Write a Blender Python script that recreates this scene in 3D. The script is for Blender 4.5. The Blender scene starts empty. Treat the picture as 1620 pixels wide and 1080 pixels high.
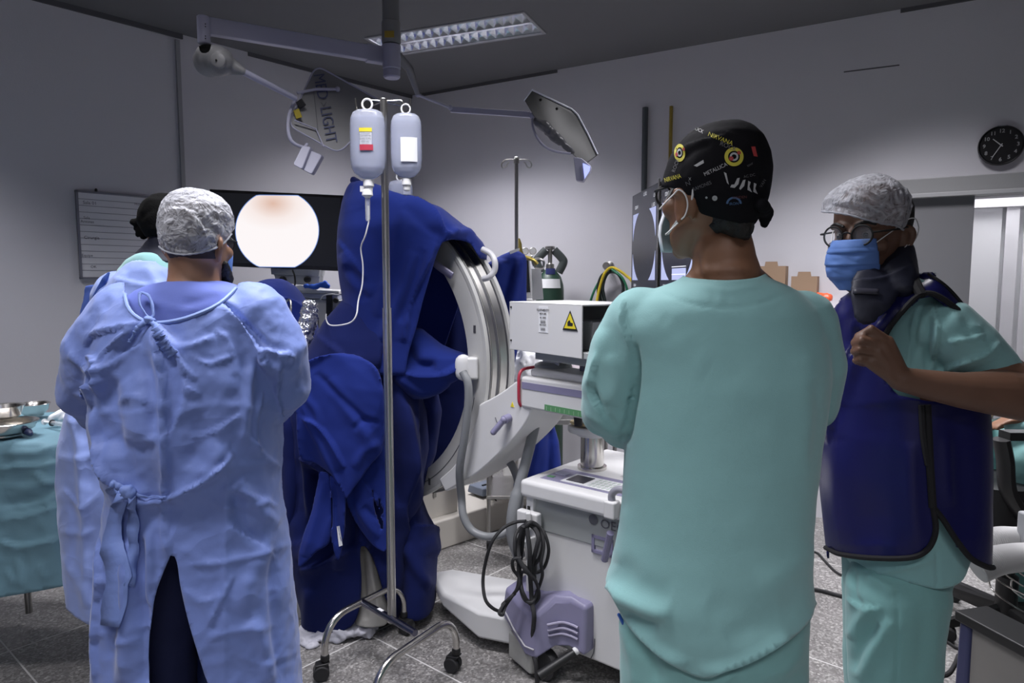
import bpy, bmesh, math, random
import numpy as np
from mathutils import Vector, Matrix
from mathutils.bvhtree import BVHTree
from mathutils import noise as mnoise
random.seed(7)
SC = bpy.context.scene
COL = SC.collection
PI = math.pi

# ---------------------------------------------------------------- camera
PITCH = math.radians(5.08)
EYE = 1.5
FPX = 1080.0
cam_d = bpy.data.cameras.new('camera'); cam = bpy.data.objects.new('camera', cam_d); COL.objects.link(cam)
cam_d.sensor_width = 36; cam_d.lens = 24; cam_d.clip_start = .05
cam.location = (0, 0, EYE); cam.rotation_euler = (PI/2 - PITCH, 0, 0)
SC.camera = cam

# ---------------------------------------------------------------- world, lamps, exposure
SC.view_settings.view_transform = 'Standard'; SC.view_settings.look = 'None'
SC.view_settings.gamma = 1; SC.view_settings.exposure = 0.0
wd = bpy.data.worlds.new('world'); SC.world = wd; wd.use_nodes = True
wd.node_tree.nodes['Background'].inputs[0].default_value = (.80, .85, 1, 1)
wd.node_tree.nodes['Background'].inputs[1].default_value = .03

def lamp(name, loc, size, power, spread=110, rot=(0, 0, 0), col=(.97, .955, 1)):
    l = bpy.data.lights.new(name, 'AREA'); l.shape = 'RECTANGLE'; l.size, l.size_y = size
    l.energy = power; l.color = col; l.spread = math.radians(spread)
    o = bpy.data.objects.new(name, l); COL.objects.link(o); o.location = loc; o.rotation_euler = rot
    return o
CEIL = 3.05
lamp('lamp_fixture_far', (-.42, 4.45, CEIL-.05), (1.2, .25), 30, 116, (0, 0, math.radians(-31)))
lamp('lamp_fixture_right', (1.48, 3.15, CEIL-.02), (1.2, .3), 46, 108)
lamp('lamp_fixture_middle', (-.35, 1.9, CEIL-.02), (1.2, .3), 30, 106)
lamp('lamp_fixture_left', (-2.2, 2.7, CEIL-.02), (1.2, .3), 17, 94)
lamp('lamp_fixture_near_left', (-1.3, .8, CEIL-.02), (1.2, .3), 22, 118)
lamp('lamp_fixture_back', (.1, -1.1, CEIL-.02), (1.2, .3), 38, 126)
lamp('lamp_corridor', (3.9, 5.3, 2.9), (1.4, 1.4), 330, 160)

def W(px, py, Y):
    """point of the room seen at that place of the photograph, at distance Y from the lens"""
    a = (px-810)/FPX; b = (540-py)/FPX
    d = Vector((a, math.cos(PITCH)+b*math.sin(PITCH), -math.sin(PITCH)+b*math.cos(PITCH)))
    k = Y/d.y
    return Vector((d.x*k, Y, EYE+d.z*k))
def WF(px, py, z=0.0):
    """point on the horizontal plane z"""
    p = W(px, py, 1.0); k = (z-EYE)/(p.z-EYE)
    return Vector((p.x*k, k, z))
def proj(co):
    c = np.asarray(co, float)
    x = c[:, 0]; y = c[:, 1]; z = c[:, 2]-EYE
    d = y*math.cos(PITCH)-z*math.sin(PITCH); u = y*math.sin(PITCH)+z*math.cos(PITCH)
    d = np.where(np.abs(d) < 1e-3, 1e-3, d)
    return np.stack([810+FPX*x/d, 540-FPX*u/d], 1)

# ---------------------------------------------------------------- materials
MATS = {}
def mat(name, col, rough=.6, metal=0., bump=0., scale=40., bdist=.004, spec=.5, sheen=0., alpha=1., trans=0.,
        var=0., vscale=4., emit=None, estr=0., coat=0., crinkle=0., cscale=9., weave=False, sss=0.):
    if name in MATS: return MATS[name]
    m = bpy.data.materials.new(name); m.use_nodes = True; nt = m.node_tree; N = nt.nodes; L = nt.links
    b = N['Principled BSDF']; I = b.inputs
    I['Base Color'].default_value = (*col, 1); I['Roughness'].default_value = rough; I['Metallic'].default_value = metal
    I['Specular IOR Level'].default_value = spec
    I['Sheen Weight'].default_value = sheen; I['Alpha'].default_value = alpha
    I['Transmission Weight'].default_value = trans; I['Coat Weight'].default_value = coat
    if sss: I['Subsurface Weight'].default_value = sss; I['Subsurface Radius'].default_value = (.01, .004, .002)
    if emit: I['Emission Color'].default_value = (*emit, 1); I['Emission Strength'].default_value = estr
    tc = N.new('ShaderNodeTexCoord')
    if var:
        n = N.new('ShaderNodeTexNoise'); n.inputs['Scale'].default_value = vscale; n.inputs['Detail'].default_value = 5
        L.new(tc.outputs['Object'], n.inputs['Vector'])
        mx = N.new('ShaderNodeMix'); mx.data_type = 'RGBA'
        mx.inputs[6].default_value = (*[c*(1-var) for c in col], 1); mx.inputs[7].default_value = (*[min(1, c*(1+var)) for c in col], 1)
        L.new(n.outputs['Fac'], mx.inputs[0]); L.new(mx.outputs[2], I['Base Color'])
    prev = None
    if bump:
        n = N.new('ShaderNodeTexNoise'); n.inputs['Scale'].default_value = scale; n.inputs['Detail'].default_value = 6
        L.new(tc.outputs['Object'], n.inputs['Vector'])
        bp = N.new('ShaderNodeBump'); bp.inputs['Strength'].default_value = bump; bp.inputs['Distance'].default_value = bdist
        L.new(n.outputs['Fac'], bp.inputs['Height']); prev = bp
    if crinkle:
        n = N.new('ShaderNodeTexNoise'); n.inputs['Scale'].default_value = cscale*.6; n.inputs['Detail'].default_value = 3
        L.new(tc.outputs['Object'], n.inputs['Vector'])
        mm = N.new('ShaderNodeMix'); mm.data_type = 'VECTOR'; mm.inputs[0].default_value = .22
        L.new(tc.outputs['Object'], mm.inputs[4]); L.new(n.outputs['Color'], mm.inputs[5])
        v = N.new('ShaderNodeTexVoronoi'); v.inputs['Scale'].default_value = cscale
        L.new(mm.outputs[1], v.inputs['Vector'])
        bp = N.new('ShaderNodeBump'); bp.inputs['Strength'].default_value = crinkle; bp.inputs['Distance'].default_value = .02
        L.new(v.outputs['Distance'], bp.inputs['Height'])
        if prev: L.new(prev.outputs[0], bp.inputs['Normal'])
        prev = bp
    if prev: L.new(prev.outputs[0], I['Normal'])
    MATS[name] = m
    return m

# ---------------------------------------------------------------- mesh builder
class MB:
    def __init__(s): s.v = []; s.f = []; s.mi = []; s.cur = 0
    def add(s, vs, fs):
        n = len(s.v); s.v += [tuple(v) for v in vs]; s.f += [tuple(i+n for i in f) for f in fs]; s.mi += [s.cur]*len(fs); return s
    def box(s, c, size, R=None, taper=1.0):
        x, y, z = [q/2 for q in size]; c = Vector(c)
        P = [Vector((sx*x*(taper if sz > 0 else 1), sy*y*(taper if sz > 0 else 1), sz*z)) for sz in (-1, 1) for sx, sy in ((-1, -1), (1, -1), (1, 1), (-1, 1))]
        if R: P = [R @ p for p in P]
        return s.add([c+p for p in P], [(3, 2, 1, 0), (4, 5, 6, 7), (0, 1, 5, 4), (1, 2, 6, 5), (2, 3, 7, 6), (3, 0, 4, 7)])
    def rings(s, R, closed=True, cap=True, wrap=False):
        n = len(R[0]); vs = [p for r in R for p in r]; fs = []; m = len(R)
        for i in range(m if wrap else m-1):
            k = (i+1) % m
            for j in range(n if closed else n-1):
                a = i*n+j; b = i*n+(j+1) % n
                fs.append((a, b, k*n+(j+1) % n, k*n+j))
        if cap and closed and not wrap: fs += [tuple(range(n-1, -1, -1)), tuple((m-1)*n+j for j in range(n))]
        return s.add(vs, fs)
    def tube(s, pts, r, seg=12, cap=True, flat=1.0, up=None):
        pts = [Vector(p) for p in pts]
        rs = r if isinstance(r, (list, tuple)) else [r]*len(pts)
        R = []; prev = None
        for i, p in enumerate(pts):
            t = (pts[min(i+1, len(pts)-1)]-pts[max(i-1, 0)])
            if t.length < 1e-9: t = Vector((0, 0, 1))
            t.normalize()
            if prev is None:
                u = Vector(up) if up else (Vector((0, 0, 1)) if abs(t.z) < .9 else Vector((1, 0, 0)))
            else: u = prev
            u = (u-t*u.dot(t)).normalized(); prev = u; w = t.cross(u)
            R.append([p+u*math.cos(2*PI*k/seg)*rs[i]+w*math.sin(2*PI*k/seg)*rs[i]*flat for k in range(seg)])
        return s.rings(R, cap=cap)
    def caps(s, pts, r, seg=16, flat=1.0, up=None):
        """rounded chain: tube with hemispherical ends"""
        pts = [Vector(p) for p in pts]; rs = list(r) if isinstance(r, (list, tuple)) else [r]*len(pts)
        a = (pts[0]-pts[1]).normalized(); b = (pts[-1]-pts[-2]).normalized(); P = []; R_ = []
        for k in (80, 55, 28): P.append(pts[0]+a*rs[0]*math.sin(math.radians(k))); R_.append(rs[0]*math.cos(math.radians(k)))
        P += pts; R_ += rs
        for k in (28, 55, 80): P.append(pts[-1]+b*rs[-1]*math.sin(math.radians(k))); R_.append(rs[-1]*math.cos(math.radians(k)))
        return s.tube(P, R_, seg, flat=flat, up=up)
    def ball(s, c, r, seg=16, n=10, R=None):
        if not isinstance(r, (tuple, list)): r = (r, r, r)
        c = Vector(c); RR = []
        for i in range(n+1):
            t = -PI/2+PI*(i+.02 if i == 0 else (i-.02 if i == n else i))/n
            RR.append([c+(R @ Vector((math.cos(t)*math.cos(2*PI*j/seg)*r[0], math.cos(t)*math.sin(2*PI*j/seg)*r[1], math.sin(t)*r[2])) if R else
                       Vector((math.cos(t)*math.cos(2*PI*j/seg)*r[0], math.cos(t)*math.sin(2*PI*j/seg)*r[1], math.sin(t)*r[2]))) for j in range(seg)])
        return s.rings(RR)
    def lathe(s, c, prof, seg=24, axis=(0, 0, 1), cap=True):
        c = Vector(c); q = Vector((0, 0, 1)).rotation_difference(Vector(axis).normalized())
        return s.rings([[c+q @ Vector((r*math.cos(2*PI*k/seg), r*math.sin(2*PI*k/seg), z)) for k in range(seg)] for r, z in prof], cap=cap)
    def prism(s, poly, d):
        """polygon of 3-D points pushed along vector d"""
        n = len(poly); d = Vector(d); P = [Vector(p) for p in poly]
        nrm = Vector((0, 0, 0))
        for i in range(n): nrm += P[i].cross(P[(i+1) % n])
        if nrm.dot(d) > 0: P = P[::-1]
        return s.add(P+[p+d for p in P], [tuple(range(n)), tuple(range(2*n-1, n-1, -1))]+[(i, i+n, (i+1) % n+n, (i+1) % n) for i in range(n)])
    def loft(s, rows, seg=40, n=2.3, dz=None):
        """rows: (py, xl, xr, Y, halfdepth) silhouettes of a standing form"""
        R = []
        for q in rows:
            py, xl, xr, Y, hd = q[:5]; yr = q[5] if len(q) > 5 else py
            a = W(xl, py, Y); b = W(xr, yr, Y); c = (a+b)/2; h = (b.x-a.x)/2; tilt = (b.z-a.z)/2
            for _ in range(4):                      # the near bulge of the ring also shows: keep the silhouette
                T_ = [2*PI*k/48 for k in range(48)]
                pr = proj([(c.x+math.copysign(abs(math.cos(t))**(2/n), math.cos(t))*h, Y+math.copysign(abs(math.sin(t))**(2/n), math.sin(t))*hd, c.z) for t in T_])[:, 0]
                lo, hi = pr.min(), pr.max(); sc = Y/FPX
                h -= ((hi-lo)-(xr-xl))*sc/2; c.x -= ((hi+lo)/2-(xl+xr)/2)*sc
            r = []
            for k in range(seg):
                t = 2*PI*k/seg; ct = math.cos(t); st = math.sin(t)
                x = math.copysign(abs(ct)**(2/n), ct); y = math.copysign(abs(st)**(2/n), st)
                r.append(Vector((c.x+x*h, Y+y*hd, c.z+x*tilt)))
            R.append(r[::-1])
        return s.rings(R)

def link(o, parent=None):
    COL.objects.link(o)
    if parent: o.parent = parent; o.location = -parent.location if parent.type == 'EMPTY' or True else o.location
    return o
def world_loc(p):
    v = Vector((0, 0, 0))
    while p: v += p.location; p = p.parent
    return v
def mk(name, mb, m=None, parent=None, smooth=False, bevel=0., seg=2, angle=35, mesh=None):
    """one mesh object whose data is written in room coordinates; parent given -> a part"""
    if mesh is None:
        me = bpy.data.meshes.new(name); me.from_pydata(mb.v, [], mb.f); me.update()
        for mm in (m if isinstance(m, (list, tuple)) else [m]):
            if mm: me.materials.append(mm)
        if isinstance(m, (list, tuple)) and len(m) > 1:
            me.polygons.foreach_set('material_index', mb.mi)
    else:
        me = mesh; me.name = name; me.materials.clear()
        for mm in (m if isinstance(m, (list, tuple)) else [m]):
            if mm: me.materials.append(mm)
    o = bpy.data.objects.new(name, me); COL.objects.link(o)
    if parent: o.parent = parent; o.location = -world_loc(parent)
    if smooth or bevel:
        me.polygons.foreach_set('use_smooth', [True]*len(me.polygons))
    if bevel:
        b = o.modifiers.new('bevel', 'BEVEL'); b.width = bevel; b.segments = seg; b.limit_method = 'ANGLE'; b.angle_limit = math.radians(40)
        b.harden_normals = True
    elif smooth and angle:
        me.polygons.foreach_set('use_smooth', [True]*len(me.polygons))
        try: me.set_sharp_from_angle(angle=math.radians(angle))
        except Exception: pass
    return o
def tag(o, label=None, cat=None, group=None, kind=None):
    if label: o['label'] = label
    if cat: o['category'] = cat
    if group: o['group'] = group
    if kind: o['kind'] = kind
    return o
def thing(name, loc, label, cat, group=None):
    o = bpy.data.objects.new(name, None); COL.objects.link(o); o.location = loc; o.empty_display_size = .1
    return tag(o, label, cat, group)
def struct(o): o['kind'] = 'structure'; return o
def copy_tree(o, parent=None):
    c = o.copy(); COL.objects.link(c)
    if parent: c.parent = parent
    for ch in list(o.children): copy_tree(ch, c)
    return c

# ---------------------------------------------------------------- cloth / flesh sculpting
TMP = bpy.data.collections.new('tmp')
def remesh(mb, voxel, smooth=4, factor=.6, sub=0):
    me = bpy.data.meshes.new('tmp'); me.from_pydata(mb.v, [], mb.f); me.update()
    bm = bmesh.new(); bm.from_mesh(me); bmesh.ops.recalc_face_normals(bm, faces=bm.faces); bm.to_mesh(me); bm.free()
    o = bpy.data.objects.new('tmp', me); COL.objects.link(o)
    r = o.modifiers.new('r', 'REMESH'); r.mode = 'VOXEL'; r.voxel_size = voxel
    if smooth: s_ = o.modifiers.new('s', 'SMOOTH'); s_.factor = factor; s_.iterations = smooth
    if sub: q = o.modifiers.new('q', 'SUBSURF'); q.levels = sub; q.render_levels = sub
    dg = bpy.context.evaluated_depsgraph_get(); ev = o.evaluated_get(dg)
    out = bpy.data.meshes.new_from_object(ev)
    bpy.data.objects.remove(o); bpy.data.meshes.remove(me)
    return out
def coords(me):
    a = np.empty(len(me.vertices)*3); me.vertices.foreach_get('co', a); return a.reshape(-1, 3)
def normals(me):
    a = np.empty(len(me.vertices)*3); me.vertices.foreach_get('normal', a); return a.reshape(-1, 3)
def setco(me, c): me.vertices.foreach_set('co', np.ascontiguousarray(c).ravel()); me.update()
def sstep(x): x = np.clip(x, 0, 1); return x*x*(3-2*x)
def polydist(P, line, closed=False):
    """distance, signed side, and parameter along polyline"""
    L = np.array(line, float)
    if closed: L = np.vstack([L, L[:1]])
    best = np.full(len(P), 1e9); side = np.zeros(len(P)); par = np.zeros(len(P)); near = np.zeros((len(P), 2))
    seglen = np.linalg.norm(np.diff(L, axis=0), axis=1); tot = seglen.sum(); acc = 0
    for i in range(len(L)-1):
        a = L[i]; d = L[i+1]-a; l2 = (d*d).sum()+1e-12
        t = np.clip(((P-a)@d)/l2, 0, 1); q = a+t[:, None]*d; e = P-q; ds = np.sqrt((e*e).sum(1))
        m = ds < best; best[m] = ds[m]; near[m] = q[m]
        side[m] = np.sign(d[0]*e[m, 1]-d[1]*e[m, 0]); par[m] = (acc+t[m]*seglen[i])/tot; acc += seglen[i]
    return best, side, par, near
def curve2(pts, n=24):
    """smooth a pixel polyline (Catmull-Rom)"""
    P = [np.array(p, float) for p in pts]
    if len(P) < 3: return [tuple(P[0]+(P[-1]-P[0])*k/n) for k in range(n+1)]
    Q = [2*P[0]-P[1]]+P+[2*P[-1]-P[-2]]; out = []; m = max(2, n//(len(P)-1))
    for i in range(1, len(Q)-2):
        for k in range(m):
            t = k/m
            out.append(tuple(.5*((2*Q[i])+(Q[i+1]-Q[i-1])*t+(2*Q[i-1]-5*Q[i]+4*Q[i+1]-Q[i+2])*t*t+(3*Q[i]-Q[i-1]-3*Q[i+1]+Q[i+2])*t**3)))
    out.append(tuple(P[-1])); return out
def folds(me, lines, amp=1.0, back=False):
    """lines: (kind, [(px,py)..], height m, width px). r ridge, v valley, s one-sided overlap"""
    co = coords(me); nr = normals(me); P = proj(co)
    tc = np.array([0, 0, EYE])-co; tc /= np.linalg.norm(tc, axis=1)[:, None]
    w = sstep(((nr*tc).sum(1)+.15)/.45)
    disp = np.zeros(len(co))
    for kind, line, h, wd_ in lines:
        ln = curve2(line, 16) if len(line) > 2 else line
        d, sd, t, _ = polydist(P, ln)
        taper = np.minimum(1, np.minimum(t, 1-t)*5+.05)
        taper = np.sqrt(np.clip(taper, 0, 1))
        ends = np.where((t <= 0.001) | (t >= .999), .35, 1)
        if kind == 'r': q = np.exp(-(d/wd_)**2)
        elif kind == 'R': q = np.exp(-d/wd_)           # sharp crest
        elif kind == 'v': q = -np.exp(-(d/wd_)**2)
        elif kind == 's':                               # crest then sudden drop on the other side
            x = d*sd; q = np.where(x > 0, np.exp(-x/wd_), np.exp(-(x/(wd_*.18))**2))
        disp += h*q*taper*ends
    setco(me, co+nr*(disp*w*amp)[:, None])
def wrinkle(me, amp=.006, scale=5., detail=3, stretch=(1, 1, 1), seed=0, ridged=False):
    co = coords(me); nr = normals(me); d = np.empty(len(co))
    for i, c in enumerate(co):
        p = Vector((c[0]*scale*stretch[0]+seed, c[1]*scale*stretch[1]+seed*1.7, c[2]*scale*stretch[2]-seed))
        if ridged: d[i] = (abs(mnoise.noise(p))*-2+abs(mnoise.noise(p*2.1))*-1+.75)
        else: d[i] = mnoise.noise(p)+.5*mnoise.noise(p*2.03)+(.25*mnoise.noise(p*4.1) if detail > 2 else 0)
    setco(me, co+nr*(d*amp)[:, None])
def inpoly(P, poly):
    x, y = P[:, 0], P[:, 1]; ins = np.zeros(len(P), bool); n = len(poly)
    for i in range(n):
        x1, y1 = poly[i]; x2, y2 = poly[(i+1) % n]
        if y1 == y2: continue
        c = ((y1 > y) != (y2 > y)) & (x < (x2-x1)*(y-y1)/(y2-y1)+x1); ins ^= c
    return ins
def cut(me, poly, which='front', keep=False, snap=7.0, depth=None):
    """remove the faces seen inside a pixel polygon, edge snapped to its outline"""
    co = coords(me); P = proj(co); nf = len(me.polygons)
    cen = np.empty(nf*3); me.polygons.foreach_get('center', cen); cen = cen.reshape(-1, 3)
    fn = np.empty(nf*3); me.polygons.foreach_get('normal', fn); fn = fn.reshape(-1, 3)
    ins = inpoly(proj(cen), poly)
    if keep: ins = ~ins
    tc = np.array([0, 0, EYE])-cen; f = (fn*tc).sum(1)
    if which == 'front': ins &= f > 0
    elif which == 'back': ins &= f < 0
    if depth: ins &= (cen[:, 1] > depth[0]) & (cen[:, 1] < depth[1])
    bm = bmesh.new(); bm.from_mesh(me); bm.faces.ensure_lookup_table()
    bmesh.ops.delete(bm, geom=[bm.faces[i] for i in np.nonzero(ins)[0]], context='FACES')
    bv = [v for v in bm.verts if any(e.is_boundary for e in v.link_edges)]
    if bv:
        c = np.array([v.co[:] for v in bv]); p = proj(c); d, _, _, near = polydist(p, poly, True)
        for v, di, q in zip(bv, d, near):
            if di < snap: v.co = W(q[0], q[1], v.co.y)
    bm.to_mesh(me); bm.free(); me.update()
def shell(o, t=.003):
    s = o.modifiers.new('solid', 'SOLIDIFY'); s.thickness = t; s.offset = -1
def finish(me, name, m, parent, smooth=True):
    o = mk(name, None, m, parent, mesh=me)
    me.polygons.foreach_set('use_smooth', [True]*len(me.polygons)); return o
def spline3(pts, n=8):
    P = [Vector(p) for p in pts]
    if len(P) < 3: return P
    Q = [2*P[0]-P[1]]+P+[2*P[-1]-P[-2]]; out = []
    for i in range(1, len(Q)-2):
        for k in range(n):
            t = k/n
            out.append(.5*((2*Q[i])+(Q[i+1]-Q[i-1])*t+(2*Q[i-1]-5*Q[i]+4*Q[i+1]-Q[i+2])*t*t+(3*Q[i]-Q[i-1]-3*Q[i+1]+Q[i+2])*t**3))
    out.append(P[-1]); return out
def text_mesh(txt, size=1., bold=0.):
    c = bpy.data.curves.new('t', 'FONT'); c.body = txt; c.size = size; c.align_x = 'CENTER'; c.align_y = 'CENTER'; c.offset = bold; c.resolution_u = 3
    o = bpy.data.objects.new('t', c); COL.objects.link(o); dg = bpy.context.evaluated_depsgraph_get()
    me = bpy.data.meshes.new_from_object(o.evaluated_get(dg)); bpy.data.objects.remove(o); return me
def lettering(name, txt, org, ux, uy, size, m, parent, bold=0., sx=1.0):
    """flat letters lying in the plane org + ux,uy (unit vectors)"""
    me = text_mesh(txt, size, bold); ux = Vector(ux).normalized(); uy = Vector(uy).normalized(); n = ux.cross(uy)
    for v in me.vertices: v.co = Vector(org)+ux*v.co.x*sx+uy*v.co.y+n*.0012
    return mk(name, None, m, parent, mesh=me)
# ================================================================ the room
m_wall = mat('wall_paint', (.62, .61, .65), .75, bump=.12, scale=120, var=.04, vscale=2)
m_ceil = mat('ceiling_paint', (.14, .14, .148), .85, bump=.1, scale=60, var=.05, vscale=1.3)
m_trimg = mat('grey_trim', (.34, .34, .36), .6)
m_white = mat('white_paint', (.78, .78, .80), .45)
CORN = Vector((-.847, 5.9, 0)); DR = Vector((.859, -.512, 0)); DL = Vector((-.656, -.755, 0))
NR = Vector((-.512, -.859, 0)); NL = Vector((.755, -.656, 0))     # wall normals into the room
def hit(px, py, org, n):
    """where the sight line through a place of the photo meets a wall plane"""
    p = W(px, py, 1.0)-Vector((0, 0, EYE)); e = Vector((0, 0, EYE))
    return e+p*((org-e).dot(n)/p.dot(n))
def onR(px, py, off=0.0): return hit(px, py, CORN+NR*off, NR)
def onL(px, py, off=0.0): return hit(px, py, CORN+NL*off, NL)

# floor: granite-speckled terrazzo slabs with pale joints
def floor_mat():
    m = bpy.data.materials.new('granilite_floor'); m.use_nodes = True; nt = m.node_tree; N = nt.nodes; L = nt.links
    b = N['Principled BSDF']; b.inputs['Roughness'].default_value = .42; tc = N.new('ShaderNodeTexCoord')
    v = N.new('ShaderNodeTexVoronoi'); v.inputs['Scale'].default_value = 120; L.new(tc.outputs['Object'], v.inputs['Vector'])
    r = N.new('ShaderNodeValToRGB'); r.color_ramp.interpolation = 'LINEAR'
    e = r.color_ramp.elements; e[0].position = 0; e[0].color = (.13, .125, .12, 1); e[1].position = 1; e[1].color = (.58, .56, .54, 1)
    x = e.new(.5); x.color = (.23, .22, .215, 1); x = e.new(.78); x.color = (.36, .35, .34, 1)
    L.new(v.outputs['Color'], r.inputs[0])
    n = N.new('ShaderNodeTexNoise'); n.inputs['Scale'].default_value = 260; n.inputs['Detail'].default_value = 2; L.new(tc.outputs['Object'], n.inputs['Vector'])
    mx = N.new('ShaderNodeMix'); mx.data_type = 'RGBA'; mx.blend_type = 'MULTIPLY'; mx.inputs[0].default_value = .55
    L.new(r.outputs[0], mx.inputs[6]); L.new(n.outputs['Fac'], mx.inputs[7])
    g = N.new('ShaderNodeMix'); g.data_type = 'RGBA'; g.blend_type = 'ADD'; g.inputs[0].default_value = .35
    L.new(mx.outputs[2], g.inputs[6]); L.new(r.outputs[0], g.inputs[7])
    n2 = N.new('ShaderNodeTexNoise'); n2.inputs['Scale'].default_value = 2.2; n2.inputs['Detail'].default_value = 4; L.new(tc.outputs['Object'], n2.inputs['Vector'])
    st = N.new('ShaderNodeMix'); st.data_type = 'RGBA'; st.blend_type = 'MULTIPLY'; st.inputs[0].default_value = .35
    L.new(g.outputs[2], st.inputs[6]); L.new(n2.outputs['Fac'], st.inputs[7])
    L.new(st.outputs[2], b.inputs['Base Color'])
    return m
mf = floor_mat()
mb = MB(); mb.box((0, 2, -.05), (11, 13, .1)); struct(mk('floor', mb, mf))
m_joint = mat('floor_joint', (.62, .61, .60), .5)
ta = Vector((.641, .767, 0)); tb = Vector((-.767, .641, 0))
org = WF(584, 1004); k = 0
mb = MB(); STEP = 1.02
for i in range(-4, 6):
    c = org+ta*(i*STEP); mb.box(c+Vector((0, 0, .0004)), (.006, 9, .0008), Matrix.Rotation(math.atan2(tb.y, tb.x)-PI/2, 3, 'Z'))
    c = org+tb*(i*STEP); mb.box(c+Vector((0, 0, .0004)), (.006, 9, .0008), Matrix.Rotation(math.atan2(ta.y, ta.x)-PI/2, 3, 'Z'))
struct(mk('trim_1', mb, m_joint))
# ceiling
fa = WF(582, 60, CEIL); fb = WF(826, 20, CEIL)
u = (fb-fa).normalized(); v = Vector((-u.y, u.x, 0)); Lf = (fb-fa).length; wf = .34
def fp(a, b, z): return fa+u*a+v*b+Vector((0, 0, z))
mb = MB()
for (a0, b0, a1, b1) in ((-9, -9, 9, 0), (-9, wf, 9, 9), (-9, 0, 0, wf), (Lf, 0, 9, wf)):
    mb.prism([fp(a0, b0, 0), fp(a1, b0, 0), fp(a1, b1, 0), fp(a0, b1, 0)], (0, 0, .1))
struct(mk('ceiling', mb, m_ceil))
# left wall
def wallseg(mbx, a, b, n, z0, z1, t=.12):
    mbx.prism([a+Vector((0, 0, z0)), b+Vector((0, 0, z0)), b+Vector((0, 0, z1)), a+Vector((0, 0, z1))], -n*t)
mb = MB(); wallseg(mb, CORN, CORN+DL*8, NL, 0, CEIL); struct(mk('wall_left', mb, m_wall))
# right wall with the door opening
tD0 = (onR(1440, 300)-CORN).dot(DR); topD = onR(1560, 311).z
tD1 = tD0+1.75
mb = MB(); wallseg(mb, CORN-DR*.1, CORN+DR*tD0, NR, 0, CEIL); wallseg(mb, CORN+DR*tD0, CORN+DR*tD1, NR, topD, CEIL); wallseg(mb, CORN+DR*tD1, CORN+DR*7.5, NR, 0, CEIL)
struct(mk('wall_right', mb, m_wall))
mb = MB(); wallseg(mb, Vector((-5.5, -2.2, 0)), Vector((5.5, -2.2, 0)), Vector((0, 1, 0)), 0, CEIL); struct(mk('wall_back', mb, m_wall))
mb = MB(); wallseg(mb, Vector((5.0, -2.3, 0)), Vector((5.0, 3.2, 0)), Vector((-1, 0, 0)), 0, CEIL); struct(mk('wall_far_right', mb, m_wall))
mb = MB(); wallseg(mb, Vector((-5.0, -2.3, 0)), Vector((-5.0, 2.0, 0)), Vector((1, 0, 0)), 0, CEIL); struct(mk('wall_far_left', mb, m_wall))
# vertical joint cover on the left wall
a = onL(286, 300); a.z = 0; b = onL(292, 300); b.z = 0; ztop = onL(288, 66).z
mb = MB(); mb.prism([a, b, b+Vector((0, 0, ztop)), a+Vector((0, 0, ztop))], NL*.02); struct(mk('trim_2', mb, m_trimg))
# shadow-gap joints between ceiling and walls (visible only on stretches)
m_gap = mat('joint_shadow', (.10, .10, .11), .9)
def gapline(a, b, n, name, h=.018, d=.012):
    mbx = MB(); mbx.prism([a, b, b-Vector((0, 0, h)), a-Vector((0, 0, h))], n*d); struct(mk(name, mbx, m_gap))
def ceilpt(f, px):
    py = 60
    for _ in range(40):
        p = f(px, py); py += (p.z-CEIL)*120
    q = f(px, py); q.z = CEIL; return q
gapline(ceilpt(onL, 20), ceilpt(onL, 288), NL, 'trim_3', .03)
gapline(ceilpt(onL, 392), ceilpt(onL, 655), NL, 'trim_4', .025)
gapline(ceilpt(onR, 668), ceilpt(onR, 882), NR, 'trim_5', .022)
gapline(ceilpt(onR, 1425), ceilpt(onR, 1800), NR, 'trim_6', .022)
a = onR(1335, 113); b = onR(1423, 102); gapline(a, b, NR, 'trim_7', .007, .002)
# sliding-door rail cover and the grey door leaf
m_rail = mat('rail_cover', (.22, .22, .225), .5); m_leaf = mat('door_leaf_grey', (.135, .135, .145), .55, var=.04)
zr0, zr1 = onR(1500, 313).z, onR(1500, 283).z
a = onR(1415, 300); a.z = 0
def alongR(t, z): return CORN+DR*t+Vector((0, 0, z))
mb = MB(); t0 = (a-CORN).dot(DR)
mb.prism([alongR(t0, zr0), alongR(t0+2.6, zr0), alongR(t0+2.6, zr1), alongR(t0, zr1)], NR*.10)
o = struct(mk('trim_8', mb, m_rail, bevel=.004))
mb = MB(); mb.prism([alongR(t0, zr0-.002), alongR(t0+2.6, zr0-.002), alongR(t0+2.6, zr0+.022), alongR(t0, zr0+.022)], NR*.112)
struct(mk('trim_9', mb, mat('rail_lip', (.30, .30, .31), .5), bevel=.003))
te = (onR(1531, 500, .05)-CORN).dot(DR)
mb = MB(); mb.prism([alongR(t0+.02, .01)+NR*.02, alongR(te, .01)+NR*.02, alongR(te, zr0)+NR*.02, alongR(t0+.02, zr0)+NR*.02], NR*.045)
dd = struct(mk('door_1', mb, m_leaf, bevel=.003))
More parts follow.
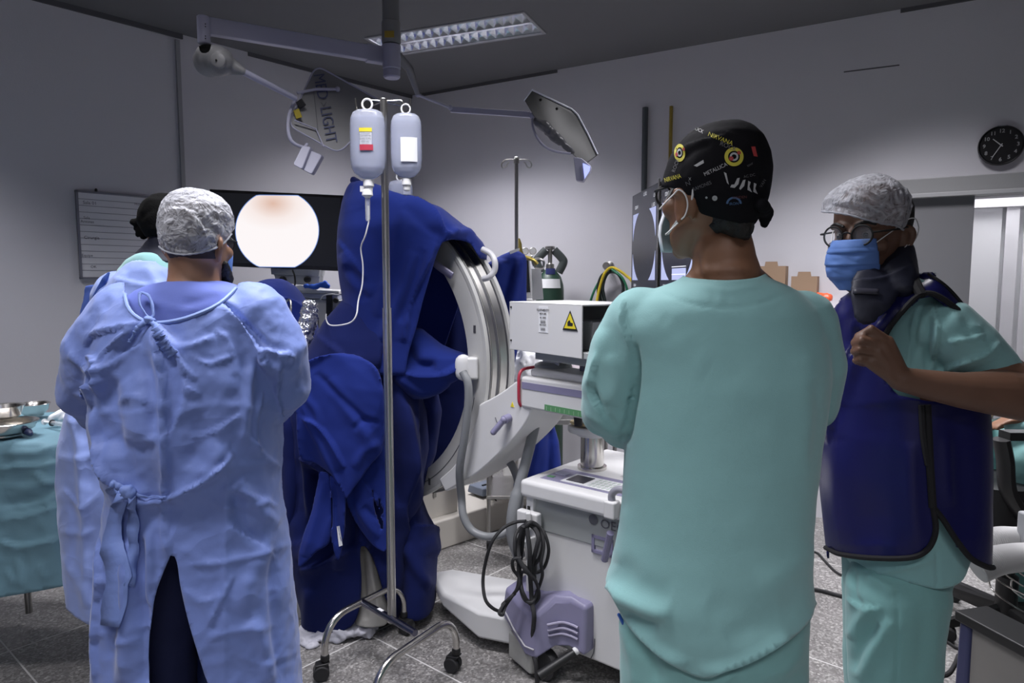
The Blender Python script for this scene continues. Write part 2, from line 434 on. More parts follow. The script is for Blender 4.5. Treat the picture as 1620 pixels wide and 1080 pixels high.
# corridor beyond the opening with a white panelled double door
m_cor = mat('corridor_paint', (.80, .81, .82), .6)
back = CORN-NR*1.5
def onC(px, py, off=0.): return hit(px, py, back+NR*off, NR)
def alongC(t, z, off=0.): return back+DR*t+NR*off+Vector((0, 0, z))
mb = MB(); wallseg(mb, back+DR*1.5, back+DR*8, NR, 0, CEIL); struct(mk('wall_corridor', mb, m_cor))
tc0 = (onC(1545, 400)-back).dot(DR)
zt = onC(1560, 330).z; zf = onC(1560, 345).z
mb = MB()
mb.prism([alongC(tc0-.35, zt), alongC(tc0+.28, zt), alongC(tc0+.28, zt+.16), alongC(tc0-.35, zt+.16)], NR*.07)   # casing head
mb.prism([alongC(tc0+.16, 0), alongC(tc0+.24, 0), alongC(tc0+.24, zt), alongC(tc0+.16, zt)], NR*.06)
struct(mk('door_frame_1', mb, m_white, bevel=.004))
mb = MB()
mb.prism([alongC(tc0-.45, 0), alongC(tc0+.14, 0), alongC(tc0+.14, zt), alongC(tc0-.45, zt)], NR*.04); struct(mk('door_2', mb, m_cor, bevel=.004))
mb = MB()
for t in (.27, .95):
    mb.prism([alongC(tc0+t, 0), alongC(tc0+t+.62, 0), alongC(tc0+t+.62, zt+.35), alongC(tc0+t, zt+.35)], NR*.03)
    mb.prism([alongC(tc0+t+.08, .98), alongC(tc0+t+.54, .98), alongC(tc0+t+.54, zt+.2), alongC(tc0+t+.08, zt+.2)], NR*.042)
    mb.prism([alongC(tc0+t+.08, .15), alongC(tc0+t+.54, .15), alongC(tc0+t+.54, .84), alongC(tc0+t+.08, .84)], NR*.042)
struct(mk('door_3', mb, m_white, bevel=.006))
# ================================================================ shared materials
m_chrome = mat('chrome', (.62, .60, .57), .22, metal=1)
m_steel = mat('brushed_steel', (.50, .49, .47), .30, metal=1, bump=.05, scale=200)
m_black = mat('black_plastic', (.012, .012, .013), .45)
m_rubber = mat('black_rubber', (.02, .02, .022), .7)
m_dev = mat('device_white', (.66, .66, .66), .42, bump=.03, scale=300)
m_dev2 = mat('device_cream', (.58, .55, .50), .5, var=.05)
m_devg = mat('device_grey', (.36, .38, .38), .5)
m_purple = mat('purple_plastic', (.23, .22, .34), .42, bump=.06, scale=90, var=.06, vscale=12)
m_hose = mat('grey_hose', (.21, .22, .23), .45)
m_boom = mat('boom_enamel', (.36, .36, .46), .42)
m_boomg = mat('boom_cover', (.19, .19, .195), .5)
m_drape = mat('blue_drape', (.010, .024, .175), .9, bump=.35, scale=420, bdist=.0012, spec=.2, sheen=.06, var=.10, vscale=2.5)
m_drape_shaded = mat('blue_drape_shaded', (.006, .012, .085), .9, bump=.35, scale=420, bdist=.0012, spec=.2, sheen=.04, var=.12, vscale=3)  # same blue cloth, shade of deep folds put into a darker colour
m_gown = mat('gown_blue', (.155, .225, .54), .62, bump=.25, scale=160, bdist=.001, sheen=.2, crinkle=.75, cscale=6)
m_gown2 = mat('gown_blue_pale', (.25, .34, .70), .62, bump=.25, scale=160, bdist=.001, sheen=.2, crinkle=.6, cscale=7)
m_under = mat('undershirt_blue', (.14, .19, .56), .8, bump=.2, scale=300, bdist=.001)
m_teal = mat('scrub_teal', (.245, .475, .475), .85, bump=.35, scale=500, bdist=.0008, sheen=.25, var=.05, vscale=5)
m_teal2 = mat('scrub_teal_pants', (.20, .42, .41), .85, bump=.35, scale=500, bdist=.0008, sheen=.2, var=.05, vscale=5)
m_table = mat('table_drape_teal', (.13, .25, .31), .75, bump=.3, scale=200, bdist=.001, crinkle=.2, cscale=7)
m_navy = mat('navy_trousers', (.012, .018, .075), .85, bump=.2, scale=300)
m_skin1 = mat('skin_brown', (.23, .115, .065), .5, bump=.12, scale=220, bdist=.001, var=.10, vscale=18, sss=.05)
m_skin2 = mat('skin_tan', (.34, .185, .115), .5, bump=.12, scale=220, bdist=.001, var=.08, vscale=18, sss=.05)
m_skin3 = mat('skin_dark', (.15, .078, .05), .5, bump=.15, scale=200, bdist=.001, var=.12, vscale=20, sss=.05)
m_hair = mat('black_hair', (.010, .009, .008), .6, bump=.8, scale=160, bdist=.004)
m_apron = mat('lead_apron_blue', (.010, .011, .085), .36, bump=.08, scale=12, bdist=.01, coat=.05, spec=.28)
m_piping = mat('black_piping', (.008, .008, .010), .85)
m_collar = mat('navy_collar', (.010, .012, .028), .6, bump=.1, scale=60)
m_maskb = mat('mask_blue', (.12, .24, .60), .75, bump=.2, scale=200, bdist=.001)
m_maskw = mat('mask_white', (.78, .83, .90), .75, bump=.2, scale=200, bdist=.001)
m_elastic = mat('white_elastic', (.75, .75, .75), .7)
m_paper = mat('white_paper', (.75, .76, .78), .8, bump=.1, scale=80)
m_yellow = mat('yellow', (.75, .62, .03), .5)
m_green = mat('label_green', (.10, .27, .12), .5)
m_red = mat('red', (.42, .03, .06), .5)
m_ink = mat('black_ink', (.01, .01, .01), .7)
m_inkg = mat('grey_ink', (.12, .12, .14), .7)
m_card = mat('cardboard', (.30, .20, .13), .85, bump=.1, scale=60)

def hairnet_mat():
    m = bpy.data.materials.new('hairnet'); m.use_nodes = True; nt = m.node_tree; N = nt.nodes; L = nt.links
    b = N['Principled BSDF']; b.inputs['Base Color'].default_value = (.56, .57, .62, 1); b.inputs['Roughness'].default_value = .7
    tc = N.new('ShaderNodeTexCoord')
    n = N.new('ShaderNodeTexNoise'); n.inputs['Scale'].default_value = 26; n.inputs['Detail'].default_value = 3; n.inputs['Distortion'].default_value = .9
    L.new(tc.outputs['Object'], n.inputs['Vector'])
    mm = N.new('ShaderNodeMix'); mm.data_type = 'VECTOR'; mm.inputs[0].default_value = .12; L.new(tc.outputs['Object'], mm.inputs[4]); L.new(n.outputs['Color'], mm.inputs[5])
    mp = N.new('ShaderNodeMapping'); mp.inputs['Scale'].default_value = (1, 1, 1.7); L.new(mm.outputs[1], mp.inputs['Vector'])
    v = N.new('ShaderNodeTexVoronoi'); v.inputs['Scale'].default_value = 42; v.feature = 'SMOOTH_F1'; L.new(mp.outputs[0], v.inputs['Vector'])
    bp = N.new('ShaderNodeBump'); bp.inputs['Strength'].default_value = .38; bp.inputs['Distance'].default_value = .02
    L.new(v.outputs['Distance'], bp.inputs['Height']); L.new(bp.outputs[0], b.inputs['Normal'])
    r = N.new('ShaderNodeMapRange'); r.inputs['From Min'].default_value = .1; r.inputs['From Max'].default_value = .75
    r.inputs['To Min'].default_value = .32; r.inputs['To Max'].default_value = .85
    L.new(v.outputs['Distance'], r.inputs['Value']); L.new(r.outputs[0], b.inputs['Alpha'])
    return m
m_net = hairnet_mat()
m_fluid = mat('infusion_bottle', (.70, .74, .88), .08, trans=.5, spec=.6, alpha=.66)
m_clearp = mat('clear_plastic', (.85, .88, .92), .15, trans=.5, alpha=.55)
m_tubing = mat('clear_tubing', (.78, .78, .80), .25, trans=.2)
# ================================================================ infusion stand in front
zb = .228
SB = WF(620, 975, zb)
st = thing('infusion_stand', (SB.x, SB.y, 0), 'tall chrome infusion stand on casters in front of the blue drape', 'infusion stand')
ztop = W(613, 153, SB.y).z
mb = MB(); mb.tube([(SB.x, SB.y, zb-.02), (SB.x, SB.y, ztop-.75)], .0165, 20); mk('pole', mb, m_steel, st, smooth=True)
mb = MB(); mb.tube([(SB.x, SB.y, ztop-.76), (SB.x, SB.y, ztop-.01)], .0135, 20); mb.ball((SB.x, SB.y, ztop-.01), (.0145, .0145, .008)); mk('upper_pole', mb, m_steel, st, smooth=True)
def onz(px, py, z): return WF(px, py, z)
# cross bar between the two arched leg tubes
BL = onz(572, 951, zb); BR = onz(657, 1001, zb)
mb = MB(); mb.tube([BL, BR], .013, 14); mk('cross_bar', mb, mat('dark_chrome', (.18, .18, .24), .25, metal=1), st, smooth=True)
mb = MB(); mb.box((BL*.62+BR*.38)+Vector((0, -.004, .014)), (.03, .012, .002), Matrix.Rotation(math.atan2((BR-BL).y, (BR-BL).x), 3, 'Z')); mk('sticker', mb, m_paper, st)
def leg(p1, top, p2, c1, c2, name='leg'):
    """arched tube: caster c1 up, along, down to caster c2"""
    P = [Vector((c1.x, c1.y, .085)), Vector((c1.x, c1.y, zb-.10))]
    d = (c2-c1).normalized()
    A = Vector((c1.x, c1.y, zb)); B = Vector((c2.x, c2.y, zb)); r = .11
    for k in range(1, 8):
        t = k/8*PI/2; P.append(Vector((c1.x, c1.y, zb-.11))+d*r*(1-math.cos(t))+Vector((0, 0, r*math.sin(t))))
    P.append(A+d*r)
    P.append(B-d*r)
    for k in range(1, 8):
        t = k/8*PI/2; P.append(B-d*r+d*r*math.sin(t)+Vector((0, 0, -r*(1-math.cos(t)))))
    P += [Vector((c2.x, c2.y, zb-.11)), Vector((c2.x, c2.y, .085))]
    m = MB(); m.tube(P, .0135, 16); return mk(name, m, m_chrome, st, smooth=True)
def caster(c, ang, parent):
    c = Vector((c.x, c.y, 0)); d = Vector((math.cos(ang), math.sin(ang), 0)); n = Vector((-d.y, d.x, 0))
    h = MB(); h.lathe(c+Vector((0, 0, .075)), [(.012, -.01), (.017, 0), (.017, .018), (.011, .024)], 14)
    h.prism([c+n*-.02+d*.018+Vector((0, 0, .07)), c+n*-.02+d*-.035+Vector((0, 0, .065)), c+n*-.02+d*-.045+Vector((0, 0, .03)), c+n*-.02+d*.0+Vector((0, 0, .05))], n*.04)
    hood = mk('caster', h, m_black, parent, bevel=.004)
    for s in (-1, 1):
        w = MB(); w.lathe(c+d*-.015+Vector((0, 0, .03))+n*s*.014, [(.004, -.010), (.026, -.010), (.030, -.006), (.030, .006), (.026, .010), (.004, .010)], 22, axis=n)
        mk('wheel', w, m_rubber, hood, smooth=True)
dBR = (BR-BL).normalized()
C1 = WF(515, 1073); C2 = WF(640, 1000)
C3 = WF(592, 1165); C4 = WF(722, 1062)
leg(None, None, None, C1, C2); leg(None, None, None, C3, C4)
for c, a in ((C1, .3), (C2, 2.5), (C3, 1.2), (C4, -.4)): caster(c, a, st)
# hooks
zh = W(613, 160, SB.y).z
def hook(dx, dy, sgn, py):
    e = Vector((SB.x+dx, SB.y+dy, zh))
    s = Vector((SB.x, SB.y, zh)); P = [s, s*.3+e*.7, e, e+Vector((sgn*.008, -.0, -.008)), e+Vector((sgn*.01, 0, -.03)), e+Vector((sgn*.014, 0, -.046)), e+Vector((sgn*.024, 0, -.05)), e+Vector((sgn*.03, 0, -.035)), e+Vector((sgn*.034, 0, .005))]
    m = MB(); m.tube(spline3(P, 4), .0028, 8); mk('hook', m, m_chrome, st, smooth=True); return e+Vector((sgn*.018, 0, -.047))
h1 = hook(-.062, -.02, -1, 160); h2 = hook(.062, -.01, 1, 160); h3 = hook(-.05, .06, -1, 160); h4 = hook(.05, .06, 1, 160)

def bottle(cx, ytop, ybot, halfpx, Y, label, net=True, red=True):
    """soft plastic infusion bottle hanging neck down"""
    t = W(cx, ytop, Y); b_ = W(cx, ybot, Y); h = t.z-b_.z; r = halfpx/FPX*Y*.985
    base = thing('infusion_bottle', (t.x, Y, b_.z), label, 'infusion bottle')
    prof = [(.15, 0), (.17, .02), (.19, .05), (.5, .075), (.80, .13), (.94, .20), (1.0, .32), (1.0, .62), (.985, .80), (.95, .88), (.82, .955), (.62, .985), (.25, 1.0)]
    pr = []
    for i in range(len(prof)-1):
        for k in range(4):
            a = k/4; pr.append((prof[i][0]*(1-a)+prof[i+1][0]*a, prof[i][1]*(1-a)+prof[i+1][1]*a))
    pr.append(prof[-1])
    m = MB(); R = []
    for q, z in pr: R.append([Vector((t.x+r*q*math.copysign(abs(math.cos(2*PI*k/32))**.85, math.cos(2*PI*k/32)), Y+r*.62*q*math.sin(2*PI*k/32), b_.z+h*z)) for k in range(32)])
    m.rings(R); mk('bottle_body', m, m_fluid, base, smooth=True, angle=0)
    m = MB(); R = []                               # liquid inside
    for q, z in pr:
        if .03 < z < .9: R.append([Vector((t.x+r*.95*q*math.cos(2*PI*k/28), Y+r*.56*q*math.sin(2*PI*k/28), b_.z+h*z)) for k in range(28)])
    m.rings(R); mk('liquid', m, mat('saline', (.62, .66, .82), .1, trans=.65), base, smooth=True)
    m = MB(); m.tube([Vector((t.x+r*.28*math.sin(a), Y, t.z+r*.30-r*.3*math.cos(a)-.002)) for a in [2*PI*k/14 for k in range(15)]], r*.06, 8)
    mk('hanging_loop', m, m_elastic, base, smooth=True)
    m = MB(); m.lathe((t.x, Y, b_.z), [(r*.20, .012), (r*.30, .008), (r*.31, -.012), (r*.24, -.016), (r*.22, -.03), (r*.12, -.034)], 20); mk('port_cap', m, m_elastic, base, smooth=True)
    return base, t, b_, r, h
Yb = SB.y-.03
B1, t1, bb1, r1, hh1 = bottle(581, 173, 289, 28, h1.y, 'clear infusion bottle with yellow and red stickers hanging left of the pole')
B2, t2, bb2, r2, hh2 = bottle(642, 179, 287, 24.5, h2.y, 'clear infusion bottle with a blank white label hanging right of the pole')
def front_label(nm, B, Y, x0, y0, x1, y1, m, off, parent):
    """label wrapped on the bottle front"""
    a = W(x0, y0, Y); c = W(x1, y1, Y); mbx = MB(); R = []
    cx = B[1].x; r = B[3]
    for zz in (c.z, a.z):
        R.append([Vector((a.x+(c.x-a.x)*k/8, Y-r*.62*math.sqrt(max(.02, 1-((a.x+(c.x-a.x)*k/8-cx)/(r*1.02))**2))-off, zz)) for k in range(9)])
    mbx.rings(R, closed=False, cap=False); return mk(nm, mbx, m, parent)
Q1 = (B1, t1, bb1, r1); Q2 = (B2, t2, bb2, r2)
lp = front_label('paper_label', Q1, h1.y, 573, 208, 592, 236, mat('label_grey', (.52, .54, .60), .6), .003, B1)
front_label('yellow_sticker', Q1, h1.y, 572, 206, 592, 212, m_yellow, .004, B1)
front_label('red_sticker', Q1, h1.y, 573, 232, 594, 241, m_red, .004, B1)
front_label('paper_label', Q2, h2.y, 636, 220, 662, 258, m_paper, .003, B2)
p0 = W(582, 222, h1.y); 
for k, (tx, py, s) in enumerate((('Solucao', 214.5, .011), ('Cloreto de', 219, .009), ('Sodio 0,9%', 223.5, .009), ('500 mL', 228, .009))):
    q = W(582, py, h1.y); lettering('print', tx, Vector((q.x, h1.y-r1*.62-.0042, q.z)), (1, 0, 0), (0, 0, 1), s, m_inkg, lp)
# drip chamber and line of the left bottle
zc = bb1.z-.034; x1, y1 = bb1.x, h1.y
m = MB(); m.lathe((x1, y1, zc), [(.011, .012), (.018, .006), (.020, -.010), (.012, -.016), (.009, -.02)], 16)
m.box((x1-.016, y1, zc+.012), (.018, .012, .02)); mk('spike', m, m_elastic, B1, smooth=True)
m = MB(); m.lathe((x1, y1, zc-.02), [(.009, 0), (.0095, -.01), (.0085, -.075), (.005, -.082)], 16); mk('drip_chamber', m, m_clearp, B1, smooth=True)
P = [W(582.5, 325, y1), W(584, 345, y1), W(578, 372, y1), W(571, 392, y1+.02), W(574, 420, y1+.03), W(573, 450, y1+.03), W(567, 475, y1+.02), W(564, 497, y1), W(556, 509, y1), W(540, 514, y1+.02), W(522, 514, y1+.1), W(516, 505, y1+.3), W(516, 497, y1+.5)]
P = [Vector((x1, y1, zc-.10))]+P
m = MB(); m.tube(spline3(P, 8), .0028, 8); mk('drip_line', m, m_tubing, B1, smooth=True)
# a third bottle hanging behind
B3, t3, bb3, r3, hh3 = bottle(633, 285, 350, 20, 2.80, 'small clear bottle with a red stripe behind the right bottle')
Q3 = (B3, t3, bb3, r3); front_label('red_sticker', Q3, 2.80, 640, 311, 652, 317, m_red, .003, B3); front_label('paper_label', Q3, 2.80, 640, 297, 651, 309, mat('label_grey2', (.4, .42, .5), .6), .003, B3)
m = MB(); m.tube([Vector((t3.x, 2.80, t3.z+.012)), Vector((h4.x, h4.y+.01, h4.z-.002))], .0015, 6); mk('hanging_cord', m, m_elastic, B3)
m = MB()

# second stand at the back, by the right wall
S2 = W(817, 400, 4.3); S2.z = 0
s2 = thing('infusion_stand', S2, 'slim infusion stand with curled hooks near the back wall', 'infusion stand')
zt2 = W(818, 250, 4.3).z
m = MB(); m.tube([S2+Vector((0, 0, .12)), S2+Vector((0, 0, 1.2))], .014, 14); m.tube([S2+Vector((0, 0, 1.2)), S2+Vector((0, 0, zt2))], .0115, 14); mk('pole', m, m_steel, s2, smooth=True)
m = MB(); m.ball(S2+Vector((0, 0, zt2)), (.016, .016, .01)); m.lathe(S2+Vector((0, 0, zt2-.012)), [(.018, -.02), (.018, .006)], 12); mk('hook_hub', m, m_steel, s2, smooth=True)
for s in (-1, 1):
    c = S2+Vector((0, 0, zt2-.012)); P = [c, c+Vector((s*.04, 0, .004)), c+Vector((s*.075, 0, -.002)), c+Vector((s*.092, 0, -.025)), c+Vector((s*.085, 0, -.045)), c+Vector((s*.066, 0, -.04)), c+Vector((s*.055, 0, -.02)), c+Vector((s*.045, 0, -.012))]
    m = MB(); m.tube(spline3(P, 5), .004, 8); mk('hook', m, m_steel, s2, smooth=True)
for k in range(4):
    a = k*PI/2+.4; e = S2+Vector((math.cos(a)*.27, math.sin(a)*.27, .07)); m = MB(); m.tube([S2+Vector((0, 0, .13)), e], .012, 10); l = mk('leg', m, m_steel, s2, smooth=True)
    m = MB(); m.lathe(e+Vector((0, 0, -.04)), [(.006, -.012), (.03, -.012), (.03, .012), (.006, .012)], 16, axis=(math.sin(a), math.cos(a), 0)); mk('wheel', m, m_rubber, s2, smooth=True)

# ================================================================ ceiling luminaire with mirrored louvre
fa = WF(582, 60, CEIL); fb = WF(826, 20, CEIL); fc = WF(770, 1, CEIL)
def ceil_at(px, py): return WF(px, py, CEIL)
u = (fb-fa).normalized(); v = Vector((-u.y, u.x, 0)); Lf = (fb-fa).length; wf = .34
lt = thing('ceiling_light', fa+u*Lf/2+v*wf/2, 'long recessed louvred fluorescent light in the ceiling above the lamp boom', 'ceiling light')
m_tray = mat('tray_enamel', (.45, .45, .47), .4); m_mirror = mat('mirror_louvre', (.85, .85, .88), .17, metal=1)
def fp(a, b, z): return fa+u*a+v*b+Vector((0, 0, z))
m = MB()
for (a0, b0, a1, b1) in ((-.02, -.02, Lf+.02, 0), (-.02, wf, Lf+.02, wf+.02), (-.02, 0, 0, wf), (Lf, 0, Lf+.02, wf)):
    m.prism([fp(a0, b0, -.008), fp(a1, b0, -.008), fp(a1, b1, -.008), fp(a0, b1, -.008)], (0, 0, .010))
mk('rim', m, m_trimg, lt, bevel=.002)
m = MB(); m.prism([fp(0, 0, .085), fp(Lf, 0, .085), fp(Lf, wf, .085), fp(0, wf, .085)], (0, 0, .01)); mk('housing', m, m_tray, lt)
N_ = 17
for r in (0, 1):
    b0 = .012+r*wf/2; b1 = b0+wf/2-.024; bc = (b0+b1)/2
    m = MB()
    for s, bb in ((1, b0), (-1, b1)):
        m.rings([[fp(a, bb+s*q, z) for q, z in ((0, .0), (.010, .02), (.024, .045), (.045, .07))] for a in (0, Lf)], closed=False, cap=False)
    mk('reflector', m, m_mirror, lt)
    m = MB()
    for k in range(0, N_+1):
        a = Lf*k/N_; R = []
        for bb in (b0+.003, bc, b1-.003): R.append([fp(a-.006, bb, .046), fp(a, bb, .0), fp(a+.006, bb, .046)])
        m.rings(R, closed=True, cap=True)
    mk('louvre', m, m_mirror, lt)
    m = MB(); m.tube([fp(.03, bc, .058), fp(Lf-.03, bc, .058)], .009, 12)
    mk('fluorescent_tube', m, mat('lit_tube', (.9, .9, .95), .4, emit=(.88, .90, 1), estr=42), lt, smooth=True)

# ================================================================ surgical lamp boom
BY = 3.0
bc = W(619, 60, BY); bm_ = thing('surgical_lamp_boom', (bc.x, BY, CEIL), 'ceiling-hung double surgical lamp boom with two flat lamp heads on jointed arms', 'surgical lamp')
def zat(py, Y=BY, px=619): return W(px, py, Y).z
m = MB(); m.lathe((bc.x, BY, 0), [(.036, zat(35)), (.036, CEIL)], 28); m.lathe((bc.x, BY, CEIL-.06), [(.09, .0), (.12, .03), (.12, .06)], 28)
mk('ceiling_column', m, m_boomg, bm_, smooth=True)
m = MB(); m.lathe((bc.x, BY, 0), [(.038, zat(70)), (.040, zat(70)+.004), (.040, zat(36)), (.037, zat(35))], 28); mk('upper_hub', m, m_boomg, bm_, smooth=True)
m = MB(); m.lathe((bc.x, BY, 0), [(.030, zat(124)), (.035, zat(122)), (.036, zat(112)), (.034, zat(111)), (.038, zat(109)), (.040, zat(73)), (.037, zat(72))], 28); mk('lower_hub', m, m_boom, bm_, smooth=True)
a = W(616, 54, BY-.041); m = MB(); m.box(a, (.04, .003, .026)); mk('warning_label', m, mat('ochre_label', (.35, .24, .03), .6), bm_)
# left beam
YL = 2.64; zbm = (zat(76)+zat(100))/2; e = W(322, 42, YL); e.z = zbm
s = Vector((bc.x, BY, zbm)); d = (e-s).normalized()
m = MB(); m.prism([s+d*.03+Vector((0, 0, -.031)), e+Vector((0, 0, -.031)), e+Vector((0, 0, .031)), s+d*.03+Vector((0, 0, .031))], d.cross(Vector((0, 0, 1)))*.035)
mk('beam', m, m_boom, bm_, bevel=.004)
m = MB(); m.prism([s+d*.02+Vector((0, 0, -.035)), s+d*.105+Vector((0, 0, -.035)), s+d*.105+Vector((0, 0, .035)), s+d*.02+Vector((0, 0, .035))], d.cross(Vector((0, 0, 1)))*.04)
mk('beam_socket', m, m_boom, bm_, bevel=.004)
zt_, zb_ = W(322, 26, YL).z, W(322, 70, YL).z
m = MB(); m.lathe((e.x, YL, 0), [(.020, zb_), (.023, zb_+.003), (.023, zt_-.003), (.020, zt_)], 24); mk('spindle', m, m_boom, bm_, smooth=True)
for py in (38, 42, 57, 61):
    m = MB(); q = W(325, py, YL-.024); m.ball(q, .0022, 8, 6); mk('screw', m, m_ink, bm_)
# rounded joint housing and spring arm down to the first head
HC = W(338, 98, YL-.03)
m = MB(); m.caps([W(330, 98, YL+.03), W(345, 96, YL-.03)], [.056, .056], 22); m.caps([W(330, 92, YL), W(362, 103, YL), W(384, 113, YL)], [.05, .036, .016], 20)
me = remesh(m, .005, 6); cut(me, curve2([(312, 60), (316, 80), (322, 84), (330, 82), (334, 72), (332, 55)], 12), 'front', snap=3)
o = finish(me, 'joint_housing', m_boomg, bm_)
m = MB(); m.lathe(W(344, 94, YL-.085), [(.002, 0), (.020, 0), (.026, .004), (.028, .02)], 26, axis=(-.15, 1, 0)); mk('joint_cap', m, m_boomg, o, smooth=True)
m = MB(); m.ball(W(342, 95, YL-.088), .004, 8, 6); mk('screw', m, m_ink, o)
a = W(384, 113, YL); b = W(468, 156, 2.80)
m = MB(); m.tube([a, b], [.013, .011], 16); mk('spring_arm', m, m_boom, bm_, smooth=True)
# first head: flat rounded diamond seen from its back, lettered
HY = 2.88
def hp(px, py, off=0.0):       # the head leans: upper right corner farther away
    Y = HY+(px-500)*.0012+(py-175)*-.0008+off
    return W(px, py, Y)
corners = [(500, 103), (612, 165), (536, 243), (455, 198)]
def rounded(cs, r=.22, n=6):
    out = []; k = len(cs)
    for i in range(k):
        p = np.array(cs[i], float); a = np.array(cs[i-1], float); b = np.array(cs[(i+1) % k], float)
        s_ = p+(a-p)/np.linalg.norm(a-p)*r; e_ = p+(b-p)/np.linalg.norm(b-p)*r
        for j in range(n+1):
            t = j/n; out.append(tuple((1-t)**2*s_+2*t*(1-t)*p+t*t*e_))
    return out
poly = rounded(corners, 16)
m = MB(); m.prism([hp(x, y) for x, y in poly], (0, .028, .004)); hd = mk('lamp_head', m, m_boomg, bm_, bevel=.004); hd['label'] = 'flat diamond-shaped lamp head lettered on its back'
m = MB(); ring = [hp(x, y, -.001) for x, y in poly]; m.tube(ring+[ring[0]], .0035, 8); mk('edge_trim', m, m_boom, hd, smooth=True)
o0 = hp(516, 172, -.003); ux = (hp(523, 215, -.003)-hp(508, 135, -.003)).normalized(); nn = (hp(500, 150)-hp(530, 150)).cross(hp(500, 150)-hp(500, 200)); uy = (hp(530, 170)-hp(500, 175)).normalized()
lettering('lettering', 'MED', hp(507, 137, -.0045), ux, uy, .068, mat('blue_ink', (.05, .06, .13), .6), hd, bold=0, sx=.84)
lettering('lettering', 'LIGHT', hp(519, 197, -.0045), ux, uy, .068, mat('blue_ink', (.05, .06, .13), .6), hd, bold=0, sx=.84)
m = MB()
for (x, y) in ((506, 161),):
    c = hp(512, 168, -.005)
m.tube([hp(508, 162, -.005), hp(512, 168, -.005), hp(516, 161, -.005)], .0012, 5); mk('small_mark', m, m_inkg, hd)
m = MB(); m.tube([hp(496, 140, -.004), hp(503, 206, -.004)], .0012, 6); mk('tagline', m, m_inkg, hd)
m = MB(); m.tube([hp(470, 147, -.01), hp(500, 141, -.012), hp(533, 141, -.012)], .006, 10); m.ball(hp(534, 141, -.012), .011); mk('mounting_bar', m, m_boom, hd, smooth=True)
m = MB(); m.tube(spline3([hp(468, 156, -.01), hp(458, 180, -.02), hp(456, 205, -.02), hp(462, 224, -.02), hp(480, 233, -.01), hp(486, 228, 0)], 6), .007, 10); mk('yoke', m, m_boom, hd, smooth=True)
m = MB(); m.tube([hp(466, 190, -.02), hp(500, 204, -.01), hp(512, 232, -.004)], .003, 6); mk('cable', m, m_boom, hd, smooth=True)
m = MB(); m.box(hp(471, 180, -.018), (.024, .006, .035), Matrix.Rotation(-.35, 3, 'Y')); mk('warning_label', m, mat('ochre_label2', (.42, .33, .03), .6), hd)
m = MB(); m.box(hp(476, 164, -.018), (.03, .012, .03), Matrix.Rotation(-.6, 3, 'Y')); mk('bracket', m, m_black, hd, bevel=.003)
m = MB(); m.prism([hp(x, y, -.02) for x, y in rounded([(478, 230), (492, 232), (478, 268), (463, 260)], 4)], (0, .05, 0)); m.prism([hp(x, y, 0) for x, y in rounded([(487, 236), (510, 245), (493, 276), (474, 266)], 4)], (0, .04, 0)); mk('control_box', m, m_boom, hd, bevel=.004)
# right-hand arm and second head
a = Vector((bc.x+.02, BY, zat(85))); j1 = W(661, 150, 3.15); j2 = W(712, 170, 3.3); j3 = W(839, 178, 3.35)
m = MB(); m.tube([a, W(648, 110, 3.08), j1], [.020, .018, .010], 14); mk('right_beam', m, m_boomg, bm_, smooth=True)
m = MB(); m.tube([j1, j2], .0065, 12); m.ball(j1, .011); m.ball(j2, .012); mk('link_arm', m, m_boom, bm_, smooth=True)
m = MB(); m.prism([j2+Vector((0, 0, -.02)), j3+Vector((0, 0, -.022)), j3+Vector((0, 0, .006)), j2+Vector((0, 0, .006))], (0, .02, 0)); mk('light_arm', m, m_boom, bm_, bevel=.003)
J3 = W(842, 183, 3.35); m = MB(); m.ball(J3, .016); mk('joint_ball', m, m_boom, bm_, smooth=True)
m = MB()
back = [(829, 158), (841, 142), (905, 174), (915, 184), (945, 245), (930, 257), (925, 260), (870, 215), (848, 190)]
def gp(px, py):
    Y = 3.32+(px-829)*.0016-(py-142)*.0007; return W(px, py, Y)
m.prism([gp(x, y) for x, y in back], Vector((.012, .035, .010))); h2_ = mk('lamp_head', m, mat('lamp_shell_grey', (.065, .065, .065), .4), bm_, bevel=.004); h2_['label'] = 'flat lamp head tilted down at the right end'
m = MB(); m.tube([gp(x, y)+Vector((0, -.003, 0)) for x, y in ((841, 142), (868, 155), (905, 173), (914, 182), (930, 212), (945, 244))], .0045, 8); mk('edge_trim', m, mat('edge_bright', (.75, .76, .85), .3), h2_, smooth=True)
m = MB(); m.tube([gp(829, 159), gp(841, 143)], .0035, 8); mk('edge_trim', m, mat('edge_bright', (.7, .7, .8), .3), h2_, smooth=True)
for x, y in ((855, 158), (881, 172)):
    m = MB(); m.ball(gp(x, y)+Vector((0, -.002, 0)), (.007, .004, .006)); mk('screw', m, m_ink, h2_)
m = MB(); m.caps([gp(848, 190), gp(868, 205), gp(905, 240)], [.012, .03, .012], 14); me = remesh(m, .006, 3); wrinkle(me, .012, 18, 3, seed=3); finish(me, 'cable_cover', mat('dark_grey_cover', (.09, .09, .10), .4), h2_)
m = MB(); m.tube(spline3([J3, W(843, 200, 3.33), W(850, 218, 3.31), W(862, 232, 3.3), W(880, 240, 3.3), W(903, 243, 3.3)], 6), .006, 10); mk('yoke', m, m_boom, h2_, smooth=True)
m = MB(); m.prism([W(x, y, 3.28) for x, y in ((907, 248), (920, 250), (935, 262), (934, 270), (922, 287), (911, 285))], (.01, .05, 0)); cb = mk('control_box', m, m_boom, h2_, bevel=.004)
m = MB(); m.prism([W(x, y, 3.275) for x, y in ((922, 258), (934, 263), (933, 270), (925, 283))], (.0, .004, 0)); mk('screen', m, mat('blue_glow', (.5, .6, 1), .4, emit=(.45, .5, 1), estr=.9), h2_)
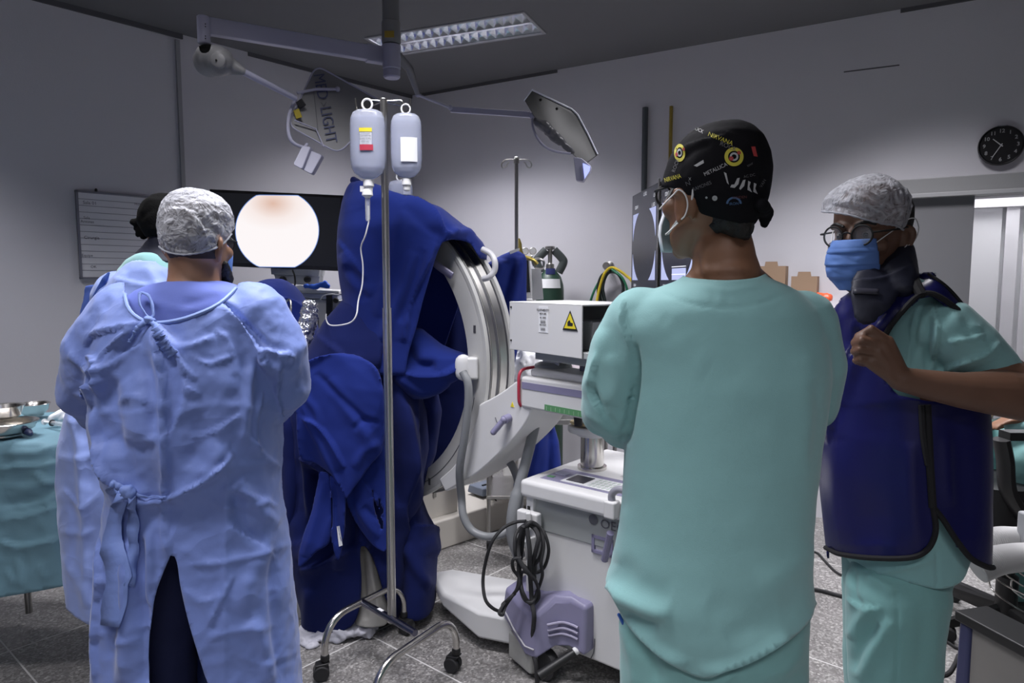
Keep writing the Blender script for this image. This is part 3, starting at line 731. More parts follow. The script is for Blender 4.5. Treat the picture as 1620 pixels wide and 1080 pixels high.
# ================================================================ whiteboard on the left wall
wb = thing('whiteboard', onL(180, 430), 'white schedule board with ruled lines on the left wall', 'whiteboard')
A = onL(118, 304); B = onL(124, 438); zt_, zb_ = A.z, B.z; ta_ = (A-CORN).dot(DL); tb_ = (onL(262, 400)-CORN).dot(DL)
def aL(t, z, off=0.): return CORN+DL*t+NL*off+Vector((0, 0, z))
m = MB(); m.prism([aL(ta_, zb_, .001), aL(tb_, zb_, .001), aL(tb_, zt_, .001), aL(ta_, zt_, .001)], NL*.014); mk('panel', m, mat('board_white', (.74, .74, .78), .4), wb)
def frame_bar(t0, z0, t1, z1):
    mm = MB(); mm.prism([aL(t0, z0, .001), aL(t1, z0, .001), aL(t1, z1, .001), aL(t0, z1, .001)], NL*.02); return mm
for q in ((ta_-.012, zb_-.012, ta_, zt_+.012), (tb_, zb_-.012, tb_+.012, zt_+.012), (ta_, zt_, tb_, zt_+.012), (ta_, zb_-.012, tb_, zb_)):
    mk('frame_rail', frame_bar(*q), mat('board_frame', (.30, .30, .34), .4, metal=.6), wb)
m = MB(); m.ball(onL(152, 301, .01), (.008, .008, .012)); mk('hanger', m, m_ink, wb)
H = zt_-zb_
for k in range(12):
    z = zt_-H*(k+1)/13.0
    m = MB(); m.prism([aL(ta_-.01, z, .0155), aL(tb_, z, .0155), aL(tb_, z+.003, .0155), aL(ta_-.01, z+.003, .0155)], NL*.0006); mk('rule_line', m, mat('rule_grey', (.26, .26, .30), .7), wb)
uL = -DL
for tx, px, py, s in (('Sala 01', 142, 321, .036), ('Sala', 137, 344.5, .03), ('Anestes', 138, 350.5, .03), ('Cirurgia', 145, 376, .034), ('Equipe', 138, 404, .03), ('OK', 148, 422, .03), ('Hora', 219, 323, .03)):
    p = onL(px, py, .0165); lettering('marker_writing', tx, p, uL, (0, 0, 1), s*.72, m_inkg, wb)

# wall clock
ck = onR(1583, 231, .0); cz = ck.z; R_ = .215*.5*((onR(1583, 200).z-onR(1583, 262).z)/.2)
R_ = (onR(1583, 200).z-onR(1583, 262).z)/2*1.0
cl = thing('wall_clock', ck, 'round black wall clock with pale numerals above the doorway', 'clock')
m = MB(); m.lathe(ck, [(R_*.95, 0), (R_, .006), (R_, .030), (R_*.965, .036), (R_*.93, .028), (R_*.9, .024)], 48, axis=NR); mk('clock_case', m, mat('clock_black', (.008, .008, .009), .3), cl, smooth=True)
m_cl = mat('clock_numeral', (.30, .30, .31), .6)
for h in range(1, 13):
    a = PI/2-h*PI/6; p = ck+NR*.0246+DR*math.cos(a)*R_*.72+Vector((0, 0, math.sin(a)*R_*.72)); lettering('numeral', str(h), p, DR, (0, 0, 1), R_*.26, m_cl, cl, bold=.0006)
def hand(ang, ln, wd_, nm):
    a = PI/2-math.radians(ang); d = DR*math.cos(a)+Vector((0, 0, math.sin(a))); n = DR*-math.sin(a)+Vector((0, 0, math.cos(a)))
    c = ck+NR*.030; mm = MB(); mm.prism([c-d*.01-n*wd_, c+d*ln-n*wd_*.6, c+d*ln+n*wd_*.6, c-d*.01+n*wd_], NR*.001); mk(nm, mm, mat('clock_hand', (.45, .45, .46), .5), cl)
hand(313, R_*.5, .003, 'hour_hand'); hand(211, R_*.68, .0025, 'minute_hand')
m = MB(); m.prism([ck+NR*.037+DR*-.022+Vector((0, 0, R_*.94)), ck+NR*.037+DR*.022+Vector((0, 0, R_*.94)), ck+NR*.037+DR*.022+Vector((0, 0, R_*.99)), ck+NR*.037+DR*-.022+Vector((0, 0, R_*.99))], NR*.001); mk('maker_plate', m, m_inkg, cl)

# conduits on the right wall
for px, y0, y1, w_, mm, lb in ((1021, 170, 640, .020, mat('pipe_grey', (.07, .08, .09), .5), 'dark grey vertical pipe on the far wall'), (1062, 168, 640, .012, mat('pipe_yellow', (.30, .21, .03), .5), 'thin ochre vertical pipe on the far wall')):
    p = onR(px, y0, .025); q = p.copy(); q.z = 0.02
    m = MB(); m.tube([p, q], w_, 14); o = mk('wall_pipe', m, mm, smooth=True); tag(o, lb, 'pipe')

# hose coil on a wall hook
hk = onR(965, 421, .04)
ho = thing('hose_hook', onR(965, 421), 'steel hook on the wall holding coiled hoses', 'hook')
m = MB(); m.lathe(onR(965, 421), [(.035, 0), (.035, .015), (.02, .02), (.02, .055), (.028, .06), (.028, .07)], 18, axis=NR); mk('hook_body', m, m_steel, ho, smooth=True)
def hose(name, pix, r, m_, lb, off=.06):
    P = [onR(x, y, off+(k % 2)*.01) for k, (x, y) in enumerate(pix)]
    m = MB(); m.tube(spline3(P, 8), r, 8); o = mk(name, m, m_, smooth=True); return tag(o, lb, 'hose')
hose('medical_hose', [(966, 424), (955, 434), (945, 450), (938, 465), (932, 485), (925, 520)], .009, mat('hose_green', (.02, .16, .08), .4), 'green gas hose draped over the wall hook')
hose('medical_hose', [(942, 520), (944, 480), (950, 450), (958, 430), (968, 423), (980, 428), (992, 437), (1000, 445), (1012, 470)], .010, mat('hose_yellow', (.62, .46, .03), .4), 'yellow air hose draped over the wall hook', .09)
loop = [(966, 428), (952, 436), (946, 455), (950, 478), (965, 488), (980, 478), (986, 455), (980, 436), (966, 428), (955, 440), (950, 460), (957, 484), (970, 492), (984, 470), (985, 448), (976, 432), (962, 432), (954, 452), (957, 474), (968, 520)]
hose('medical_hose', loop, .011, mat('hose_black', (.012, .02, .018), .45), 'black gas hose coiled in loops under the wall hook', .07)
hose('medical_hose', [(968, 426), (985, 440), (993, 462), (996, 490), (995, 520)], .009, mat('hose_green', (.02, .16, .08), .4), 'dark green hose hanging down at the right of the coil', .1)

# cardboard holders on the wall with an orange bag
for x0, y0, x1, y1, lb in ((1198, 421, 1241, 480, 'open cardboard box on the wall shelf just right of the patterned cap'), (1252, 437, 1292, 466, 'open cardboard box with orange lining behind the teal scrub shoulder')):
    a = onR(x0, y0, .12); b = onR(x1, y1, .12); t0 = (a-CORN).dot(DR); t1 = (b-CORN).dot(DR); z1 = a.z; z0 = onR(x0, y1, .12).z if y1 < 475 else onR(x0, 480, .12).z
    base = thing('cardboard_box', alongR((t0+t1)/2, z0)+NR*.08, lb, 'box')
    m = MB(); m.prism([alongR(t0, z0)+NR*.02, alongR(t1, z0)+NR*.02, alongR(t1, z1)+NR*.02, alongR(t0, z1)+NR*.02], NR*.004); m.prism([alongR(t0, z0)+NR*.12, alongR(t1, z0)+NR*.12, alongR(t1, z1)+NR*.12, alongR(t0, z1)+NR*.12], NR*.004)
    m.prism([alongR(t0, z0)+NR*.02, alongR(t0+.004, z0)+NR*.02, alongR(t0+.004, z1)+NR*.02, alongR(t0, z1)+NR*.02], NR*.10)
    m.prism([alongR(t1-.004, z0)+NR*.02, alongR(t1, z0)+NR*.02, alongR(t1, z1)+NR*.02, alongR(t1-.004, z1)+NR*.02], NR*.10)
    m.prism([alongR(t0, z0)+NR*.02, alongR(t1, z0)+NR*.02, alongR(t1, z0+.004)+NR*.02, alongR(t0, z0+.004)+NR*.02], NR*.10); mk('carton', m, m_card, base)
    tm = (t0+t1)/2; m = MB(); m.prism([alongR(tm-.04, z1)+NR*.121, alongR(tm+.04, z1)+NR*.121, alongR(tm+.035, z1+.028)+NR*.121, alongR(tm-.035, z1+.028)+NR*.121], NR*.003); mk('flap', m, m_card, base)
p = onR(1283, 471, .10); m = MB(); m.caps([p-DR*.07, p+DR*.09], [.03, .035], 14); me = remesh(m, .01, 2); wrinkle(me, .012, 22, 3)
o = finish(me, 'plastic_bag', mat('orange_plastic', (.75, .12, .04), .4), None); tag(o, 'small orange plastic bag under the cardboard box by the wall', 'bag')
tA = (onR(1190, 480, .0)-CORN).dot(DR); tB = (onR(1330, 480, 0)-CORN).dot(DR); zs = onR(1250, 481, .1).z-.035
m = MB(); m.prism([alongR(tA, zs), alongR(tB, zs), alongR(tB, zs+.02), alongR(tA, zs+.02)], NR*.2); tag(mk('wall_shelf', m, m_white, bevel=.002), 'narrow white wall shelf carrying the cardboard boxes', 'shelf')

# ================================================================ endoscopy tower with monitor
MY = 4.0
mo = thing('monitor', W(440, 425, MY), 'wide black endoscopy monitor showing a bright round picture', 'monitor')
def mp(px, py, off=0.): Y = MY+(px-440)*.0008+off; return W(px, py, Y)
m = MB(); m.prism([mp(331, 299), mp(545, 309), mp(541, 429), mp(334, 420)][::-1], (0, .05, 0)); mk('housing', m, mat('monitor_black', (.006, .006, .007), .25), mo, bevel=.004)
m = MB(); m.prism([mp(338, 304, -.002), mp(538, 313, -.002), mp(535, 422, -.002), mp(340, 414, -.002)][::-1], (0, .002, 0)); scr = mk('screen', m, mat('screen_black', (.010, .010, .012), .3, emit=(.02, .022, .03), estr=.25), mo)
def scope_mat():
    m_ = bpy.data.materials.new('scope_picture'); m_.use_nodes = True; nt = m_.node_tree; N = nt.nodes; L = nt.links; b = N['Principled BSDF']
    tc = N.new('ShaderNodeTexCoord'); mp_ = N.new('ShaderNodeMapping'); L.new(tc.outputs['Object'], mp_.inputs['Vector'])
    g = N.new('ShaderNodeTexGradient'); g.gradient_type = 'SPHERICAL'
    c = mp(432, 322); mp_.vector_type = 'POINT'; s = 1/.26
    mp_.inputs['Scale'].default_value = (s, s, s*1.5); oc = c-mp(440, 365)
    mp_.inputs['Location'].default_value = (-oc.x*s, -oc.y*s, -oc.z*s*1.5)
    L.new(mp_.outputs[0], g.inputs[0])
    r = N.new('ShaderNodeValToRGB'); e = r.color_ramp.elements; e[0].color = (.98, .93, .93, 1); e[0].position = .1; e[1].color = (.72, .48, .38, 1); e[1].position = 1
    x = e.new(.5); x.color = (.93, .83, .80, 1)
    L.new(g.outputs[0], r.inputs[0]); L.new(r.outputs[0], b.inputs['Emission Color']); b.inputs['Emission Strength'].default_value = 1.0; b.inputs['Base Color'].default_value = (.02, .02, .02, 1)
    return m_
C = []
for k in range(72):
    a = 2*PI*k/72; x = 438.5+66*math.cos(a); y = 364.5-64*math.sin(a); C.append((x, min(max(y, 308+(x-374)*.01), 421.5+(x-374)*.012)))
# scope picture in its own object frame
m = MB(); m.prism([mp(x, y, -.004)-mp(440, 365) for x, y in C], (0, .001, 0)); sp = mk('scope_picture', m, scope_mat()); sp.parent = scr; sp.location = mp(440, 365)-world_loc(scr)
m = MB(); m.tube([mp(x, y, -.0035) for x, y in C]+[mp(*C[0], -.0035)], .0022, 6); mk('picture_rim', m, mat('blue_rim', (.1, .2, .6), .4, emit=(.25, .45, 1), estr=.5), scr)
tw = thing('equipment_tower', W(470, 900, 4.05), 'white endoscopy trolley under the large monitor with a small camera stand on top', 'trolley')
tw.location = Vector((W(470, 600, 4.05).x, 4.05, 0))
def fy(Y, z):
    t = math.atan2(EYE-z, Y)-PITCH; return 540+FPX*math.tan(t)
def P4(pts, Y, d=.05): mm = MB(); mm.prism([W(x, y, Y) for x, y in pts], (0, d, 0)); return mm
mk('monitor_foot', P4([(428, 424), (506, 427), (504, 437), (429, 434)], 4.02, .12), mat('foot_grey', (.42, .43, .45), .5), tw, bevel=.003)
mk('monitor_arm', P4([(433, 434), (506, 437), (505, 452), (474, 450), (437, 446)], 4.03, .08), mat('foot_grey', (.42, .43, .45), .5), tw, bevel=.003)
for x in (446, 485):
    m = MB(); m.lathe(W(x, 442, 4.0), [(.012, 0), (.018, .004), (.018, .03)], 18, axis=(0, 1, 0)); mk('knob', m, m_black, tw, smooth=True)
mk('shelf_top', P4([(458, 457), (536, 460), (536, 465), (458, 463)], 3.95, .35), m_dev, tw, bevel=.003)
mk('shelf_edge', P4([(462, 463), (535, 466), (533, 474), (464, 470)], 3.96, .3), mat('edge_lilac', (.42, .45, .58), .5), tw, bevel=.003)
mk('cabinet', P4([(470, 471), (545, 475), (545, fy(4.0, .09)), (470, fy(4.0, .09))], 3.98, .40), m_dev, tw, bevel=.006)
for sx in (480, 535):
    for q in (4.06, 4.30):
        m = MB(); m.lathe(Vector((W(sx, 600, 4.0).x, q, .045)), [(.005, -.012), (.040, -.012), (.040, .012), (.005, .012)], 16, axis=(1, 0, 0)); mk('wheel', m, m_rubber, tw, smooth=True)
mk('cabinet_recess', P4([(480, 480), (500, 481), (503, 500), (503, 520), (480, 520)], 3.972, .01), mat('recess_grey', (.22, .22, .24), .6), tw)
mk('black_slot', P4([(516, 467), (525, 467), (525, 500), (516, 500)], 3.95, .02), m_black, tw)
m = MB(); m.lathe(W(531, 475, 3.93), [(.012, 0), (.016, .006), (.010, .03)], 14, axis=(0, 1, 0)); mk('connector', m, m_ink, tw, smooth=True)
m = MB(); P = [W(463, 427, 3.98), W(466, 436, 3.97), W(467, 447, 3.96), W(465, 455, 3.95)]; m.tube(spline3(P, 5), .005, 6); mk('cable', m, m_ink, tw, smooth=True)
m = MB(); m.tube(spline3([W(507, 474, 3.9), W(511, 468, 3.88), W(522, 465, 3.88), W(536, 466, 3.9)], 5), .0035, 6); m2 = mk('white_cable', m, m_elastic, tw, smooth=True)
tag(mk('paper_sheet', P4([(455, 456), (474, 451), (500, 455), (500, 459), (458, 459)], 3.93, .03), m_paper), 'crumpled white paper on the trolley shelf below the monitor', 'paper')
m = MB()
m.caps([W(483, 453, 3.93), W(505, 452, 3.93), W(519, 451, 3.93)], [.012, .016, .013], 12); m.caps([W(505, 452, 3.93), W(514, 446, 3.93)], [.014, .008], 10)
me = remesh(m, .006, 1); wrinkle(me, .008, 40, 3); tag(finish(me, 'glove', mat('blue_glove', (.02, .12, .65), .5), None), 'crumpled bright blue glove on the trolley shelf', 'glove')

# ================================================================ x-ray workstation screens
xr = thing('xray_workstation', Vector((.62, 2.3, 0)), 'black twin-screen x-ray workstation seen edge-on behind the man in the patterned cap', 'workstation')
P0 = W(998, 468, 3.05); P1 = W(1040, 472, 2.60); dx = (P1-P0); dx.z = 0; xl = dx.length; dx.normalize(); xn = Vector((dx.y, -dx.x, 0))
if xn.x > 0: xn = -xn
zb_ = P0.z; zt_ = W(998, 310, 3.05).z
def xp(t, z, off=0.): p = P0+dx*t; return Vector((p.x, p.y, zb_+(zt_-zb_)*z))+xn*off
m_scr = mat('xray_screen_dark', (.012, .013, .016), .25, emit=(.02, .022, .035), estr=.5)
m_scrb = mat('xray_screen_light', (.3, .33, .5), .4, emit=(.42, .46, .72), estr=.75)
m_scrw = mat('xray_screen_text', (.5, .5, .5), .4, emit=(.8, .82, .9), estr=.9)
for i, t0 in enumerate((0, xl+.02)):
    m = MB(); m.prism([xp(t0, 0), xp(t0+xl, 0), xp(t0+xl, 1), xp(t0, 1)], -xn*.05); bz = mk('bezel', m, mat('monitor_black', (.006, .006, .007), .25), xr, bevel=.004)
    m = MB(); m.prism([xp(t0+.02, .02, .002), xp(t0+xl-.012, .02, .002), xp(t0+xl-.012, .98, .002), xp(t0+.02, .98, .002)], xn*.001); mk('screen', m, m_scr, bz)
    # bright corners around the dark round field
    for sx in (0, 1):
        for sz in (0, 1):
            pts = []
            xa = t0+.04 if sx == 0 else t0+xl-.03; za = .16 if sz == 0 else .80
            cx_ = t0+xl/2+.005; n_ = 8
            for k in range(n_+1):
                z = za+(.48-za)*k/n_*.80
                w_ = (xl/2-.035)*math.sqrt(max(0, 1-((z-.48)/.36)**2)); edge = cx_-w_ if sx == 0 else cx_+w_
                pts.append(xp(edge, z, .004))
            pts.append(xp(xa, z, .004)); pts.append(xp(xa, za, .004))
            m = MB(); m.add(pts, [tuple(range(len(pts)))]); mk('image_corner', m, m_scrb, bz)
    for (t, z, s_) in ((.09, .86, .02), (.22, .95, .02), (.36, .9, .02), (.34, .82, .02), (.1, .93, .0), (.34, .05, .03), (.08, .11, .016)):
        if s_: lettering('readout', '|||' if s_ > .025 else '120 kV' if t < .2 else 'L 512', xp(t0+t*xl/.4, z, .0035), dx, (0, 0, 1), s_, m_scrw, bz)
    m = MB()
    if i == 1:
        for a in (.12, .20, .26): m.prism([xp(t0+.18, a, .004), xp(t0+.34, a, .004), xp(t0+.34, a+.006, .004), xp(t0+.18, a+.006, .004)], xn*.001)
        mk('image_graph', m, m_scrw, bz)
        m = MB(); m.prism([xp(t0+.18, .16, .0036), xp(t0+.34, .16, .0036), xp(t0+.34, .25, .0036), xp(t0+.18, .25, .0036)], xn*.0005); mk('image_panel', m, m_scrb, bz)
m = MB(); m.prism([xp(xl, -.02), xp(xl+.012, -.02), xp(xl+.012, 1.02), xp(xl, 1.02)], xn*.006); mk('divider', m, m_steel, xr)
c0 = xp(xl, 0); m = MB(); m.box((c0.x+.10, c0.y+.2, c0.z+.10), (.05, .10, .12)); m.box((c0.x+.18, c0.y+.38, .62), (.10, .12, 1.6)); m.box((c0.x+.42, c0.y+.5, .55), (.50, .50, .9)); mk('cabinet', m, m_dev, xr, bevel=.01)
m = MB()
for sx in (-1, 1):
    for sy in (-1, 1): m = MB(); m.lathe((c0.x+.42+sx*.2, c0.y+.5+sy*.2, .035), [(.005, -.012), (.034, -.012), (.034, .012), (.005, .012)], 16, axis=(1, 0, 0)); mk('wheel', m, m_rubber, xr, smooth=True)

# ================================================================ oxygen cylinder and anaesthesia corner
cy = onR(870, 440, .24); cyx, cyy = cy.x, cy.y
r = 22/FPX*cyy; ztop = W(871, 429, cyy).z; g = thing('gas_cylinder', (cyx, cyy, 0), 'dark green gas cylinder with a grey valve guard by the far wall', 'gas cylinder')
m_cg = mat('cylinder_green', (.018, .052, .034), .4)
m = MB(); m.lathe((cyx, cyy, 0), [(r*.9, 0), (r, .02), (r, ztop-.14), (r*.97, ztop-.10), (r*.80, ztop-.04), (r*.5, ztop-.005), (r*.42, ztop+.01)], 32); bd = mk('cylinder_body', m, m_cg, g, smooth=True, angle=0)
zg = W(871, 393, cyy).z
m = MB()
for s in (-1, 1):
    m.tube(spline3([(cyx+s*r*.62, cyy, ztop-.01), (cyx+s*r*.95, cyy, ztop+.06), (cyx+s*r*.85, cyy, zg-.07), (cyx+s*r*.28, cyy, zg-.01)], 5), [.03]*16, 10, flat=.7)
mk('valve_guard', m, mat('guard_grey', (.05, .06, .06), .5), g, smooth=True)
m = MB(); m.lathe((cyx, cyy, ztop), [(.03, 0), (.03, .05), (.016, .06), (.016, zg-ztop-.01), (.035, zg-ztop-.005), (.035, zg-ztop+.015)], 16); mk('valve', m, m_steel, g, smooth=True)
m = MB()
for z0, z1, w_, mm, nm in ((ztop-.12, ztop-.055, .8, m_paper, 'paper_label'), (ztop-.022, ztop+.02, .5, mat('blue_ring', (.03, .04, .16), .5), 'blue_ring')):
    m = MB(); R = []
    for z in (z0, z1):
        rr = r*(1.01 if z < ztop-.1 else .93 if z < ztop-.05 else .70)
        R.append([Vector((cyx+rr*math.sin(a), cyy-rr*math.cos(a), z)) for a in [(-w_+2*w_*k/10) for k in range(11)]])
    m.rings(R, closed=False, cap=False); mk(nm, m, mm, bd)
# anaesthesia machine with screen and gauges
ax = W(826, 430, cyy-.55)
an = thing('anaesthesia_machine', (ax.x, ax.y, 0), 'anaesthesia machine with dark screen and pressure gauges beside the green cylinder', 'anaesthesia machine')
YA = ax.y
mk('screen_housing', P4([(798, 402), (838, 406), (842, 472), (796, 474)], YA, .09), m_dev, an, bevel=.005)
mk('screen', P4([(800, 410), (836, 412), (839, 462), (800, 463)], YA-.004, .004), mat('screen_off', (.008, .008, .009), .2), an)
mk('machine_body', P4([(796, 474), (846, 472), (846, fy(YA+.1, .02)), (796, fy(YA+.1, .02))], YA+.10, .35), m_dev, an, bevel=.01)
mk('column', P4([(840, 424), (856, 424), (860, 474), (842, 474)], YA+.1, .12), mat('foot_grey', (.42, .43, .45), .5), an, bevel=.004)
for x in (831, 843):
    m = MB(); m.lathe(W(x, 397, YA+.05), [(.004, .0), (.021, 0), (.024, .004), (.024, .022)], 20, axis=(0, 1, 0)); gq = mk('gauge', m, m_steel, an, smooth=True)
    m = MB(); m.lathe(W(x, 397, YA+.048), [(.002, 0), (.019, 0), (.019, .001)], 20, axis=(0, 1, 0)); mk('dial', m, m_paper, gq)
m = MB(); m.lathe(W(821, 408, YA+.02), [(.03, -.01), (.03, .03), (.022, .05), (.018, .09), (.006, .125)], 16); mk('yellow_cap', m, mat('ochre_dark', (.16, .12, .015), .5), an, smooth=True)
m = MB(); m.tube(spline3([W(826, 405, YA), W(836, 408, YA), W(845, 412, YA), (W(850, 418, YA))], 4), .012, 8); mk('brass_fitting', m, mat('brass', (.65, .5, .12), .3, metal=.8), an, smooth=True)
m = MB(); m.tube(spline3([W(845, 421, YA), W(843, 413, YA), W(852, 409, YA), W(860, 414, YA), (W(858, 424, YA)), W(846, 424, YA)], 5), .008, 8); mk('valve_block', m, m_steel, an, smooth=True)
m = MB(); m.ball(W(841.5, 405, YA-.01), .009); mk('chrome_knob', m, mat('bright', (.9, .9, .9), .1, metal=1), an, smooth=True)

# ================================================================ mobile x-ray C-arm: cart on the right
CX = Vector((.774, -.633, 0)); CY_ = Vector((.633, .774, 0)); Z = Vector((0, 0, 1))
c0 = W(835, 800, 2.58); c0.z = 0
carm = thing('mobile_xray_c_arm', c0, 'white mobile x-ray machine with a big grey C-shaped arc and coiled black cable', 'x-ray machine')
def cp(a, b, z): return c0+CX*a+CY_*b+Z*z
def cbox(a0, a1, b0, b1, z0, z1): mm = MB(); mm.prism([cp(a0, b0, z0), cp(a1, b0, z0), cp(a1, b1, z0), cp(a0, b1, z0)], Z*(z1-z0)); return mm
RC = Matrix((CX, CY_, Z)).transposed()
def z_at(px, py, a, b=0.):
    """height where the vertical through cart point (a,b) crosses that image row"""
    p = c0+CX*a+CY_*b; return W(px, py, p.y).z
zt = z_at(835, 756, 0); zl = z_at(835, 783, 0)
body = mk('cart_body', cbox(.02, .60, .02, .56, .10, zl+.005), m_dev, carm, bevel=.012)
mk('upper_band', cbox(.015, .605, .014, .3, zl-.13, zl), m_devg, body, bevel=.003)
mk('side_rail', cbox(-.005, .03, -.005, .05, zl-.42, zl), m_dev, body, bevel=.004)
mk('rail_slot', cbox(.004, .016, -.008, .01, zl-.30, zl-.04), m_ink, body)
tray = mk('tray', cbox(-.02, .62, -.03, .60, zl-.002, zt), m_dev, carm, bevel=.018)
# control panel on the tray
def tq(a0, a1, b0, b1, h, nm, mm, par=None): return mk(nm, cbox(a0, a1, b0, b1, zt-.001, zt+h), mm, par or tray, bevel=.0015)
tq(.035, .52, .03, .20, .0015, 'panel_overlay', m_purple); tq(.12, .36, .045, .16, .004, 'button_panel', m_paper)
for i in range(6):
    for j in range(4): tq(.235+i*.02, .248+i*.02, .055+j*.026, .072+j*.026, .0055, 'button', mat('button_tint', (.55+.1*(i % 2), .62, .58), .5))
tq(.135, .215, .062, .145, .006, 'trackpad', mat('dark_pad', (.035, .035, .045), .35)); tq(.045, .075, .06, .08, .004, 'green_button', m_green); tq(.05, .10, .11, .15, .004, 'key_row', mat('key_lilac', (.35, .36, .5), .5))
m = MB(); m.prism([cp(.40, .25, zt), cp(.425, .25, zt), cp(.4125, .28, zt)], Z*.002); mk('warning_triangle', m, m_yellow, tray)
lettering('legend', 'PUSH TO STOP', cp(.33, .24, zt+.002), CX, CY_, .018, m_inkg, tray)
tq(.42, .60, .36, .52, .03, 'rear_tray', m_steel)
# chrome lifting column
kc = W(937, 700, 2.72); 
pc = Vector((kc.x, 2.72, 0)); zc1 = W(937, 668, 2.70).z; rcol = 19/FPX*2.7
m = MB(); m.lathe(pc, [(rcol*1.25, zt), (rcol*1.25, zt+.012), (rcol, zt+.013), (rcol, zc1)], 32); mk('lift_column', m, m_chrome, carm, smooth=True)
def plate(px, py, Y, rx, h, m_, nm, par=carm):
    p = W(px, py, Y); mm = MB(); mm.lathe((p.x, Y, p.z-h), [(rx*.96, 0), (rx, h*.2), (rx, h*.85), (rx*.96, h)], 28); return mk(nm, mm, m_, par, smooth=True)
plate(938, 680, 2.70, .068, .02, m_dev, 'column_flange'); plate(933, 672, 2.70, .088, .026, m_dev, 'collar_plate'); plate(933, 667, 2.70, .080, .004, mat('scale_cream', (.62, .50, .26), .6), 'angle_scale')
m = MB(); a = W(915, 673, 2.58); b = W(913, 635, 2.58); m.tube([a, b], .013, 14); m.ball(b, .014); mk('lock_handle', m, m_purple, carm, smooth=True)
m = MB(); m.tube([a, W(914, 658, 2.58)], .016, 14); mk('handle_socket', m, m_black, carm, smooth=True)
mk('column_neck', (lambda mm: (mm.box(W(940, 650, 2.72), (.11, .13, .12), RC), mm)[1])(MB()), m_dev, carm, bevel=.01)
# horizontal arm
AY = 2.55
hA = W(823, 622, AY+.02); hB = W(1000, 655, AY-.36)
ad = (hB-hA); ad.z = 0; al = ad.length; ad.normalize(); an_ = Vector((-ad.y, ad.x, 0))
zA1 = W(823, 596, AY).z; zA0 = W(823, 646, AY).z
def ap(t, b, z): return Vector((hA.x, hA.y, 0))+ad*t+an_*b+Z*z
def abox(t0, t1, b0, b1, z0, z1): mm = MB(); mm.prism([ap(t0, b0, z0), ap(t1, b0, z0), ap(t1, b1, z0), ap(t0, b1, z0)], Z*(z1-z0)); return mm
arm = mk('cross_arm', abox(0, al+.03, 0, .17, zA0, zA1), m_dev, carm, bevel=.012)
mk('arm_cover', abox(.02, al+.02, .03, .17, zA1-.002, zA1+.030), m_dev, arm, bevel=.012)
mk('purple_stripe', abox(.01, al+.02, -.002, .001, zA1-.045, zA1-.020), m_purple, arm)
rl = mk('green_ruler', abox(.13, al+.02, -.002, .001, zA0+.008, zA0+.030), m_green, arm)
for k in range(14): mk('ruler_tick', abox(.14+k*.022, .1415+k*.022, -.003, .0, zA0+.010, zA0+.024), mat('tick_pale', (.35, .5, .35), .6), rl)
mk('red_ring', (lambda mm: (mm.tube([ap(-.003, .085+.085*math.copysign(abs(math.cos(t))**.4, math.cos(t))*1.06, (zA0+zA1)/2+.012+((zA1-zA0)/2+.012)*math.copysign(abs(math.sin(t))**.4, math.sin(t))*1.05) for t in [2*PI*k/32 for k in range(33)]], .006, 8, up=(1, 0, 0)), mm)[1])(MB()), m_red, arm, smooth=True)
m = MB(); q = ap(.36, -.02, zA0-.004); m.prism([q, q+ad*.025, q+ad*.0125+Z*.022], an_*.003); mk('warning_triangle', m, m_yellow, arm)
# post and box on top
m = MB(); q0 = W(884, 588, 2.66); m.prism([W(858, 592, 2.63), W(884, 596, 2.56), W(893, 590, 2.70), W(868, 588, 2.76)], Z*(W(858, 556, 2.63).z-W(858, 592, 2.63).z)); mk('post', m, m_dev, arm, bevel=.006)
m = MB(); q0 = W(875, 592, 2.63); m.lathe((q0.x, q0.y, zA1+.028), [(.075, 0), (.07, .012), (.05, .02)], 24); mk('post_foot', m, m_devg, arm, smooth=True)
BXa = W(806, 552, 2.60); BXb = W(920, 562, 2.27); bd_ = BXb-BXa; bd_.z = 0; bl = bd_.length; bd_.normalize(); bn = Vector((-bd_.y, bd_.x, 0))
zB0 = BXa.z; zB1 = W(808, 477, 2.60).z
def bp_(t, b, z): return Vector((BXa.x, BXa.y, 0))+bd_*t+bn*b+Z*z
def bbox(t0, t1, b0, b1, z0, z1): mm = MB(); mm.prism([bp_(t0, b0, z0), bp_(t1, b0, z0), bp_(t1, b1, z0), bp_(t0, b1, z0)], Z*(z1-z0)); return mm
dp = .30
bx = mk('generator_cover', bbox(0, .004, 0, dp, zB0, zB1), m_dev, carm, bevel=.001)
mk('front_panel', bbox(0, bl, 0, .006, zB0, zB1), m_dev, bx, bevel=.002)
mk('top_panel', bbox(0, bl, 0, dp, zB1-.006, zB1+.001), m_dev, bx, bevel=.003)
mk('back_panel', bbox(0, bl, dp-.004, dp, zB0+.02, zB1-.005), m_dev, bx, bevel=.001)
mk('shelf_plate', bbox(.02, bl+.02, .01, dp+.10, zB0-.002, zB0+.02), m_devg, bx, bevel=.003)
mk('shelf_plate', bbox(.12, bl-.0, .03, .2, zB0-.03, zB0-.002), m_devg, bx, bevel=.003)
mk('inner_unit', bbox(bl-.15, bl-.01, .06, .30, zB0+.022, zB0+.12), mat('grey_box', (.33, .33, .34), .5), bx, bevel=.004)
lettering('unit_print', '220V 60Hz', bp_(bl-.009, .22, zB0+.10), bn, Z, .016, m_ink, bx)
for t, z in ((.012, zB1-.02), (.012, zB0+.035)):
    mm = MB(); mm.ball(bp_(t, -.001, z), .004, 8, 6); mk('screw', mm, m_ink, bx)
lp_ = mk('paper_label', bbox(bl*.44, bl*.57, -.0015, 0, zB1-.105, zB1-.012), m_paper, bx)
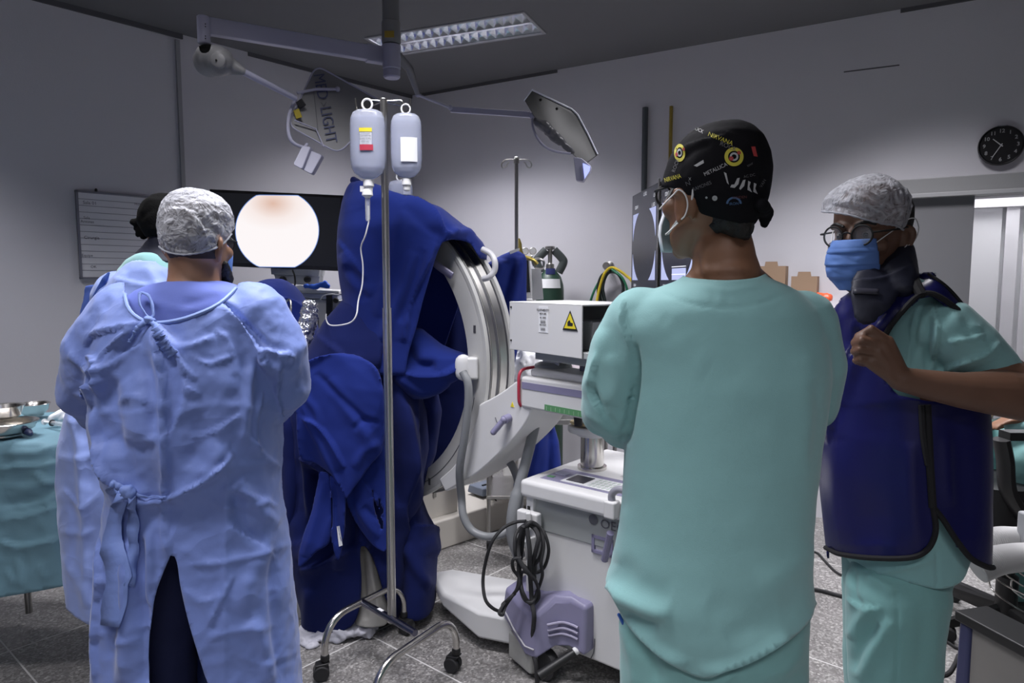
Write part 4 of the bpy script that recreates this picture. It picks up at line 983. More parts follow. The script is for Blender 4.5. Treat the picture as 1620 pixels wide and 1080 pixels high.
for z, s_, tx in ((.025, .010, 'EQUIPAMENTO'), (.038, .008, 'MOD 2400'), (.052, .008, 'Nr. 10543'), (.066, .011, '||||||||||'), (.078, .008, 'RX 110 kV'), (.092, .010, '||||||||||')):
    lettering('print', tx, bp_(bl*.505, -.0022, zB1-z), bd_, Z, s_, m_ink, lp_, bold=.0003)
q = bp_(bl*.86, -.0015, zB1-.06)
def tri(c, s_, dd, off): return [c+dd*-s_*.5+Z*-s_*.38+bn*off, c+dd*s_*.5+Z*-s_*.38+bn*off, c+Z*s_*.5+bn*off]
m = MB(); m.prism(tri(q, .078, bd_, 0), -bn*.0006); wt = mk('warning_sign', m, m_ink, bx); m = MB(); m.prism(tri(q, .060, bd_, -.0008), -bn*.0004); mk('yellow_field', m, m_yellow, wt)
m = MB(); m.prism([q+bd_*x+Z*z-bn*.0014 for x, z in ((-.012, -.014), (.014, -.014), (.016, -.004), (.004, -.002), (.0, .006), (-.006, .004), (-.012, -.002))], -bn*.0003); mk('pictogram', m, m_ink, wt)
# cradle of the arc and the arc itself
AC = Vector((-.56, 3.2, 1.155)); AU = Vector((.766, -.643, 0)); AN = Vector((-.643, -.766, 0)); RO, RI, WH = .665, .570, .085
def arc(t, r, n): return AC+AU*(r*math.cos(t))+Z*(r*math.sin(t))+AN*n
def sweep(prof, t0, t1, n=60):
    mm = MB(); mm.rings([[arc(math.radians(t0+(t1-t0)*k/n), r, o) for r, o in prof] for k in range(n+1)]); return mm
m_arc = mat('arc_enamel', (.44, .44, .43), .38); m_arcd = mat('arc_track_dark', (.06, .06, .07), .4)
T0, T1 = -118, 96
ao = mk('c_arc', sweep([(RI, WH), (RO-.02, WH), (RO-.006, WH-.004), (RO-.006, -WH), (RI, -WH)][::-1], T0, T1), m_arc, carm, smooth=True, angle=30)
for o_, w_, mm, nm, h in ((WH-.010, .010, m_arc, 'arc_rail', .012), (WH-.032, .008, m_arcd, 'arc_groove', .001), (WH-.058, .014, m_steel, 'arc_track', .004), (.004, .010, m_arcd, 'arc_belt', .002), (-.03, .02, m_steel, 'arc_track', .004), (-WH+.022, .018, m_arcd, 'arc_groove', .001), (-WH+.010, .010, m_arc, 'arc_rail', .016)):
    mk(nm, sweep([(RO-.008, o_-w_), (RO-.006+h, o_-w_), (RO-.006+h, o_+w_), (RO-.008, o_+w_)], T0, T1), mm, ao, smooth=True, angle=30)
mk('arc_seam', sweep([(RI+.045, WH-.001), (RI+.048, WH+.001), (RI+.045, WH+.001)], -118, -12), m_arcd, ao)
for t in (14, -58):
    m = MB(); a0 = math.radians(t); m.box(arc(a0, RI+.055, WH+.001), (.012, .002, .03), Matrix.Rotation(math.atan2(AU.y, AU.x), 3, 'Z')); mk('cover_plate', m, m_arcd, ao)
# inner cover strip by the drape and handle
m = MB(); m.tube(spline3([arc(math.radians(52), RI+.03, WH+.03), arc(math.radians(44), RI+.03, WH+.05), arc(math.radians(36), RI+.05, WH+.02)], 6), .018, 12, flat=.5); mk('arc_handle', m, m_purple, ao, smooth=True)
Pp = [W(763, 394, 2.72), W(777, 402, 2.70), W(783, 415, 2.68), W(782, 428, 2.68), W(774, 438, 2.68), W(765, 441, 2.70)]
m = MB(); m.tube(spline3(Pp, 6), .012, 12); mk('grab_bar', m, mat('bar_grey', (.5, .5, .52), .35), carm, smooth=True)
# cradle: curved cheek
CYc = 2.80
def kp(px, py): return hit(px, py, AC+AN*(WH+.012), AN)
cr = curve2([(757, 640), (790, 622), (826, 598), (840, 612), (843, 640), (832, 668), (812, 695), (785, 722), (755, 748), (722, 768), (704, 778)], 50)+curve2([(694, 758), (716, 738), (735, 712), (748, 680), (755, 655)], 16)
m = MB(); m.prism([kp(x, y) for x, y in cr], -AN*.26); crd = mk('cradle', m, m_dev, carm, bevel=.008)
q = kp(808, 643); m = MB(); m.prism([q, q+AU*.018, q+AU*.009+Z*.020], AN*.002); mk('warning_triangle', m, m_yellow, crd)
a = kp(805, 662)+AN*.03; b = kp(794, 680)+AN*.05; m = MB(); m.tube([kp(806, 660), a], .016, 14); m.tube([a, b], .012, 14); m.ball(a, .014); m.ball(b, .012); mk('brake_lever', m, m_purple, crd, smooth=True)
m = MB(); m.tube(spline3([kp(784, 660)+AN*.002, kp(787, 668)+AN*.002, kp(791, 677)+AN*.002], 4), .0018, 6); mk('scale_mark', m, m_inkg, crd)
# white connector plate on the arc with the thick hose
m = MB(); m.caps([kp(741, 572)+AN*.03, kp(741, 588)+AN*.03], [.033, .033], 20, flat=.6); mk('hose_socket', m, m_dev, carm, smooth=True)
m = MB(); m.box(kp(747, 582), (.05, .05, .09)); mk('socket_base', m, m_dev, carm, bevel=.01)
Hs = [kp(746, 586)+AN*.05, kp(754, 605)+AN*.05, kp(754, 640)+AN*.05, kp(748, 690)+AN*.05, kp(738, 740)+AN*.04, W(730, 785, 2.78), W(733, 815, 2.76), W(746, 838, 2.74), W(768, 848, 2.72), W(790, 846, 2.74), W(806, 836, 2.76), W(822, 815, 2.78)]
m = MB(); m.tube(spline3(Hs, 8), .0165, 14); mk('thick_hose', m, m_hose, carm, smooth=True)
Hs = [W(800, 722, 2.9), W(812, 740, 2.86), W(820, 765, 2.84), W(822, 800, 2.82), W(815, 830, 2.8)]
m = MB(); m.tube(spline3(Hs, 8), .017, 14); mk('thick_hose', m, m_hose, carm, smooth=True)
Hs = [W(850, 655, 2.70), W(842, 690, 2.68), W(832, 730, 2.66), W(820, 775, 2.64), W(812, 815, 2.62), W(812, 850, 2.62), W(822, 880, 2.62)]
m = MB(); m.tube(spline3(Hs, 8), [.021]*25+[.026]*24, 16); mk('support_tube', m, m_hose, carm, smooth=True)
# side controls seen above the arm
m = MB(); m.box(W(922, 595, 2.5), (.022, .03, .09)); m.tube([W(922, 590, 2.5), W(907, 596, 2.46)], .011, 10); mk('clamp_handle', m, m_purple, carm, bevel=.003)
# cable bundle on its holder
hx = mk('cable_holder', cbox(-.03, .07, -.035, 0, .50, .62), m_dev, carm, bevel=.008)
def q_(px, py, off=0.): return W(px, py, 2.50+off)
mk('holder_hook', (lambda mm: (mm.prism([q_(x, y) for x, y in ((832, 812), (840, 812), (841, 836), (836, 842), (831, 838))], (.0, .03, 0)), mm.prism([q_(x, y) for x, y in ((832, 852), (847, 850), (846, 884), (837, 890), (831, 884))], (0, .04, 0)), mm.prism([q_(x, y) for x, y in ((822, 857), (832, 857), (832, 866), (822, 866))], (0, .03, 0)), mm)[1])(MB()), m_dev, carm, bevel=.003)
def cable(pix, r=.0065, Y0=2.47, sp=.02):
    P = [W(x, y, Y0+sp*math.sin(k*1.7)) for k, (x, y) in enumerate(pix)]; m = MB(); m.tube(spline3(P, 8), r, 8); return mk('power_cable', m, m_rubber, carm, smooth=True)
cable([(832, 824), (815, 826), (795, 836), (778, 858), (768, 890), (764, 920), (768, 948), (780, 962), (793, 966), (796, 955), (808, 945), (818, 930), (822, 905), (826, 870), (830, 840), (838, 826), (850, 830), (862, 845), (868, 870), (862, 895), (850, 905), (836, 900), (824, 890)])
cable([(836, 826), (822, 836), (815, 850), (815, 875), (822, 892), (836, 898), (850, 888), (858, 866), (856, 842), (846, 828), (836, 828), (826, 845), (822, 870), (820, 900), (822, 925), (812, 940), (800, 958), (795, 972), (790, 968), (800, 952), (815, 938)], Y0=2.45)
cable([(840, 826), (855, 838), (860, 862), (856, 890), (858, 910), (850, 935), (842, 952), (830, 948), (824, 930), (826, 905), (840, 910), (850, 925), (852, 945), (840, 955), (828, 938), (822, 915), (812, 900), (812, 885), (825, 882)], Y0=2.44)
cable([(828, 832), (820, 860), (822, 885), (835, 905), (845, 915), (842, 895), (848, 870), (852, 850), (845, 835), (834, 832), (838, 870), (838, 900), (840, 930), (842, 955), (845, 975), (843, 1000), (842, 1025), (848, 1050), (850, 1085)], r=.0085, Y0=2.43)
m = MB(); m.tube([W(843, 885, 2.46), W(843, 905, 2.46)], .016, 12); mk('plug', m, m_black, carm, smooth=True)
# purple wheel cover, feet and legs
m = MB(); b0 = -.06
prof = [(-.075, .22), (.07, .22), (.14, .235), (.20, .27), (.30, .275), (.345, .268)]
top = [(791, 968), (830, 962), (865, 978), (905, 982), (928, 985)]
P_up = [cp(-0.100, -.02, .285), cp(0.000, -.07, .27), cp(0.074, -.10, .262), cp(0.118, -.10, .262), cp(0.167, -.045, .325), cp(0.223, -.03, .333), cp(0.291, -.03, .325), cp(0.291, .08, .325), cp(0.124, .10, .33), cp(-0.060, .12, .33)]
P_dn = [cp(-0.110, -.03, .17), cp(0.000, -.08, .13), cp(0.074, -.11, .095), cp(0.124, -.11, .095), cp(0.174, -.055, .14), cp(0.223, -.04, .15), cp(0.294, -.04, .14), cp(0.294, .08, .14), cp(0.124, .1, .12), cp(-0.070, .12, .17)]
m.rings([P_dn, [a*.35+b*.65 for a, b in zip(P_dn, P_up)], P_up]); pw = mk('wheel_cover', m, m_purple, carm, bevel=.016, seg=3)
for k in range(3):
    m = MB(); z = .20+k*.022; m.tube(spline3([cp(.155, -.075-.003*k, z-.01), cp(.195, -.048, z), cp(.235, -.042, z+.002), cp(.265, -.042, z)], 5), .005, 8); mk('cover_rib', m, mat('rib_lilac', (.33, .31, .42), .45), pw, smooth=True)
m = MB(); m.tube([cp(-.095, -.034, .20), cp(.0, -.084, .165), cp(.075, -.113, .138), cp(.118, -.113, .138)], .0035, 6); mk('cover_seam', m, mat('scuffed_edge', (.42, .41, .44), .6), pw)
m = MB(); m.rings([[cp(a, b, z) for a, b in ((-.06, -.05), (.09, -.10), (.125, -.02), (-.03, .06))] for z in (.02, .13)]); mk('wheel_guard', m, mat('scuffed_foot', (.38, .38, .36), .6, var=.15, vscale=20), pw, bevel=.012)
m = MB(); m.lathe(cp(.12, -.05, .06), [(.01, -.02), (.058, -.02), (.062, -.012), (.062, .012), (.058, .02), (.01, .02)], 28, axis=CY_); mk('wheel', m, m_rubber, carm, smooth=True)
m = MB(); m.tube([cp(.25, -.04, .145), cp(.17, -.15, .075)], [.014, .018], 12); mk('brake_pedal', m, m_black, carm, smooth=True)
m = MB(); m.ball(cp(.253, -.035, .15), .015); mk('pedal_cap', m, m_elastic, carm, smooth=True)
m = MB(); m.tube(spline3([cp(.30, .016, .19), cp(.297, .016, .14), cp(.285, .016, .11)], 4), .002, 6); mk('brake_mark', m, m_inkg, body)
for a_, b_ in ((.54, .1), (.54, .46), (.1, .46)):
    m = MB(); m.lathe(cp(a_, b_, .06), [(.01, -.02), (.06, -.02), (.06, .02), (.01, .02)], 24, axis=CY_); mk('wheel', m, m_rubber, carm, smooth=True)
# maker lettering and handle frame on the body
z_ = z_at(960, 830, .33); pL = cp(.372, .0125, z_+.0); lettering('maker_lettering', 'OEC', pL, CX, Z, .046, m_inkg, body, sx=1.1)
m = MB(); pr = cp(.292, .011, z_+.008); m.lathe(pr, [(.001, 0), (.019, 0), (.019, .0015), (.001, .0015)], 24, axis=-CY_); mk('maker_emblem', m, m_inkg, body)
z0, z1 = z_-.115, z_-.048
m = MB()
for q in ((.285, .375, z1-.012, z1), (.285, .375, z0, z0+.012), (.285, .297, z0, z1), (.363, .375, z0, z1)):
    m.prism([cp(q[0], .010, q[2]), cp(q[1], .010, q[2]), cp(q[1], .010, q[3]), cp(q[0], .010, q[3])], CY_*.012)
mk('square_frame', m, m_purple, body, bevel=.001)
m = MB(); m.tube([cp(.36, -.02, z0+.0), cp(.40, -.05, z1+.05)], .013, 10); mk('door_lever', m, m_purple, body, smooth=True)
# handle at the front corner of the tray
m = MB(); m.tube(spline3([cp(.405, -.05, zt), cp(.405, -.05, zt+.03), cp(.43, -.05, zt+.052), cp(.48, -.05, zt+.052), cp(.58, -.05, zt+.052)], 6), .013, 14); mk('push_handle', m, mat('grey_handle', (.27, .27, .31), .4), carm, smooth=True)
m = MB(); m.box(cp(.405, -.05, zt-.022), (.045, .045, .062), RC); mk('handle_base', m, m_dev, carm, bevel=.008)
# long white foot reaching under the table
f0 = WF(735, 958, .10); 
Lg = [WF(688, 915, .155), WF(700, 899, .165), WF(730, 893, .17), WF(830, 918, .17), WF(870, 960, .17), WF(800, 965, .155), WF(770, 952, .15)]
Lb = [WF(690, 922, .10), WF(700, 903, .06), WF(732, 899, .06), WF(835, 925, .05), WF(872, 975, .04), WF(795, 985, .04), WF(712, 950, .06)]
Tp = [W(682, 905, 3.02), W(690, 897, 3.06), W(716, 892, 3.08), W(830, 915, 2.95), W(840, 960, 2.58), W(756, 952, 2.66), W(700, 928, 2.85)]
for p in Tp: p.z = .165
Tp[0].z = .15; Tp[6].z = .15
Bp = [p.copy() for p in Tp]
for p in Bp: p.z = .045
Bp[0].z = .11; Bp[1].z = .1; Bp[6].z = .085
m = MB(); m.rings([Bp, Tp]); mk('base_leg', m, m_dev, carm, bevel=.02, seg=3)
m = MB(); wc = WF(705, 948, .04); m.lathe(wc, [(.005, -.015), (.040, -.015), (.045, -.008), (.045, .008), (.040, .015), (.005, .015)], 22, axis=(1, .3, 0)); mk('wheel', m, mat('wheel_pale', (.42, .42, .40), .5), carm, smooth=True)
# ================================================================ people: shared builders
def surf(me):
    return BVHTree.FromPolygons([v.co[:] for v in me.vertices], [p.vertices[:] for p in me.polygons])
def onsurf(bvh, px, py, off=.002, Y=1.7):
    e = Vector((0, 0, EYE)); d = (W(px, py, 1.0)-e).normalized(); h = bvh.ray_cast(e, d)
    if h[0] is None:
        q = W(px, py, Y); h = bvh.find_nearest(q)
        if h[0] is None: return q
    n = h[1]
    if n.dot(d) > 0: n = -n
    return h[0]+n*off
def seam(name, bvh, line, r, m, parent, off=.001, n=24, flat=.5, Y=1.7, seg=8):
    ln = curve2(line, n) if len(line) > 2 else [(line[0][0]*(1-k/n)+line[1][0]*k/n, line[0][1]*(1-k/n)+line[1][1]*k/n) for k in range(n+1)]
    P = [onsurf(bvh, x, y, off, Y) for x, y in ln]; mb = MB(); mb.tube(P, r, seg, up=(0, -1, 0), flat=1.0)
    return mk(name, mb, m, parent, smooth=True)
class Frame:
    """head frame: origin between the eyes' level and the skull axis; a = turn from facing the lens towards the left of the room"""
    def __init__(s, px, py, Y, a, tilt=0., roll=0., k=1.):
        s.o = W(px, py, Y); a = math.radians(a); s.R = Matrix.Rotation(-a, 3, 'Z') @ Matrix.Rotation(math.radians(tilt), 3, 'X') @ Matrix.Rotation(math.radians(roll), 3, 'Y'); s.k = k
    def __call__(s, x, y, z): return s.o+s.R @ Vector((x, y, z))*s.k
HEADROWS = [(-.120, .018, -.086, -.035), (-.108, .036, -.094, -.020), (-.090, .050, -.096, .0), (-.070, .059, -.094, .028), (-.045, .064, -.093, .055), (-.020, .068, -.090, .078),
            (.005, .072, -.087, .092), (.030, .0755, -.092, .099), (.060, .0755, -.088, .100), (.085, .068, -.076, .090), (.103, .054, -.058, .071), (.115, .034, -.034, .044), (.120, .012, -.010, .018)]
def head(mb, F):
    R = []
    for z, w, f, b in HEADROWS:
        r = []
        for k in range(36):
            t = 2*PI*k/36; x = w*math.copysign(abs(math.cos(t))**.9, math.cos(t)); c = (f+b)/2; h = (b-f)/2
            r.append(F(x, c+h*math.sin(t), z))
        R.append(r)
    mb.rings(R)
    mb.caps([F(0, -.090, .012), F(0, -.100, -.012), F(0, -.108, -.034), F(0, -.103, -.040)], [.008, .010, .014, .012], 10)       # nose
    for s in (-1, 1):
        mb.caps([F(s*.012, -.098, -.040), F(s*.006, -.100, -.041)], .009, 8)
        mb.caps([F(s*.013, -.094, .020), F(s*.034, -.090, .025), F(s*.052, -.076, .020)], [.007, .009, .006], 8)     # brow
        mb.caps([F(s*.030, -.078, -.030), F(s*.052, -.062, -.026)], [.020, .018], 10)                                      # cheek
        E = [F(s*.070, .008, .004), F(s*.081, .018, .012), F(s*.087, .027, .000), F(s*.083, .025, -.022), F(s*.074, .015, -.042), F(s*.069, .008, -.050)]
        mb.caps(spline3(E, 3), .0065, 8)                                                                               # ear rim
        mb.caps([F(s*.069, .012, -.004), F(s*.070, .014, -.032)], [.014, .010], 10)                                          # ear cup
    mb.caps([F(-.020, -.094, -.063), F(0, -.101, -.061), F(.020, -.094, -.063)], [.005, .0075, .005], 8)
    mb.caps([F(-.018, -.092, -.073), F(0, -.099, -.075), F(.018, -.092, -.073)], [.006, .008, .006], 8)
    mb.ball(F(0, -.088, -.105), .017)
def face_details(F, parent, brow_m, eye=True):
    for s in (-1, 1):
        if eye:
            mb = MB(); mb.ball(F(s*.031, -.0765, .0), .0120, 16, 12); ey = mk('eyeball', mb, mat('eye_white', (.22, .20, .19), .3), parent, smooth=True)
            mb = MB(); d = (F(s*.031, -1, -.05)-F(s*.031, 0, 0)).normalized(); mb.ball(F(s*.031, -.078, 0)+d*.0075, .0064, 12, 8); mk('iris', mb, mat('eye_dark', (.02, .012, .008), .15), ey, smooth=True)
        mb = MB(); mb.caps(spline3([F(s*.014, -.101, .022), F(s*.032, -.098, .029), F(s*.050, -.084, .024)], 4), .0035, 8); mk('eyebrow', mb, brow_m, parent, smooth=True)
def hand(mb, w, d, n, side=1, curl=.35, k=1.):
    """palm and five fingers from wrist w along d, palm facing n"""
    d = Vector(d).normalized(); n = Vector(n); n = (n-d*n.dot(d)).normalized(); s = d.cross(n)*side
    for i, (o, L, r) in enumerate(((-.030, .068, .0088), (-.010, .078, .0092), (.010, .073, .0088), (.029, .056, .0078))):
        root = w+(d*(.090-abs(o)*.25)+s*o)*k
        mb.caps([w+s*o*.55*k, w+(d*.045+s*o*.85)*k, root], [.016*k, .0145*k, .0115*k], 10)
        p = root; a = curl*.6; P = [p]
        for q, f in enumerate((.46, .30, .24)):
            a += curl*(.55 if q else .2); p = p+(d*math.cos(a)+n*math.sin(a))*L*f*k; P.append(p)
        mb.caps(P, [r*k*1.05, r*k, r*k*.92, r*k*.8], 10)
    t0 = w+(d*.018-s*.022+n*.008)*k
    mb.caps([t0, t0+(d*.035-s*.026+n*.016)*k, t0+(d*.062-s*.030+n*.026)*k, t0+(d*.084-s*.026+n*.034)*k], [.015*k, .012*k, .0105*k, .008*k], 10)
def shoe(mb, a, yaw):
    d = Vector((math.sin(yaw), math.cos(yaw), 0)); a = Vector((a.x, a.y, 0))
    mb.caps([a-d*.05+Vector((0, 0, .04)), a+d*.05+Vector((0, 0, .045)), a+d*.15+Vector((0, 0, .035))], [.038, .042, .036], 14, flat=1.0)
def frame_limbs(mb, N0, SL, SR, EL, ER, WL, WR, hips, knees, ankles, yaw, hands=None):
    """trunk, neck and limbs under the clothes, tapering from joint to joint"""
    hc = (hips[0]+hips[1])/2; sc = (SL+SR)/2
    mb.caps([N0+Vector((0, 0, .05)), N0, sc+Vector((0, 0, .02))], [.052, .054, .07], 18)
    mb.caps([SL*.75+SR*.25, SR*.75+SL*.25], [.075, .075], 16); mb.caps([sc+Vector((0, 0, -.06)), sc*.5+hc*.5, hc], [.115, .10, .12], 20)
    for S, E, Wr in ((SL, EL, WL), (SR, ER, WR)):
        mb.caps([S, S*.5+E*.5, E], [.052, .046, .038], 14); mb.caps([E, E*.65+Wr*.35, Wr], [.038, .037, .025], 14)
    for h, k_, a in zip(hips, knees, ankles):
        mb.caps([h, h*.5+k_*.5, k_], [.088, .074, .054], 16); mb.caps([k_, k_*.6+a*.4, a], [.054, .052, .035], 14)
        f = MB(); mb.caps([a, a+Vector((math.sin(yaw)*.13, math.cos(yaw)*.13, -.05))], [.034, .028], 12)
def clothe(name, mb, voxel, m, parent, fold=(), wr=(), smooth=5, cuts=(), thick=.0025, famp=1.):
    me = remesh(mb, voxel, smooth)
    for w in wr: wrinkle(me, **w)
    if fold: folds(me, fold, famp)
    full = surf(me)
    for c in cuts: cut(me, *c[:1], **c[1])
    o = finish(me, name, m, parent)
    if thick: shell(o, thick)
    return o, full
def glasses(F, parent, m, rx=.023, rz=.020, y=-.104, tint=None):
    g = MB()
    ring = lambda s: [F(s*.033+rx*math.cos(t), y+abs(math.cos(t)*.0)+.004*(s*math.cos(t) > 0)*abs(math.cos(t)), .0+rz*math.sin(t)) for t in [2*PI*k/28 for k in range(29)]]
    for s in (-1, 1): g.tube(ring(s), .0022, 8)
    g.tube(spline3([F(-.011, y, .004), F(0, y-.004, .008), F(.011, y, .004)], 5), .002, 8)
    for s in (-1, 1):
        g.tube(spline3([F(s*.056, y+.003, .006), F(s*.071, y+.020, .007), F(s*.079, -.02, .010), F(s*.080, .012, .012), F(s*.078, .034, -.008)], 5), .0022, 8)
    o = mk('glasses', g, m, parent, smooth=True)
    for s in (-1, 1):
        l = MB(); P = [F(s*.033+rx*.97*math.cos(t), y, rz*.97*math.sin(t)) for t in [2*PI*k/24 for k in range(24)]]; l.prism(P, F(0, .0012, 0)-F(0, 0, 0))
        mk('lens', l, mat('lens_glass', (.8, .85, .95), .03, alpha=.05, spec=.5), o)
    return o
def decal_text(name, txt, bvh, px, py, size, ang, m, parent, bold=0., sx=1., shear=0., off=.0012, Y=1.2):
    me = text_mesh(txt, size, bold); c, s = math.cos(math.radians(ang)), math.sin(math.radians(ang))
    for v in me.vertices:
        x = v.co.x*sx+v.co.y*shear; y = v.co.y; v.co = onsurf(bvh, px+x*c+y*s, py-(y*c-x*s), off, Y)
    return mk(name, None, m, parent, mesh=me)
def decal_poly(name, pts, bvh, m, parent, off=.001, Y=1.2, n=1):
    me = MB(); P = [onsurf(bvh, x, y, off, Y) for x, y in pts]; c = onsurf(bvh, sum(p[0] for p in pts)/len(pts), sum(p[1] for p in pts)/len(pts), off, Y)
    me.add(P+[c], [(i, (i+1) % len(P), len(P)) for i in range(len(P))]); return mk(name, me, m, parent)
def decal_ring(name, bvh, cx, cy, r0, r1, m, parent, ang=0., asp=1., off=.001, n=28, a0=0, a1=2*PI, Y=1.2):
    mb = MB(); R = []
    for r in (r0, r1): R.append([onsurf(bvh, cx+r*math.cos(a0+(a1-a0)*k/n)*asp, cy+r*math.sin(a0+(a1-a0)*k/n), off, Y) for k in range(n+1)])
    mb.rings(R, closed=False, cap=False); return mk(name, mb, m, parent)
def P3(x, y, Y): return W(x, y, Y)

# ================================================================ person in the blue gown, seen from behind (left foreground)
YB = 1.72
pb = thing('person', Vector((W(310, 600, YB).x, YB, 0)), 'person seen from behind in a wrinkled blue surgical gown and white hairnet, left foreground', 'person')
F = Frame(311, 384, YB, 187, k=.90)
mb = MB(); head(mb, F)
hx_ = W(308, 900, YB).x
N0 = W(308, 440, YB+.0); SL = W(195, 500, YB); SR = W(405, 500, YB); EL = W(150, 625, YB+.05); ER = W(440, 625, YB+.05); WL = W(200, 640, YB+.30); WR = W(400, 620, YB+.32)
hips = [Vector((hx_-.10, YB, .92)), Vector((hx_+.10, YB, .92))]; knees = [Vector((hx_-.11, YB+.02, .50)), Vector((hx_+.12, YB+.02, .50))]; ankles = [Vector((hx_-.12, YB+.0, .08)), Vector((hx_+.13, YB+.0, .08))]
frame_limbs(mb, N0, SL, SR, EL, ER, WL, WR, hips, knees, ankles, 0.)
mb.caps([W(308, 412, YB+.012), W(308, 440, YB+.006), W(308, 470, YB)], [.060, .062, .072], 20)
hand(mb, WL, (.3, 1, -.1), (1, -.2, -.4), 1, .5); hand(mb, WR, (-.3, 1, -.1), (-1, -.2, -.4), -1, .5)
me = remesh(mb, .0055, 3); body = finish(me, 'body', m_skin2, pb)
# cropped hair, beard, ear-side details
mb = MB()
R = []
for z, w, f, b in HEADROWS:
    if -.045 <= z <= .12:
        k = .0025; R.append([F((w+k)*math.copysign(abs(math.cos(t))**.9, math.cos(t)), ((-.03 if z < .03 else f-.002)+b)/2+(b+k-(-.03 if z < .03 else f-.002))/2*math.sin(t), z) for t in [2*PI*q/30 for q in range(30)]])
mb.rings(R); mk('cropped_hair', mb, mat('stubble_hair', (.035, .022, .015), .75, bump=.6, scale=240, bdist=.002), pb, smooth=True, angle=0)
mb = MB(); mb.caps([F(.066, -.01, -.03), F(.064, -.03, -.06), F(.050, -.06, -.095), F(.02, -.088, -.118), F(-.02, -.088, -.118), F(-.05, -.06, -.095), F(-.064, -.03, -.06)], [.009, .012, .018, .02, .02, .018, .01], 12)
me = remesh(mb, .004, 2); wrinkle(me, .003, 90, 3); finish(me, 'beard', m_hair, pb)
glasses(F, pb, m_ink)
mb = MB(); mb.tube(spline3([F(.070, .034, .03), F(.078, .036, 0), F(.078, .026, -.03), F(.070, .0, -.05)], 5), .0016, 6); mk('mask_loop', mb, m_elastic, pb, smooth=True)
mb = MB(); mb.caps([F(0, -.112, -.03), F(0, -.112, -.085)], [.035, .03], 16, flat=1.0); mk('mask', mb, m_maskb, pb, smooth=True)
# hairnet: gathered cap
def net_cap(rows, cuts_poly, F_, parent, Yc, folds_, seed, voxel=.0034, puck=.0035):
    mb = MB(); mb.loft(rows, 44, 2.1)
    me = remesh(mb, voxel, 3)
    wrinkle(me, puck*.40, 62, 3, (1, 1, 1.9), seed=seed, ridged=True); wrinkle(me, puck*.22, 24, 3, (1, 1, 1.6), seed=seed+3, ridged=True)
    folds(me, folds_)
    bv = surf(me); cut(me, cuts_poly, 'all', snap=5)
    o = finish(me, 'hairnet', m_net, parent)
    edge = cuts_poly[4:-7]; mb = MB(); P = [onsurf(bv, x, y, .001, Yc) for x, y in edge]; mb.tube(P, [.0018+.0012*(k % 2) for k in range(len(P))], 8); mk('elastic_edge', mb, mat('net_elastic', (.36, .37, .41), .8), o, smooth=True); return o, bv
rows = [(299, 298, 318, YB, .03), (302, 283, 335, YB, .055), (309, 268, 350, YB, .078), (322, 256, 363, YB, .094), (340, 249, 370, YB, .104), (358, 247, 371, YB+.0, .108), (376, 249, 368, YB, .106), (392, 253, 362, YB, .098), (404, 262, 350, YB, .088), (412, 275, 340, YB, .07)]
low = curve2([(236, 360), (250, 386), (262, 397), (285, 402), (305, 401), (325, 397), (345, 390), (358, 380), (368, 366), (380, 350)], 40)
fl = [('s', [(262, 330), (300, 335), (322, 365), (328, 390)], .005, 10), ('s', [(285, 325), (305, 345), (315, 375)], .004, 8), ('r', [(255, 395), (300, 400), (350, 388)], .004, 6),
      ('v', [(330, 340), (352, 352), (362, 368)], .004, 6), ('v', [(322, 350), (345, 370), (352, 382)], .004, 6), ('r', [(270, 345), (262, 370), (272, 392)], .004, 6), ('s', [(300, 320), (340, 325), (366, 345)], .003, 8)]
net_cap(rows, low+[(400, 500), (220, 500)], F, pb, YB, fl, 2)
# blue shirt showing in the gown's open back
mb = MB(); mb.loft([(444, 262, 352, YB, .062), (449, 240, 368, YB, .075), (458, 214, 390, YB, .088), (475, 190, 405, YB, .10), (505, 168, 420, YB, .11), (560, 160, 428, YB, .12), (620, 160, 428, YB, .12), (800, 185, 430, YB, .12)], 40, 2.3)
clothe('shirt', mb, .009, m_under, pb, [('v', [(285, 480), (320, 478), (350, 470)], .004, 8), ('r', [(225, 470), (290, 490), (350, 470)], .003, 6)], [dict(amp=.002, scale=12)], 4,
       [([(255, 420), (262, 441), (300, 444), (352, 443), (362, 420)], dict(which='front', snap=8))])
# navy trousers seen through the slit
mb = MB()
for h, k_, a in zip(hips, knees, ankles): mb.caps([h, k_, a+Vector((0, 0, .03))], [.115, .09, .085], 20)
clothe('trousers', mb, .012, m_navy, pb, (), [dict(amp=.006, scale=9)], 3)
mb = MB()
for a in ankles: shoe(mb, a, 0)
me = remesh(mb, .008, 2)
mb = MB(); shoe(mb, ankles[0], 0); mk('shoe', mb, m_rubber, pb, smooth=True); mb = MB(); shoe(mb, ankles[1], 0); mk('shoe', mb, m_rubber, pb, smooth=True)
